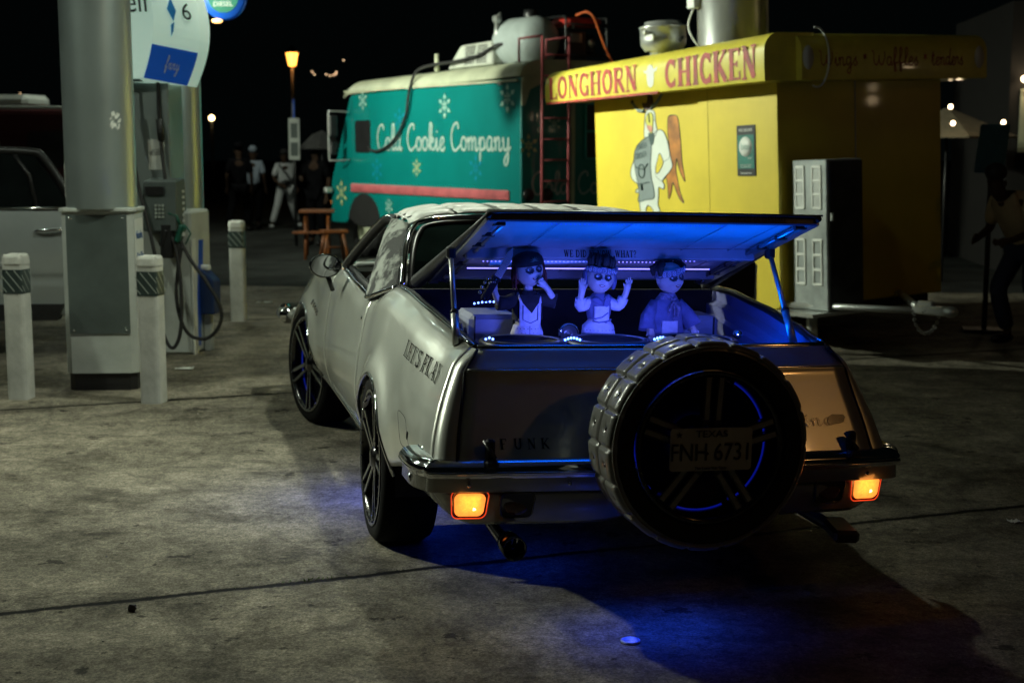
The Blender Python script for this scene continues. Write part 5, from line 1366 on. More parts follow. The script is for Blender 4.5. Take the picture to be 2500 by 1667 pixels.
# poster
po = MB().prism(rrect(.255, .45, .006, 2), lambda u, v: (-.008, .40 + u, 1.765 + v), lambda u, v: (0, .40 + u, 1.765 + v)).build("poster", M_BLACK, tr)
MB().box((-.010, .40, 1.755), (.004, .225, .30)).build("poster_field", mat("poster_green", (.0, .13, .10), .5), po)
MB().lathe([(0, -.0145), (.088, -.0140), (.088, -.011)], 30, (0, .40, 1.80), 'X').build("poster_disc", M_WHITE, po)
block_text("WE DELIVER", "poster_text", .04, M_WHITE, po, frame_mtx((-.0115, .40, 1.945), (0, -1, 0), (0, 0, 1)), sx=.85)
block_text("bite", "poster_text", .085, mat("pale_green", (.2, .35, .3), .5), po, frame_mtx((-.0165, .40, 1.80), (0, -1, 0), (0, 0, 1)))
block_text("squad", "poster_text", .022, M_WHITE, po, frame_mtx((-.0135, .345, 1.70), (0, -1, 0), (0, 0, 1)))
block_text("get the app and order\nyour food from here", "poster_text", .017, M_WHITE, po, frame_mtx((-.0135, .40, 1.63), (0, -1, 0), (0, 0, 1)))
block_text("bitesquad.com", "poster_text", .026, M_WHITE, po, frame_mtx((-.0115, .40, 1.567), (0, -1, 0), (0, 0, 1)))
# cabinet on the tongue
cbm = mat("galvanised_cabinet", (.30, .33, .32), .4, .25, var=.14, scale=5, rvar=.1)
cb2 = MB().box((.30, -.30, 1.02), (.40, .44, 1.29), bev=.008).build("tongue_cabinet", cbm, tr)
MB().box((.31, -.528, 1.02), (.37, .014, 1.26), bev=.004).build("cabinet_door", mat("dark_cabinet_door", (.045, .05, .05), .3, .4, var=.2), cb2)
MB().box((.135, -.545, 1.18), (.02, .03, .07), bev=.005).build("cabinet_latch", M_STEEL, cb2)
for zz, hh, fil in ((1.43, .37, True), (.79, .40, False)):
    for yy in (-.19, -.40):
        fr = MB()
        for dy in (-.052, .052): fr.box((.096, yy + dy, zz), (.014, .022, hh), bev=.005)
        for dz in (-.5, -.167, .167, .5): fr.box((.0955, yy, zz + dz * (hh - .02)), (.0135, .10, .026), bev=.005)
        o_ = fr.build("louvre_frame", M_WHITE, cb2)
        if fil: MB().box((.0975, yy, zz), (.004, .09, hh - .03)).build("louvre_blank", mat("pale_filter", (.40, .42, .40), .6), o_)
# cooler vents on the roof
def drum(x, y, z, r_, h_, nm):
    d = MB().lathe([(r_ * .8, -.02), (r_ * .98, .04), (r_, .10), (r_, h_ * .75), (r_ * 1.04, h_ * .77), (r_ * 1.04, h_ * .82), (r_ * .98, h_ * .84), (r_ * .8, h_ * .90), (r_ * .8, h_), (r_ * .7, h_ * 1.02), (0, h_ * 1.03)], 48, (x, y, z)).build(nm, M_STEEL, tr)
    MB().lathe([(r_ * .62, -.16), (r_ * .6, -.02), (r_ * .9, .02)], 32, (x, y, z)).build("vent_neck", M_STEEL, d)
    return d
d1 = drum(.18, 1.86, 2.78, .225, .26, "exhaust_vent")
MB().sphere((-.075, 1.80, 2.93), .026, 10, 8).box((-.05, 1.74, 2.88), (.02, .08, .06)).build("vent_box", M_WHITE, d1)
d2 = MB().lathe([(.33, -.16), (.33, .58), (.345, .60), (.345, .64), (.2, .68), (0, .70)], 56, (.42, 1.08, 2.84)).build("exhaust_vent", M_STEEL, tr)
MB().box((.07, 1.21, 3.18), (.09, .12, .17), bev=.01).build("vent_box", M_WHITE, d2)
MB().sphere((.38, .75, 3.20), .035, 14, 10).build("vent_knob", M_BLACK, d2)
MB().tube(smooth_poly([(.08, 1.23, 3.10), (.05, 1.28, 2.95), (.08, 1.23, 2.80), (.14, 1.18, 2.72)], 4), .010, 6).build("vent_cable", M_WHITE, d2)
# underneath: wheels, frame, jack, tongue and coupler
simple_wheel(.16, 1.9, .30, tr, M_BLACK); simple_wheel(1.84, 1.9, .30, tr, M_BLACK)
MB().box((1.0, 1.43, .32), (1.8, 2.7, .10)).build("trailer_frame", M_GAP, tr)
tg_ = MB().tube([(.05, .2, .40), (.28, -1.35, .43)], .03, 6).tube([(1.6, .2, .40), (.38, -1.3, .43)], .03, 6).box((.20, -.3, .355), (.6, .5, .03))
tg_.build("tongue", M_STEEL, tr)
cp = MB().box((.30, -1.5, .44), (.09, .34, .07), bev=.015).sphere((.30, -1.70, .44), (.06, .07, .045), 12, 8).box((.3, -1.45, .49), (.05, .16, .04), bev=.01)
cp.build("coupler", M_STEEL, tr)
b = MB()
for i in range(12):
    a = PI * i / 11; c_ = Vector((.30 + .14 * math.cos(a), -1.45, .42 - .17 * math.sin(a)))
    b.tube([c_ + Vector((.014 * math.cos(q), .008 * math.sin(q) if i % 2 else 0, .014 * math.sin(q))) for q in [2 * PI * k / 8 for k in range(8)]], .004, 5, True)
b.build("safety_chain", M_STEEL, tr)
jk = MB().tube([(.13, -.28, .34), (.13, -.28, .10)], .05, 12).tube([(.13, -.28, .1), (.13, -.28, .02)], .03, 10).lathe([(0, 0), (.08, 0), (.08, .02), (0, .02)], 16, (.13, -.28, .005)).tube([(.13, -.33, .33), (.2, -.42, .38)], .012, 6)
jk.build("trailer_jack", M_STEEL, tr)
MB().tube([(-.03 - .01 * math.sin(i * .9), .42 + .085 * math.cos(i * .5), .52 + .16 * math.sin(i * .5)) for i in range(52)], .010, 6).build("coiled_hose", M_RUBBER, tr)

# ================================================================== small things near the trailer
bb = empty("equipment_box", (1.62, 11.7, 0), (0, 0, R(22)), "black equipment case on small wheels between the car and the yellow trailer", "case")
MB().box((0, 0, .48), (.62, .5, .80), bev=.04).build("case_body", M_VINYL, bb)
MB().box((0, 0, .90), (.60, .48, .05), bev=.02).build("case_lid", M_BLACK, bb)
b = MB()
for x in (-.22, .22):
    for y in (-.18, .18): b.lathe([(0, -.02), (.04, -.02), (.04, .02), (0, .02)], 14, (x, y, .04), 'X').box((x, y, .07), (.03, .03, .05))
b.build("caster", M_BLACK, bb)
rp_ = empty("white_rope", (1.30, 11.35, 0), (0, 0, 0), "twisted white rope hanging down the side of the black equipment case", "rope")
b = MB()
for o in (0, PI): b.tube([(.012 * math.cos(i * .6 + o) + .010 * i * .3, .012 * math.sin(i * .6 + o), .92 - i * .018) for i in range(26)], .009, 6)
b.build("rope", M_PAPER, rp_)

# ================================================================== left: silver SUV with its front door open
suv = empty("silver_suv", (-4.3, 12.2, 0), (0, 0, R(4)), "silver grey sport utility car with an open door, cut off by the left edge", "suv")
M_SUV = mat("silver_suv_paint", (.40, .44, .44), .3, .4, var=.02, coat=.7)
MB().prism([(-1.1, .36), (.50, .36), (.58, .55), (.60, 1.24), (-1.1, 1.20)], lambda u, v: (u, 0 - .05 * math.sin((v - .36) * 3.4), v), lambda u, v: (u, .08, v)).build("open_door", M_SUV, suv, bevel=.015)
dr_ = MB().grid(lambda u, v: (-1.1 + u * 1.70 - (0 if v > .2 else (.2 - v) * .3), -.02 - .07 * math.sin(v * PI * .8) + .02 * math.exp(-((v - .28) / .02) ** 2), .45 + v * .80), 14, 26).build("door_skin", M_SUV, suv)
MB().prism([(-1.1, .32), (.42, .32), (.48, .46), (-1.1, .46)], lambda u, v: (u, -.05, v), lambda u, v: (u, .09, v)).build("door_cladding", M_BLACK, suv)
MB().box((.05, -.085, .80), (.28, .02, .05), bev=.008).build("door_moulding", M_SUV, suv)
MB().tube([(-1.1, -.035, 1.255), (.60, -.035, 1.275)], .016, 6).build("belt_trim", M_CHROME, suv)
hd_ = MB().tube(smooth_poly([(.28, -.09, 1.085), (.32, -.125, 1.09), (.46, -.125, 1.095), (.52, -.09, 1.095)], 3), .014, 8)
hd_.sphere((.30, -.075, 1.075), (.05, .01, .028), 12, 8); hd_.build("door_handle", M_CHROME, suv)
wf = MB().tube(smooth_poly([(.60, .0, 1.28), (.48, .01, 1.5), (.34, .03, 1.70), (.24, .04, 1.745), (-.2, .04, 1.76), (-1.1, .04, 1.76)], 5), .032, 8)
wf.tube([(.28, .0, 1.28), (.22, .02, 1.55), (.1, .03, 1.72)], .02, 6).build("window_frame", M_BLACK, suv)
MB().add([(-1.1, .0, 1.28), (.56, .0, 1.28), (.44, .01, 1.5), (.25, .03, 1.72), (-1.1, .03, 1.73)], [(0, 1, 2, 3, 4)]).build("door_glass", mat("black_suv_glass", (.006, .008, .008), .05), suv)
# the cabin and far side of the car behind the open door
MB().prism([(-3.2, .4), (-.35, .4), (-.2, .9), (-.35, 1.3), (-.75, 1.8), (-3.2, 1.85)], lambda u, v: (u, .5, v), lambda u, v: (u, 2.2, v)).build("cabin", M_BLACK, suv, bevel=.05)
simple_wheel(-1.7, 1.2, .36, suv, M_STEEL)
MB().sphere((-.52, -.03, 1.36), (.02, .01, .025)).build("red_indicator", mat("red_indicator", (.5, .02, .01), .4, emit=(1, .05, .02), estr=2.5), suv)

# ================================================================== dark red trailer far left
rt = empty("red_trailer", (-6.9, 21.0, 0), (0, 0, R(-14)), "dark red vintage trailer with rounded roof parked behind the silver suv", "trailer")
M_DR = mat("dark_red_paint", (.04, .006, .008), .45, var=.15, scale=1.5)
MB().prism([(-2.6, .5), (1.15, .5), (1.18, 1.9), (1.10, 2.12), (.9, 2.25), (.4, 2.32), (-2.6, 2.34)], lambda u, v: (u, 0, v), lambda u, v: (u, 2.0, v)).build("body", M_DR, rt, bevel=.08)
MB().tube(smooth_poly([(1.21, -.01, 1.92), (1.10, -.02, 2.14), (.9, -.03, 2.27), (.4, -.03, 2.34), (-2.6, -.03, 2.36)], 4), .028, 6).build("roof_edge", M_SILL, rt)
MB().prism(rrect(.62, .52, .1, 4), lambda u, v: (.18 + u, -.008, 1.75 + v), lambda u, v: (.18 + u, .01, 1.75 + v)).build("window", M_BLACK, rt)
MB().prism(rrect(.30, .52, .08, 4), lambda u, v: (.95 + u, -.008, 1.72 + v), lambda u, v: (.95 + u, .01, 1.72 + v)).build("window", M_BLACK, rt)
MB().box((.92, -.03, 1.62), (.14, .04, .22), bev=.03).build("reflector_lamp", M_STEEL, rt)
MB().lathe([(0, -.02), (.16, -.02), (.17, 0)], 20, (-.74, -.01, 1.82), 'Y').build("round_emblem", M_CREAM, rt)
MB().box((-.75, .7, 2.45), (.80, .7, .20), bev=.07).build("roof_unit", M_SILL, rt)
simple_wheel(-.9, -.02, .33, rt, M_STEEL)
MB().box((-.7, 1.0, .45), (3.4, 1.5, .12)).build("trailer_frame", M_GAP, rt)

# ================================================================== street lamps and distant lights
M_SODIUM = mat("sodium_glass", (.9, .5, .1), .4, emit=(1, .40, .06), estr=5, var=.03)
M_SODHOT = mat("sodium_bulb", (1, .8, .4), .4, emit=(1, .70, .30), estr=14, var=.02)
sl = empty("street_lamp", (-6.15, 40.9, 0), (0, 0, 0), "old style street lamp with a lit amber lantern on a dark pole", "street lamp")
MB().tube([(0, 0, 0), (0, 0, .5), (0, 0, 4.0)], [.11, .07, .05], 10).build("pole", M_BLACK, sl)
ln = MB().lathe([(.10, 0), (.17, .36), (.0, .36)], 6, (0, 0, 4.02)).build("lantern_glass", M_SODIUM, sl)
MB().sphere((0, 0, 4.24), .09, 12, 8).build("bulb", M_SODHOT, ln)
MB().lathe([(.21, .36), (.10, .48), (.03, .56), (0, .58)], 6, (0, 0, 4.02)).build("lantern_cap", M_BLACK, sl)
for i in range(6):
    a = PI / 3 * i; MB().tube([(.105 * math.cos(a), .105 * math.sin(a), 4.02), (.172 * math.cos(a), .172 * math.sin(a), 4.38)], .008, 4).build("lantern_bar", M_BLACK, ln)
point("street_lamp_light", (0, 0, 4.24), 60, (1, .5, .15), .1, parent=sl)
g2 = empty("globe_lamp", (-9.5, 46, 0), (0, 0, 0), "small round amber globe lamp far behind the fuel pump", "street lamp")
MB().tube([(0, 0, 0), (0, 0, 2.6)], .05, 8).build("pole", M_BLACK, g2)
MB().sphere((0, 0, 2.68), .085, 14, 10).build("globe", M_SODHOT, g2)
M_FAIRY = mat("fairy_bulb", (1, .8, .5), .4, emit=(1, .62, .34), estr=3.5, var=.02)
def dist_light(name, u, v, Y, r_, lab, m_=M_FAIRY, grp="small lights strung far behind the van"):
    """far away lamps, each at its own distance down the street"""
    k = Y / 3300.0
    x = (u - 1176) * k * .995; z = 1.79 + (337 - v) * k
    o = MB().sphere((x, Y, z), r_, 10, 8).build(name, m_, None)
    return tag(o, lab, "light", grp)
FL = [(722, 170), (727, 176), (754, 176), (763, 179), (771, 177), (776, 175), (777, 171), (794, 145)]
LB = ["upper of the two warm bulbs just right of the street lantern", "lower of the two warm bulbs just right of the street lantern", "leftmost bulb of the warm cluster left of the teal van roof", "second bulb from the left in the warm cluster left of the van roof", "third bulb from the left in the warm cluster left of the van roof", "low right bulb of the warm cluster left of the van roof", "topmost bulb of the warm cluster left of the van roof", "faint greenish bulb alone above the warm cluster"]
for (u, v), l in zip(FL, LB): dist_light("string_light", u, v, 52, .022, l)
MB().tube(smooth_poly([(-7.5, 52, 4.6), (-6.6, 52, 4.36), (-5.9, 52, 4.70), (-5, 52, 5.4)], 6), .006, 4).build("string_light_wire", M_BLACK).__setitem__('label', "thin dark wire carrying the warm bulbs beside the street lantern")
bpy.data.objects["string_light_wire"]['category'] = "wire"
for (u, v, l) in ((650, 437, "upper headlight glint low between the two men on the left"), (667, 455, "right headlight glint low between the two men on the left"), (643, 452, "faint middle glint low between the two men on the left"), (651, 470, "lowest glint between the two men on the left"), (509, 482, "tiny amber glint low beside the rear canopy column"), (57, 218, "amber lamp far away above the red trailer roof")):
    dist_light("far_light", u, v, 48, .016, l, M_FAIRY, "glints of traffic far down the street")

# sign post in front of the lantern
sg = empty("sign_post", (-3.9, 26.0, 0), (0, 0, R(8)), "white street sign panel with a blue tag on a dark post behind the walking man", "sign")
MB().tube([(0, 0, 0), (0, 0, 2.55)], .03, 8).build("post", M_BLACK, sg)
pn = MB().box((0, -.04, 1.92), (.20, .02, .74), bev=.01).build("sign_panel", M_SILL, sg)
MB().box((0, -.053, 2.07), (.12, .008, .26), bev=.003).box((0, -.053, 1.74), (.13, .008, .24), bev=.003).build("sign_graphic", M_PANEL, pn)
MB().box((0, -.03, 2.45), (.03, .015, .34)).build("blue_tag", M_BLUE, sg)

# wooden stool and low bench beside the van front
M_WOOD = mat("orange_stained_wood", (.14, .040, .006), .5, var=.25, scale=5)
def stool(x, y, rz, h_, lab, nm, wd=.5, dp=.34):
    t = empty(nm, (x, y, 0), (0, 0, rz), lab, nm.split("_")[-1])
    MB().box((0, 0, h_), (wd, dp, .05), bev=.01).build("seat", M_WOOD, t)
    for sx in (-1, 1):
        for sy in (-1, 1):
            MB().tube([(sx * (wd / 2 - .08), sy * (dp / 2 - .05), h_), (sx * (wd / 2 - .0), sy * (dp / 2), 0)], .026, 6).build("leg", M_WOOD, t)
    MB().tube([(-wd / 2 + .03, dp / 2 - .02, h_ * .45), (wd / 2 - .03, dp / 2 - .02, h_ * .45)], .016, 6).build("rung", M_WOOD, t)
    return t
stool(-2.80, 22.6, R(20), .47, "orange wooden step stool beside the front wheel of the teal van", "step_stool", .40, .3)
pt_ = empty("picnic_table", (-3.15, 23.3, 0), (0, 0, R(6)), "orange wooden picnic table with one low seat plank left of the teal van front", "table")
MB().box((0, 0, .76), (.56, .70, .035), bev=.006).build("table_top", M_WOOD, pt_)
MB().box((-.12, -.45, .44), (.52, .20, .035), bev=.006).build("seat_plank", M_WOOD, pt_)
for sx in (-.18, .18):
    MB().tube([(sx, -.2, .75), (sx, -.45, .0)], .028, 6).build("leg", M_WOOD, pt_)
    MB().tube([(sx, .2, .75), (sx, .45, .0)], .028, 6).build("leg", M_WOOD, pt_)
    MB().tube([(sx, -.5, .42), (sx, .4, .42)], .024, 6).build("rail", M_WOOD, pt_)

# ================================================================== right edge: dark building, umbrella, panel
bl = empty("bar_building", (7.1, 20.5, 0), (0, 0, R(-6)), "dark building at the right edge with warm lamps over a framed window", "building")
M_DKWALL = mat("dark_wall", (.006, .005, .004), .8, var=.2)
MB().box((3.4, 2.0, 1.9), (7.0, 4.0, 3.8)).build("wall", M_DKWALL, bl)
wn = MB().box((.75, -.02, 2.15), (1.2, .03, .72)).build("window", M_GAP, bl)
fm_ = MB()
for (cx_, cz_, sx_, sz_) in ((.10, 2.15, .12, .86), (.75, 2.54, 1.42, .10), (.75, 1.78, 1.42, .14), (1.4, 2.15, .10, .86)): fm_.box((cx_, -.04, cz_), (sx_, .04, sz_))
fm_.build("window_frame", M_CREAM, wn)
for i, (x, z) in enumerate(((.05, 2.72), (.20, 2.76))):
    l = MB().sphere((x, -.18, z), .045, 12, 8).build("wall_lamp", mat("wall_lamp_glass", (1, .9, .7), .4, emit=(1, .72, .42), estr=9), bl)
point("wall_lamp_light", (.15, -.3, 2.72), 5, (1, .75, .45), .05, parent=bl)
for (u, v, l) in ((2175, 248, "warm lamp just right of the yellow trailer above the umbrella"), (2182, 285, "small warm lamp just right of the yellow trailer below the umbrella"), (2297, 283, "pale green lamp under the window at the right edge")):
    dist_light("patio_lamp", u, v, 18.0, .030, l, MATS["wall_lamp_glass"], "patio lamps right of the yellow trailer")
um = empty("patio_umbrella", (5.75, 19.2, 0), (0, 0, 0), "tan patio umbrella under a warm lamp right of the yellow trailer", "umbrella")
MB().tube([(0, 0, 0), (0, 0, 2.28)], .02, 8).build("pole", M_BLACK, um)
MB().lathe([(0, .40), (.3, .28), (.95, .02), (.94, .0)], 8, (0, 0, 1.90), smooth=False).build("canopy_cloth", mat("tan_cloth", (.24, .20, .13), .8), um)
point("patio_lamp_light", (5.5, 17.9, 2.3), 1.4, (1, .75, .45), .04)
pl_ = empty("patio_lamp", (7.4, 12.0, 0), (0, 0, 0), "added unseen lamp on a thin pole, warming the person in the tan jacket", "lamp")  # added out of view to brighten the person in the tan jacket
MB().tube([(0, 0, 0), (0, 0, 2.6)], .02, 8).build("pole", M_BLACK, pl_)
MB().sphere((0, 0, 2.66), .06, 12, 8).build("bulb", MATS["wall_lamp_glass"], pl_)
point("patio_lamp_light", (-.02, 0, 2.5), 2.5, (1, .72, .42), .06, parent=pl_)
tv = empty("menu_board", (4.6, 13.9, 0), (0, 0, R(-14)), "dark teal board on a black stand right of the yellow trailer", "board")
MB().prism(rrect(.27, .46, .02, 3), lambda u, v: (u + v * .1, -.03, 1.77 + v), lambda u, v: (u + v * .1, .03, 1.77 + v)).build("board_panel", mat("teal_board", (.02, .10, .11), .4), tv)
MB().tube([(0, 0, 0), (0, 0, 1.6)], .025, 8).box((0, 0, .02), (.4, .3, .03)).build("stand", M_BLACK, tv)

# ================================================================== litter
def litter(name, c, d, m_, lab, cat, rz=0.0, bev=.004):
    o = MB().box((0, 0, d[2] / 2), d, Matrix.Rotation(rz, 3, 'Z'), bev=bev).build(name, m_, None, loc=c)
    return tag(o, lab, cat)
rk = bmesh.new(); bmesh.ops.create_icosphere(rk, subdivisions=2, radius=.018)
for v_ in rk.verts: v_.co += v_.co * random.uniform(-.22, .25)
me = bpy.data.meshes.new("pebble"); rk.to_mesh(me); rk.free(); me.materials.append(mat("dark_stone", (.03, .025, .02), .8))
pe = bpy.data.objects.new("pebble", me); C.objects.link(pe); pe.location = (-1.477, 5.40, .014); tag(pe, "small dark pebble lying on the concrete below the long joint", "pebble")
def crumple(name, loc, r_, m_, lab, cat, flat=.2, rz=0):
    b = MB(); rn = random.Random(int(abs(loc[0]) * 1000))
    b.grid(lambda u, v: ((u - .5) * r_[0] * 2, (v - .5) * r_[1] * 2 + rn.uniform(-.003, .003), abs(rn.gauss(0, .35)) * r_[1] * flat + .003), 8, 6, False)
    o = b.build(name, m_, None, loc=loc, rot=(0, 0, rz)); return tag(o, lab, cat)
crumple("crumpled_paper", (-2.66, 11.53, 0), (.075, .03), M_PAPER, "crumpled white paper on the ground between the bollard and the hose loop", "paper", .9)
crumple("paper_strip", (-2.87, 16.55, 0), (.09, .04), M_PAPER, "thin white paper strip on the ground right of the far bollard", "paper", .5)
crumple("paper_scrap", (2.42, 6.74, 0), (.03, .028), M_PAPER, "white scrap of paper near the joint at the right edge", "paper", .6, .3)
crumple("foil_scrap", (2.85, 7.62, 0), (.03, .018), M_PAPER, "small pale scrap at the right edge above the joint", "scrap", .6, .8)
cp_ = MB().lathe([(.032, 0), (.036, .002), (.036, .008), (.031, .010), (.029, .006), (0, .004)], 24).build("bottle_cap", mat("clear_plastic_cap", (.5, .55, .7), .2, var=.2, scale=50), None, loc=(.432, 5.05, .001)); tag(cp_, "clear round plastic lid lying in the blue glow behind the car", "lid")
b = MB(); rn = random.Random(3)
for i in range(170):
    x = rn.uniform(-3.2, 3.4); y = rn.uniform(3.8, 10.5); s_ = rn.uniform(.0015, .0048)
    b.box((x, y, s_ * .5), (s_ * rn.uniform(1, 2.2), s_ * 1.2, s_), Matrix.Rotation(rn.uniform(0, 3), 3, 'Z'))
tag(b.build("grit", mat("grit_stone", (.20, .19, .17), .8, var=.4, scale=3)), "loose grit and tiny stones scattered over the concrete", "grit", kind="stuff")
b = MB()
for i in range(46):
    t = rn.random(); t = .58 + rn.gauss(0, .03) if i < 30 else t
    x = -2.0 + t * 2.0; y = 5.38 + (x + 1.984) * .372 + rn.uniform(-.012, .012)
    h_ = rn.uniform(.006, .016); a = rn.uniform(0, PI)
    b.add([(x, y, 0), (x + .006 * math.cos(a), y + .006 * math.sin(a), 0), (x + rn.uniform(-.012, .012), y + rn.uniform(-.012, .012), h_)], [(0, 1, 2)])
tag(b.build("weeds_in_joint", mat("weed_green", (.05, .09, .02), .7)), "tiny green weeds growing out of the long concrete joint", "weeds", kind="stuff")

# warm street light standing behind the photographer
s2 = empty("street_lamp", (6.7, .8, 0), (0, 0, 0), "tall street lamp behind the photographer giving a dim orange light", "street lamp")
MB().tube([(0, 0, 0), (0, 0, 5.6), (-.3, .3, 5.9)], .06, 8).build("pole", M_BLACK, s2)
MB().sphere((-.35, .35, 5.85), .14, 12, 8).build("lamp_glass", M_SODHOT, s2)
point("street_lamp_light", (-.35, .35, 5.6), 32, (1, .42, .10), .15, parent=s2)
# ================================================================== people
M_SKIND = mat("dark_skin", (.05, .03, .02), .8, spec=.1); M_SKIN = mat("skin", (.30, .17, .11), .6)
M_HAIR = mat("black_hair", (.008, .007, .007), .8)
def person(loc, rz, sc_, pose, top, bottom, skinm, lab, hat=None, bag=False):
    """pose: dict of joint positions for a 1.7 m figure facing -y"""
    t = empty("person", loc, (0, 0, rz), lab, "person"); t.scale = (sc_,) * 3
    J = dict(pel=(0, 0, .92), wst=(0, 0, 1.06), cst=(0, 0, 1.28), nck=(0, 0, 1.44), hd0=(0, -.01, 1.52), hd1=(0, -.01, 1.66),
             sL=(-.17, 0, 1.39), eL=(-.24, .02, 1.12), wL=(-.24, -.08, .88), hL=(-.24, -.11, .80),
             sR=(.17, 0, 1.39), eR=(.24, .02, 1.12), wR=(.24, -.08, .88), hR=(.24, -.11, .80),
             tL=(-.09, 0, .88), kL=(-.10, -.02, .50), aL=(-.10, .02, .09), fL=(-.11, -.14, .04),
             tR=(.09, 0, .88), kR=(.10, -.02, .50), aR=(.10, .02, .09), fR=(.11, -.14, .04))
    J.update(pose); V = {k: Vector(v) for k, v in J.items()}
    names = list(J); idx = {k: i for i, k in enumerate(names)}
    E_ = [("pel", "wst"), ("wst", "cst"), ("cst", "nck"), ("nck", "hd0"), ("hd0", "hd1"), ("cst", "sL"), ("sL", "eL"), ("eL", "wL"), ("wL", "hL"), ("cst", "sR"), ("sR", "eR"), ("eR", "wR"), ("wR", "hR"), ("pel", "tL"), ("tL", "kL"), ("kL", "aL"), ("aL", "fL"), ("pel", "tR"), ("tR", "kR"), ("kR", "aR"), ("aR", "fR")]
    rad = dict(pel=(.15, .10), wst=(.13, .09), cst=(.15, .10), nck=.05, hd0=.075, hd1=.085, sL=.06, sR=.06, eL=.042, eR=.042, wL=.03, wR=.03, hL=.035, hR=.035, tL=.085, tR=.085, kL=.06, kR=.06, aL=.04, aR=.04, fL=.04, fR=.04)
    verts = [V[k] for k in names]; rr = [rad[k] for k in names]
    edges = [(idx[a], idx[b]) for a, b in E_]
    # fingers
    for s, w_, h_ in (("L", "wL", "hL"), ("R", "wR", "hR")):
        d = (V[h_] - V[w_]).normalized(); sd = d.cross(Vector((0, 1, 0))).normalized() if abs(d.y) < .9 else Vector((1, 0, 0))
        for q, ln in ((-.027, .055), (-.009, .065), (.009, .062), (.027, .05)):
            verts.append(V[h_] + d * (.03 + ln) + sd * q); rr.append(.009); edges.append((idx[h_], len(verts) - 1))
        verts.append(V[h_] + d * .02 + sd * .06); rr.append(.011); edges.append((idx[h_], len(verts) - 1))
    skin("body", verts, edges, rr, skinm, t, 2, idx["pel"])
    def garment(name, chain, edg, r_, m_):
        ii = {k: i for i, k in enumerate(chain)}
        skin(name, [V[k] for k in chain], [(ii[a], ii[b]) for a, b in edg], r_, m_, t, 2, 0)
    slv = {s: V["s" + s].lerp(V["e" + s], .9) for s in "LR"}
    V["mL"], V["mR"] = slv["L"], slv["R"]
    garment("shirt", ["wst", "pel", "cst", "nck", "sL", "mL", "sR", "mR"], [("wst", "pel"), ("wst", "cst"), ("cst", "nck"), ("cst", "sL"), ("sL", "mL"), ("cst", "sR"), ("sR", "mR")], [(.16, .12), (.17, .125), (.18, .13), .065, .085, .07, .085, .07], top)
    V["bL"] = V["kL"].lerp(V["aL"], .92); V["bR"] = V["kR"].lerp(V["aR"], .92)
    garment("trousers", ["pel", "tL", "kL", "bL", "tR", "kR", "bR"], [("pel", "tL"), ("tL", "kL"), ("kL", "bL"), ("pel", "tR"), ("tR", "kR"), ("kR", "bR")], [(.155, .115), .105, .085, .075, .105, .085, .075], bottom)
    c_ = V["hd1"]
    MB().sphere(c_ + Vector((0, .018, .035)), (.092, .10, .085), 16, 10).build("hair" if hat is None else "cap", M_HAIR if hat is None else hat, t)
    f = MB()
    f.sphere(V["hd0"] + Vector((0, -.098, .07)), (.013, .018, .022), 8, 6)
    for s in (-1, 1): f.sphere(V["hd0"] + Vector((s * .088, 0, .07)), (.012, .022, .03), 8, 6)
    f.build("face", skinm, t)
    e = MB()
    for s in (-1, 1): e.sphere(V["hd0"] + Vector((s * .03, -.088, .09)), (.011, .006, .007), 8, 6)
    e.box(V["hd0"] + Vector((0, -.086, .025)), (.045, .006, .008)); e.build("eyes", M_HAIR, t)
    for s in "LR": MB().sphere((V["a" + s] + V["f" + s]) / 2 + Vector((0, 0, -.01)), (.05, .14, .048), 12, 8).build("shoe", M_BLACK if bottom is not M_WHITECLOTH else M_WHITECLOTH, t)
    if bag: MB().tube([V["sL"] + Vector((0, -.1, .06)), V["cst"] + Vector((0, -.16, -.05)), V["pel"] + Vector((.15, -.12, .12))], .016, 6).sphere(V["pel"] + Vector((-.02, -.16, .10)), (.12, .05, .07), 12, 8).build("shoulder_bag", M_BLACK, t)
    return t
M_WHITECLOTH = mat("white_cotton", (.45, .47, .48), .85, var=.08, scale=5)
M_PALEBLUE = mat("pale_blue_cotton", (.28, .33, .40), .85, var=.08)
M_DARKCLOTH = mat("dark_cloth", (.006, .006, .007), 1, var=.2, spec=0)
M_TAN = mat("tan_jacket", (.34, .24, .13), .8, var=.14, scale=6)
M_NAVY = mat("navy_cloth", (.008, .012, .035), .85)
person((-5.0, 31.8, 0), R(25), .98, dict(kL=(-.20, -.06, .50), aL=(-.34, -.10, .09), fL=(-.40, -.22, .05), kR=(.17, .02, .50), aR=(.33, .10, .10), fR=(.36, -.02, .05), eR=(.27, .12, 1.13), wR=(.28, .05, .93), hR=(.28, .0, .86), eL=(-.26, -.02, 1.12), wL=(-.16, -.18, .98), hL=(-.10, -.22, .94)),
       M_WHITECLOTH, M_WHITECLOTH, M_SKIND, "man walking in white T-shirt and white trousers with a small black bag", bag=True)
person((-5.75, 30.5, 0), R(190), 1.06, dict(kL=(-.14, -.10, .50), aL=(-.16, -.05, .09), fL=(-.17, -.2, .05), kR=(.16, .04, .50), aR=(.24, .18, .10), fR=(.25, .05, .05)), M_DARKCLOTH, M_DARKCLOTH, M_SKIND, "man in dark clothes seen from behind, walking away beside the far bollard", hat=M_DARKCLOTH)
person((-5.72, 32.0, 0), R(170), 1.02, dict(), M_PALEBLUE, M_DARKCLOTH, M_SKIND, "man in a loose pale blue shirt half hidden behind the dark clothed man", hat=M_PALEBLUE)
p4 = person((-3.55, 26.2, 0), R(-20), 1.06, dict(eL=(-.26, -.06, 1.16), wL=(-.14, -.24, 1.12), hL=(-.10, -.30, 1.13)), M_DARKCLOTH, M_DARKCLOTH, M_SKIND, "man in dark clothes standing at the nose of the teal van", hat=M_DARKCLOTH)
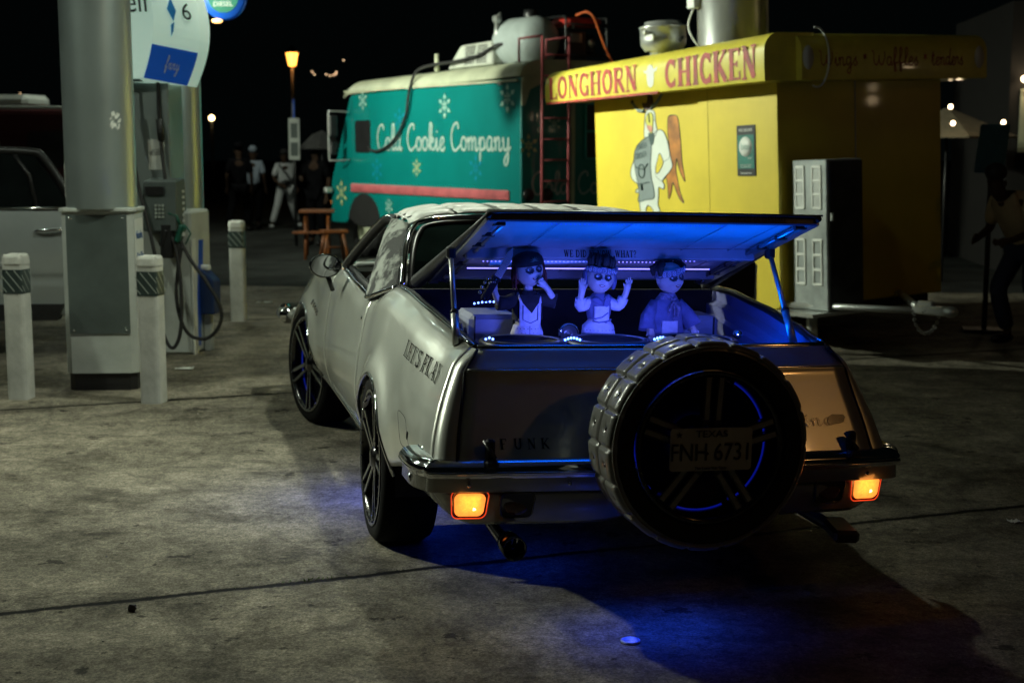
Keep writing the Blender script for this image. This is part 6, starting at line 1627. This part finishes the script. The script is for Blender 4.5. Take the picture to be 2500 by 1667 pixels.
tu = empty("grey_umbrella", (-3.42, 26.1, 0), (0, 0, 0), "small grey umbrella held above the man at the van nose", "umbrella")
MB().lathe([(0, .34), (.18, .26), (.42, .02), (.41, 0)], 8, (0, 0, 1.74), smooth=False).build("umbrella_cloth", mat("grey_cloth", (.045, .045, .045), .95, spec=0), tu)
MB().tube([(0, 0, 1.1), (0, 0, 2.0)], .01, 6).build("umbrella_shaft", M_BLACK, tu)
person((4.62, 12.9, 0), R(-62), 1.0, dict(wst=(0, -.06, 1.05), cst=(.0, -.20, 1.22), nck=(0, -.33, 1.34), hd0=(0, -.40, 1.40), hd1=(0, -.44, 1.53), sL=(-.17, -.22, 1.33), sR=(.17, -.22, 1.33), eL=(-.25, -.20, 1.06), wL=(-.20, -.40, .98), hL=(-.16, -.47, .97), eR=(.25, -.18, 1.06), wR=(.20, -.40, .98), hR=(.16, -.47, .97),
       kL=(-.12, -.22, .52), aL=(-.12, -.05, .10), fL=(-.13, -.20, .05), kR=(.12, -.05, .50), aR=(.12, .34, .16), fR=(.12, .26, .05)), M_TAN, M_NAVY, M_SKIND, "person in a tan jacket and dark trousers bending forward at the right edge")

# ================================================================== dolls in the bed
M_DSKIN = mat("doll_vinyl_skin", (.38, .34, .34), .45, var=.05, scale=30)
M_DPAINT = mat("doll_dark_paint", (.02, .02, .03), .5)
M_DEYE = mat("doll_pale_eye", (.65, .7, .75), .2)
M_DENIM = mat("pale_doll_cloth", (.44, .42, .50), .85, var=.08, scale=40, bump=.3, bscale=400)
M_DBLUE = mat("mid_blue_doll_cloth", (.09, .10, .20), .85, var=.1, scale=30, bump=.3, bscale=300)
M_DBLACK = mat("black_doll_cloth", (.006, .006, .008), .9, var=.2, scale=40)
M_BANDANA = mat("bandana_cloth", (.22, .20, .30), .8, col2=(.03, .03, .06), scale=70)
M_REDHAIR = mat("dark_red_doll_hair", (.10, .015, .012), .8, var=.3, scale=60)
M_BRHAIR = mat("dark_brown_doll_hair", (.02, .015, .015), .8, var=.3, scale=60)
def c2w(x, y, z):
    c_, s_ = math.cos(YAW), math.sin(YAW); z = z - (x + .94) * math.tan(CR)
    return (.5987 + x * c_ - y * s_, 5.3723 + x * s_ + y * c_, z)
def doll(x, y, z, lab, spec):
    """half metre doll facing the camera (-y); heights measured from the deck it stands on"""
    t = empty("doll", c2w(x, y, z), (0, CR, YAW + R(spec.get("turn", 0))), lab, "doll", "three costumed dolls standing in the pickup bed")
    t.scale = (.885,) * 3
    hx, hz, tilt = spec["head"]; hr = spec.get("hr", .073)
    V = {}; verts = []; rr = []; edges = []
    def a(nm, p, r_, par=None):
        V[nm] = len(verts); verts.append(Vector(p)); rr.append(r_)
        if par is not None: edges.append((V[par], V[nm]))
    a("pel", (0, 0, .16), (.05, .04)); a("cst", (0, 0, .24), (.050, .036), "pel"); a("nck", (hx * .5, 0, .285), .020, "cst"); a("hb", (hx * .9, 0, hz - hr * .6), .026, "nck")
    for s, nm in ((-1, "L"), (1, "R")):
        a("t" + nm, (s * .03, 0, .12), .032, "pel"); a("k" + nm, (s * .035, 0, .06), .026, "t" + nm); a("f" + nm, (s * .036, -.012, .012), .020, "k" + nm)
        sh_, el, wr, ha, fd_ = spec["arm" + nm]
        a("s" + nm, sh_, .022, "cst"); a("e" + nm, el, .019, "s" + nm); a("w" + nm, wr, .015, "e" + nm); a("h" + nm, ha, .017, "w" + nm)
        d = Vector(fd_).normalized(); sdv = d.cross(Vector((0, -1, 0.001))).normalized() * (-s)
        curl = spec.get("curl" + nm, 0.0)
        for i, (q, ln) in enumerate(((-.015, .030), (-.005, .039), (.005, .036), (.014, .028))):
            b0 = Vector(ha) + d * .010 + sdv * q
            a("p%s%d" % (nm, i), b0 + d * ln * .5, .0042, "h" + nm)
            a("q%s%d" % (nm, i), b0 + d * ln * (1 - curl * .7) + Vector((0, -.018 * curl, 0)), .0036, "p%s%d" % (nm, i))
        a("u" + nm, Vector(ha) - sdv * .0 + sdv * .020 + d * .004, .0046, "h" + nm); a("v" + nm, Vector(ha) + sdv * .026 + d * .018, .004, "u" + nm)
    skin("body", verts, edges, rr, M_DSKIN, t, 2, 0)
    # head
    rot = Matrix.Rotation(R(tilt), 3, 'Y') @ Matrix.Rotation(R(spec.get("look", 0)), 3, 'Z')
    hc = Vector((hx, -.005, hz))
    def hp(u, v):
        a_ = 2 * PI * u; b_ = PI * (v - .5)
        p = Vector((math.cos(b_) * math.cos(a_), math.cos(b_) * math.sin(a_), math.sin(b_)))
        w_ = 1.0 - .16 * max(0, -p.z) ** 1.5 + .04 * max(0, p.z)
        q = Vector((p.x * hr * .93 * w_, p.y * hr * .92, p.z * hr * 1.06))
        if p.y < 0:
            f_ = -p.y
            q.y -= .010 * math.exp(-((p.x / .14) ** 2 + ((p.z + .12) / .13) ** 2)) * f_            # nose
            for sx in (-1, 1):
                q.y += .009 * math.exp(-(((p.x - sx * .36) / .20) ** 2 + ((p.z - .10) / .14) ** 2))       # eye sockets
                q.y -= .007 * math.exp(-(((p.x - sx * .46) / .22) ** 2 + ((p.z + .28) / .2) ** 2))        # cheeks
            q.y -= .004 * math.exp(-((p.x / .26) ** 2 + ((p.z + .46) / .07) ** 2))                     # lips
            q.y += .004 * math.exp(-((p.x / .24) ** 2 + ((p.z + .41) / .04) ** 2))
            q.y -= .005 * math.exp(-((p.x / .2) ** 2 + ((p.z + .72) / .14) ** 2))                      # chin
        return q
    def H(p): return hc + rot @ Vector(p)
    MB().grid(lambda u, v: H(hp(u, v)), 64, 48, True, True).build("head", M_DSKIN, t)
    def onface(px, pz, off=0):
        l = math.sqrt(max(0.01, 1 - px * px - pz * pz)); a_ = math.atan2(-l, px); b_ = math.asin(pz)
        q = hp((a_ / (2 * PI)) % 1, b_ / PI + .5); q = q + Vector((0, -off, 0)); return H(q)
    e = MB(); k_ = MB(); m_ = MB(); tt = MB()
    for sx in (-1, 1):
        c0 = onface(sx * .35, .10, .004)
        # painted ragged socket
        n = 18; ring = []
        for i in range(n):
            a_ = 2 * PI * i / n; r_ = 1 + .09 * math.sin(i * 2.7 + sx)
            ring.append(onface(sx * .36 + .29 * r_ * math.cos(a_), .08 + .22 * r_ * math.sin(a_), .003))
        k_.add([c0] + ring, [(0, 1 + i, 1 + (i + 1) % n) for i in range(n)])
        e.sphere(onface(sx * .35, .10, -.001), (.0100, .0095, .0078), 14, 10)
    k_.build("eye_paint", M_DPAINT, t)
    ey = e.build("eye", M_DEYE, t)
    pu = MB()
    for sx in (-1, 1): pu.sphere(onface(sx * .35, .10, .0078), .0042, 8, 6)
    pu.build("pupil", mat("doll_iris", (.10, .2, .4), .3) if spec.get("pale") else M_DPAINT, ey)
    ms = [onface(-.24 + .48 * i / 10, -.44 - .13 * math.sin(PI * i / 10), .003) for i in range(11)]; ms2 = [onface(-.24 + .48 * i / 10, -.42 + .01 * math.sin(PI * i / 10), .003) for i in range(11)]
    m_.add(ms + ms2, [(i, i + 1, 12 + i, 11 + i) for i in range(10)]); m_.build("mouth", mat("doll_lip", (.16, .03, .05), .4), t)
    for i in range(6): tt.box(onface(-.10 + .04 * i, -.445, .0038), (.0024, .001, .0026))
    tt.build("teeth", M_DEYE, t)
    er = MB()
    for sx in (-1, 1): er.sphere(H((sx * hr * .93, .004, -.004)), (.006, .011, .016), 12, 8)
    er.build("ear", M_DSKIN, t)
    return t, H, hr, hc, onface, hp
def ell(cx, cz, rx, ry, wob=0, n=28, ph=0):
    return [(cx + rx * math.cos(2 * PI * i / n) * (1 + wob * math.sin(5 * 2 * PI * i / n + ph)), ry * math.sin(2 * PI * i / n) * (1 + wob * math.cos(7 * 2 * PI * i / n + ph)), cz) for i in range(n)]
def loft(rings, name, m_, par, cap=True):
    b = MB(); n = len(rings[0]); vs = [p for r_ in rings for p in r_]
    b.add(vs, [(i * n + k, i * n + (k + 1) % n, (i + 1) * n + (k + 1) % n, (i + 1) * n + k) for i in range(len(rings) - 1) for k in range(n)], True)
    if cap: b.add(rings[-1], [tuple(range(n))])
    return b.build(name, m_, par)
def dots(fn, name, par, nx, nz):
    b = MB()
    for i in range(nx):
        for j in range(nz):
            u = (i + .5 + (.5 if j % 2 else 0)) / nx; v = (j + .5) / nz
            if u < .98: b.sphere(fn(u, v), .0026, 6, 4)
    b.build(name, M_DPAINT, par)
ZB = .938
# ---- doll 1: cap, bandana scarf, bib overalls, right hand at the mouth, left hand raised with the knife
d1_, H, hr, hc, onf, hp_ = doll(-.365, .78, ZB, "doll in black beanie and pale bib overalls, hand at its mouth, holding up a knife",
    dict(head=(.0, .395, -8), look=12, turn=0, armL=((-.062, 0, .262), (-.135, -.005, .225), (-.168, -.02, .292), (-.182, -.03, .318), (-.2, -.3, 1)), curlL=.9,
         armR=((.062, 0, .262), (.125, -.03, .252), (.075, -.065, .318), (.050, -.078, .340), (-.6, -.3, .6)), curlR=.7))
hat = [[H((hr * 1.06 * r_ * math.cos(2 * PI * i / 32), hr * 1.03 * r_ * math.sin(2 * PI * i / 32) + .004, zz)) for i in range(32)] for r_, zz in ((.99, .024), (1.03, .030), (1.0, .045), (.92, .062), (.72, .078), (.4, .088), (.05, .092))]
ht_ = loft(hat, "beanie", M_DBLACK, d1_)
lf = MB()
for k in range(7):
    a = R(90 + (k - 3) * 32)
    q = [(0, 0), (.25, .10), (1, 0), (.25, -.10)]
    lf.add([H((.026 * (u * math.cos(a) - v * math.sin(a)) - .0, -hr * 1.06 - .0015 + .35 * abs(.026 * (u * math.cos(a) - v * math.sin(a))), .048 + .024 * (u * math.sin(a) + v * math.cos(a)))) for u, v in q], [(0, 1, 2, 3)])
lf.build("leaf_print", mat("dull_green_print", (.05, .09, .07), .7), ht_)
hr_ = MB()
rn = random.Random(2)
for i in range(70):
    a = R(rn.uniform(-20, 200)); r_ = hr * rn.uniform(.88, 1.05); x0, y0 = r_ * math.cos(a), r_ * math.sin(a) * .9 + .006
    L0 = rn.uniform(.07, .13)
    hr_.tube([H((x0, y0, .03)), H((x0 * 1.12 + rn.uniform(-.005, .005), y0 * 1.1, -.03)), H((x0 * 1.16 + rn.uniform(-.01, .01), y0 * 1.15, .03 - L0))], [.007, .006, .002], 5)
hr_.build("hair", M_REDHAIR, d1_)
loft([ell(0, .262, .066, .044, .03), ell(0, .245, .074, .050, .03), ell(0, .20, .072, .050, .04), ell(0, .16, .074, .052, .04)], "shirt", M_DBLACK, d1_)
def slv(a, b_, c_, r0, r1, m_, par, nm="sleeve"): MB().tube(smooth_poly([a, b_, c_], 4), [r0 + (r1 - r0) * i / 8 for i in range(9)], 12).build(nm, m_, par)
slv((-.055, 0, .262), (-.105, -.002, .240), (-.150, -.010, .240), .032, .036, M_DBLACK, d1_); slv((.055, 0, .262), (.10, -.018, .256), (.132, -.03, .250), .032, .036, M_DBLACK, d1_)
loft([[( -.052 + .104 * i / 10, -.052 - .006 * math.sin(PI * i / 10), z) for i in range(11)] + [(.052 - .104 * i / 10, -.046, z) for i in range(11)] for z in (.135, .18, .245)], "overall_bib", M_DENIM, d1_)
MB().tube([(-.036, -.0585, .232), (-.036, -.060, .165), (0, -.0615, .148), (.036, -.060, .165), (.036, -.0585, .232)], .0022, 5).build("bib_stitching", M_DBLUE, d1_)
for sx in (-1, 1):
    MB().tube([(sx * .046, -.055, .243), (sx * .05, -.035, .27), (sx * .05, .0, .285)], .007, 6).build("overall_strap", M_DENIM, d1_)
loft([ell(0, .138, .064, .052), ell(0, .10, .078, .056, .01), ell(0, .05, .086, .058, .012), ell(0, .0, .090, .060, .014)], "overall_shorts", M_DENIM, d1_, False)
dots(lambda u, v: (.088 * math.cos(PI + PI * (.12 + .76 * u)) * (1 - .22 * v), .060 * math.sin(PI + PI * (.12 + .76 * u)) * (1 - .12 * v) - .0005, .01 + v * .12), "printed_dots", d1_, 9, 6)
MB().tube([(0, -.0615, .0), (0, -.0595, .06), (0, -.054, .138)], .0014, 5).build("front_seam", M_DBLUE, d1_)
MB().add([(-.052, -.040, .282), (.052, -.040, .282), (.040, -.058, .245), (.004, -.068, .196), (-.040, -.058, .245)], [(0, 1, 2), (0, 2, 4), (4, 2, 3)]).add(ell(0, .30, .034, .030) + ell(0, .27, .056, .048), [(i, (i + 1) % 28, 28 + (i + 1) % 28, 28 + i) for i in range(28)], True).build("neck_bandana", M_DBLACK, d1_)
# ---- doll 2: tall brown hat hair, paisley headband, apron dress, both hands raised
d2_, H, hr, hc, onf, hp_ = doll(-.050, .78, ZB, "smiling doll with dark top hair, paisley headband and dress, raising both hands",
    dict(head=(.0, .362, 6), look=-4, pale=True, armL=((-.055, 0, .245), (-.105, -.015, .225), (-.098, -.03, .285), (-.098, -.034, .315), (0, -.1, 1)),
         armR=((.055, 0, .245), (.105, -.012, .232), (.128, -.028, .292), (.134, -.034, .320), (.05, -.1, 1))))
tp = MB()
for i in range(120):
    a = rn.uniform(0, 2 * PI); r_ = hr * rn.uniform(.1, .86)
    tp.tube([H((r_ * math.cos(a), r_ * math.sin(a), .04)), H((r_ * math.cos(a) * 1.15, r_ * math.sin(a) * 1.1, .085)), H((r_ * math.cos(a) * 1.1, r_ * math.sin(a) * 1.05, .108 + rn.uniform(-.012, .01)))], [.010, .009, .003], 5)
tp.build("hair", M_BRHAIR, d2_)
for sx in (-1, 1):
    MB().sphere(H((sx * .070, .012, -.008)), (.016, .024, .044), 14, 10).build("bonnet_flap", M_DBLUE, d2_)
def band(H, z0, z1, tl, nm, par, r_=1.07):
    o = MB().grid(lambda u, v: H((hr * r_ * .96 * math.cos(2 * PI * u), hr * r_ * .94 * math.sin(2 * PI * u), z0 + (z1 - z0) * v + tl * math.cos(2 * PI * u) + .002 * math.sin(14 * PI * u))), 56, 6, True, True).build(nm, M_BANDANA, par)
    b = MB()
    for k in range(9):
        a = PI + PI * (.08 + .84 * k / 8)
        def q(t, rr2=1): 
            aa = a + .10 * math.cos(t) * rr2; zz = (z0 + z1) / 2 + (z1 - z0) * .32 * math.sin(t) * rr2 + tl * math.cos(aa)
            return H((hr * r_ * .975 * math.cos(aa), hr * r_ * .955 * math.sin(aa) - .001, zz))
        b.tube([q(2 * PI * i / 10) for i in range(10)], .0014, 4, True); b.sphere(q(0, 0), .0026, 6, 4)
    b.build("paisley_print", mat("pale_print", (.5, .5, .6), .7), o)
    return o
band(H, .022, .052, .0, "headband", d2_)
MB().sphere(H((.055, -.040, .040)), (.014, .012, .012), 12, 8).sphere(H((.066, -.030, .052)), (.010, .010, .014), 12, 8).build("headband_knot", M_BANDANA, d2_)
loft([ell(0, .262, .060, .040, .02), ell(0, .235, .066, .046, .03), ell(0, .19, .060, .044, .03), ell(0, .155, .052, .042, .02)], "bodice", M_DBLUE, d2_)
loft([[(-.036 + .072 * i / 10, -.050 - .006 * math.sin(PI * i / 10), z) for i in range(11)] + [(.036 - .072 * i / 10, -.043, z) for i in range(11)] for z in (.145, .19, .228)], "apron_bib", M_DENIM, d2_)
sk_ = loft([ell(0, .155, .054, .044), ell(0, .13, .078, .058, .03), ell(0, .09, .084, .062, .03, ph=1), ell(0, .04, .088, .066, .035, ph=1), ell(0, -.005, .092, .068, .04, ph=1)], "skirt", M_DENIM, d2_, False)
dots(lambda u, v: (.093 * math.cos(PI + PI * (.15 + .7 * u)) * (1 - .12 * v), .072 * math.sin(PI + PI * (.15 + .7 * u)) * (1 - .10 * v) - .0005, .0 + v * .12), "printed_dots", d2_, 9, 7)
MB().tube([(-.045, -.046, .158), (-.015, -.054, .15), (.02, -.055, .155), (.048, -.046, .162)], .004, 6).sphere((.02, -.058, .152), (.008, .006, .006), 8, 6).tube([(-.045, -.05, .165), (0, -.056, .175), (.03, -.056, .196)], .0035, 6).build("sash", M_DBLUE, d2_)
slv((-.045, 0, .245), (-.096, -.010, .222), (-.100, -.022, .262), .028, .026, M_DENIM, d2_); slv((.045, 0, .245), (.094, -.010, .226), (.116, -.02, .266), .028, .026, M_DENIM, d2_)
kb = MB().add(ell(0, .286, .034, .030) + ell(0, .262, .054, .044), [(i, (i + 1) % 28, 28 + (i + 1) % 28, 28 + i) for i in range(28)], True)
kb.sphere((-.022, -.042, .252), (.032, .014, .016), 12, 8, Matrix.Rotation(R(25), 3, 'Y')).sphere((.020, -.046, .240), (.014, .012, .022), 12, 8).sphere((.032, -.040, .262), (.018, .010, .022), 12, 8)
kb.build("neck_bandana", M_DBLUE, d2_)
# ---- doll 3: short dark hair, tilted headband, smock, hidden by the spare wheel below
d3_, H, hr, hc, onf, hp_ = doll(.262, .80, ZB - .01, "doll with a tilted paisley headband and wide sleeved smock behind the spare wheel",
    dict(head=(.010, .370, -6), look=18, armL=((-.060, 0, .24), (-.098, -.01, .18), (-.092, -.035, .125), (-.09, -.045, .105), (0, -.4, -1)),
         armR=((.060, 0, .24), (.108, -.01, .185), (.125, -.035, .135), (.13, -.045, .112), (.1, -.4, -1))))
tp = MB()
for i in range(110):
    a = R(rn.uniform(-30, 210)); r_ = hr * rn.uniform(.5, 1.1)
    tp.tube([H((r_ * math.cos(a), r_ * math.sin(a) + .008, .020)), H((r_ * math.cos(a) * 1.12, r_ * math.sin(a) * 1.1 + .010, .055)), H((r_ * math.cos(a) * .9, r_ * math.sin(a) * .8, .080 + rn.uniform(-.008, .006)))], [.009, .010, .004], 5)
tp.build("hair", M_BRHAIR, d3_)
band(H, .016, .050, .010, "headband", d3_)
MB().sphere(H((.066, -.018, .030)), (.012, .014, .016), 12, 8).build("headband_knot", M_BANDANA, d3_)
loft([ell(0, .278, .034, .030), ell(0, .258, .070, .046, .02), ell(0, .22, .084, .054, .03), ell(0, .15, .086, .060, .05, ph=2), ell(0, .08, .090, .062, .05, ph=2), ell(0, .0, .096, .064, .05, ph=2)], "smock", M_DBLUE, d3_, False)
loft([[(-.040 + .08 * i / 10, -.062 - .006 * math.sin(PI * i / 10), z) for i in range(11)] + [(.04 - .08 * i / 10, -.054, z) for i in range(11)] for z in (.04, .10, .165)], "smock_front", M_DENIM, d3_)
def cuff(a, b_, c_):
    MB().tube([a, b_, c_], [.028, .036, .044], 18, caps=False).build("wide_sleeve", M_DBLUE, d3_, solid=.003)
cuff((-.055, 0, .250), (-.098, -.012, .18), (-.104, -.03, .118)); cuff((.055, 0, .250), (.105, -.012, .19), (.130, -.03, .135))
kb = MB().add(ell(.004, .300, .034, .032) + ell(0, .268, .056, .048), [(i, (i + 1) % 28, 28 + (i + 1) % 28, 28 + i) for i in range(28)], True)
kb.sphere((.016, -.050, .268), (.014, .012, .012), 12, 8)
kb.tube([(.012, -.054, .262), (-.006, -.064, .225), (-.014, -.068, .19)], [.006, .010, .003], 7).tube([(.02, -.054, .262), (.040, -.062, .225), (.036, -.068, .185)], [.006, .014, .003], 7).tube([(.016, -.056, .26), (.018, -.068, .21), (.014, -.07, .165)], [.005, .006, .002], 6)
kb.build("neck_bandana", M_BANDANA, d3_)

# ---- kitchen knife with a row of finger rings, held by the first doll
kn = empty("knife", c2w(-.365 - .182 * .885, .78 - .035, ZB + .318 * .885), (0, CR + R(30), YAW), "large kitchen knife with ball studded dark handle held up by the doll on the left", "knife")
MB().prism([(-.014, .045), (.018, .045), (.018, .13), (.008, .165), (-.006, .19), (-.014, .16)], lambda u, v: (u, -.0015, v), lambda u, v: (u, .0015, v)).build("blade", mat("blade_steel", (.55, .56, .60), .25, .9), kn)
MB().box((0, 0, -.01), (.032, .016, .11), bev=.005).box((0, 0, .042), (.044, .012, .016), bev=.004).build("handle", M_DBLACK, kn)
for i in range(4): MB().sphere((-.030 - .004 * math.sin(i), 0, .024 - i * .022), .0078, 12, 8).build("handle_stud", M_CHROME, kn)
for z_ in (.035, -.055): MB().sphere((.0, -.009, z_), .004, 8, 6).build("handle_rivet", M_CHROME, kn)
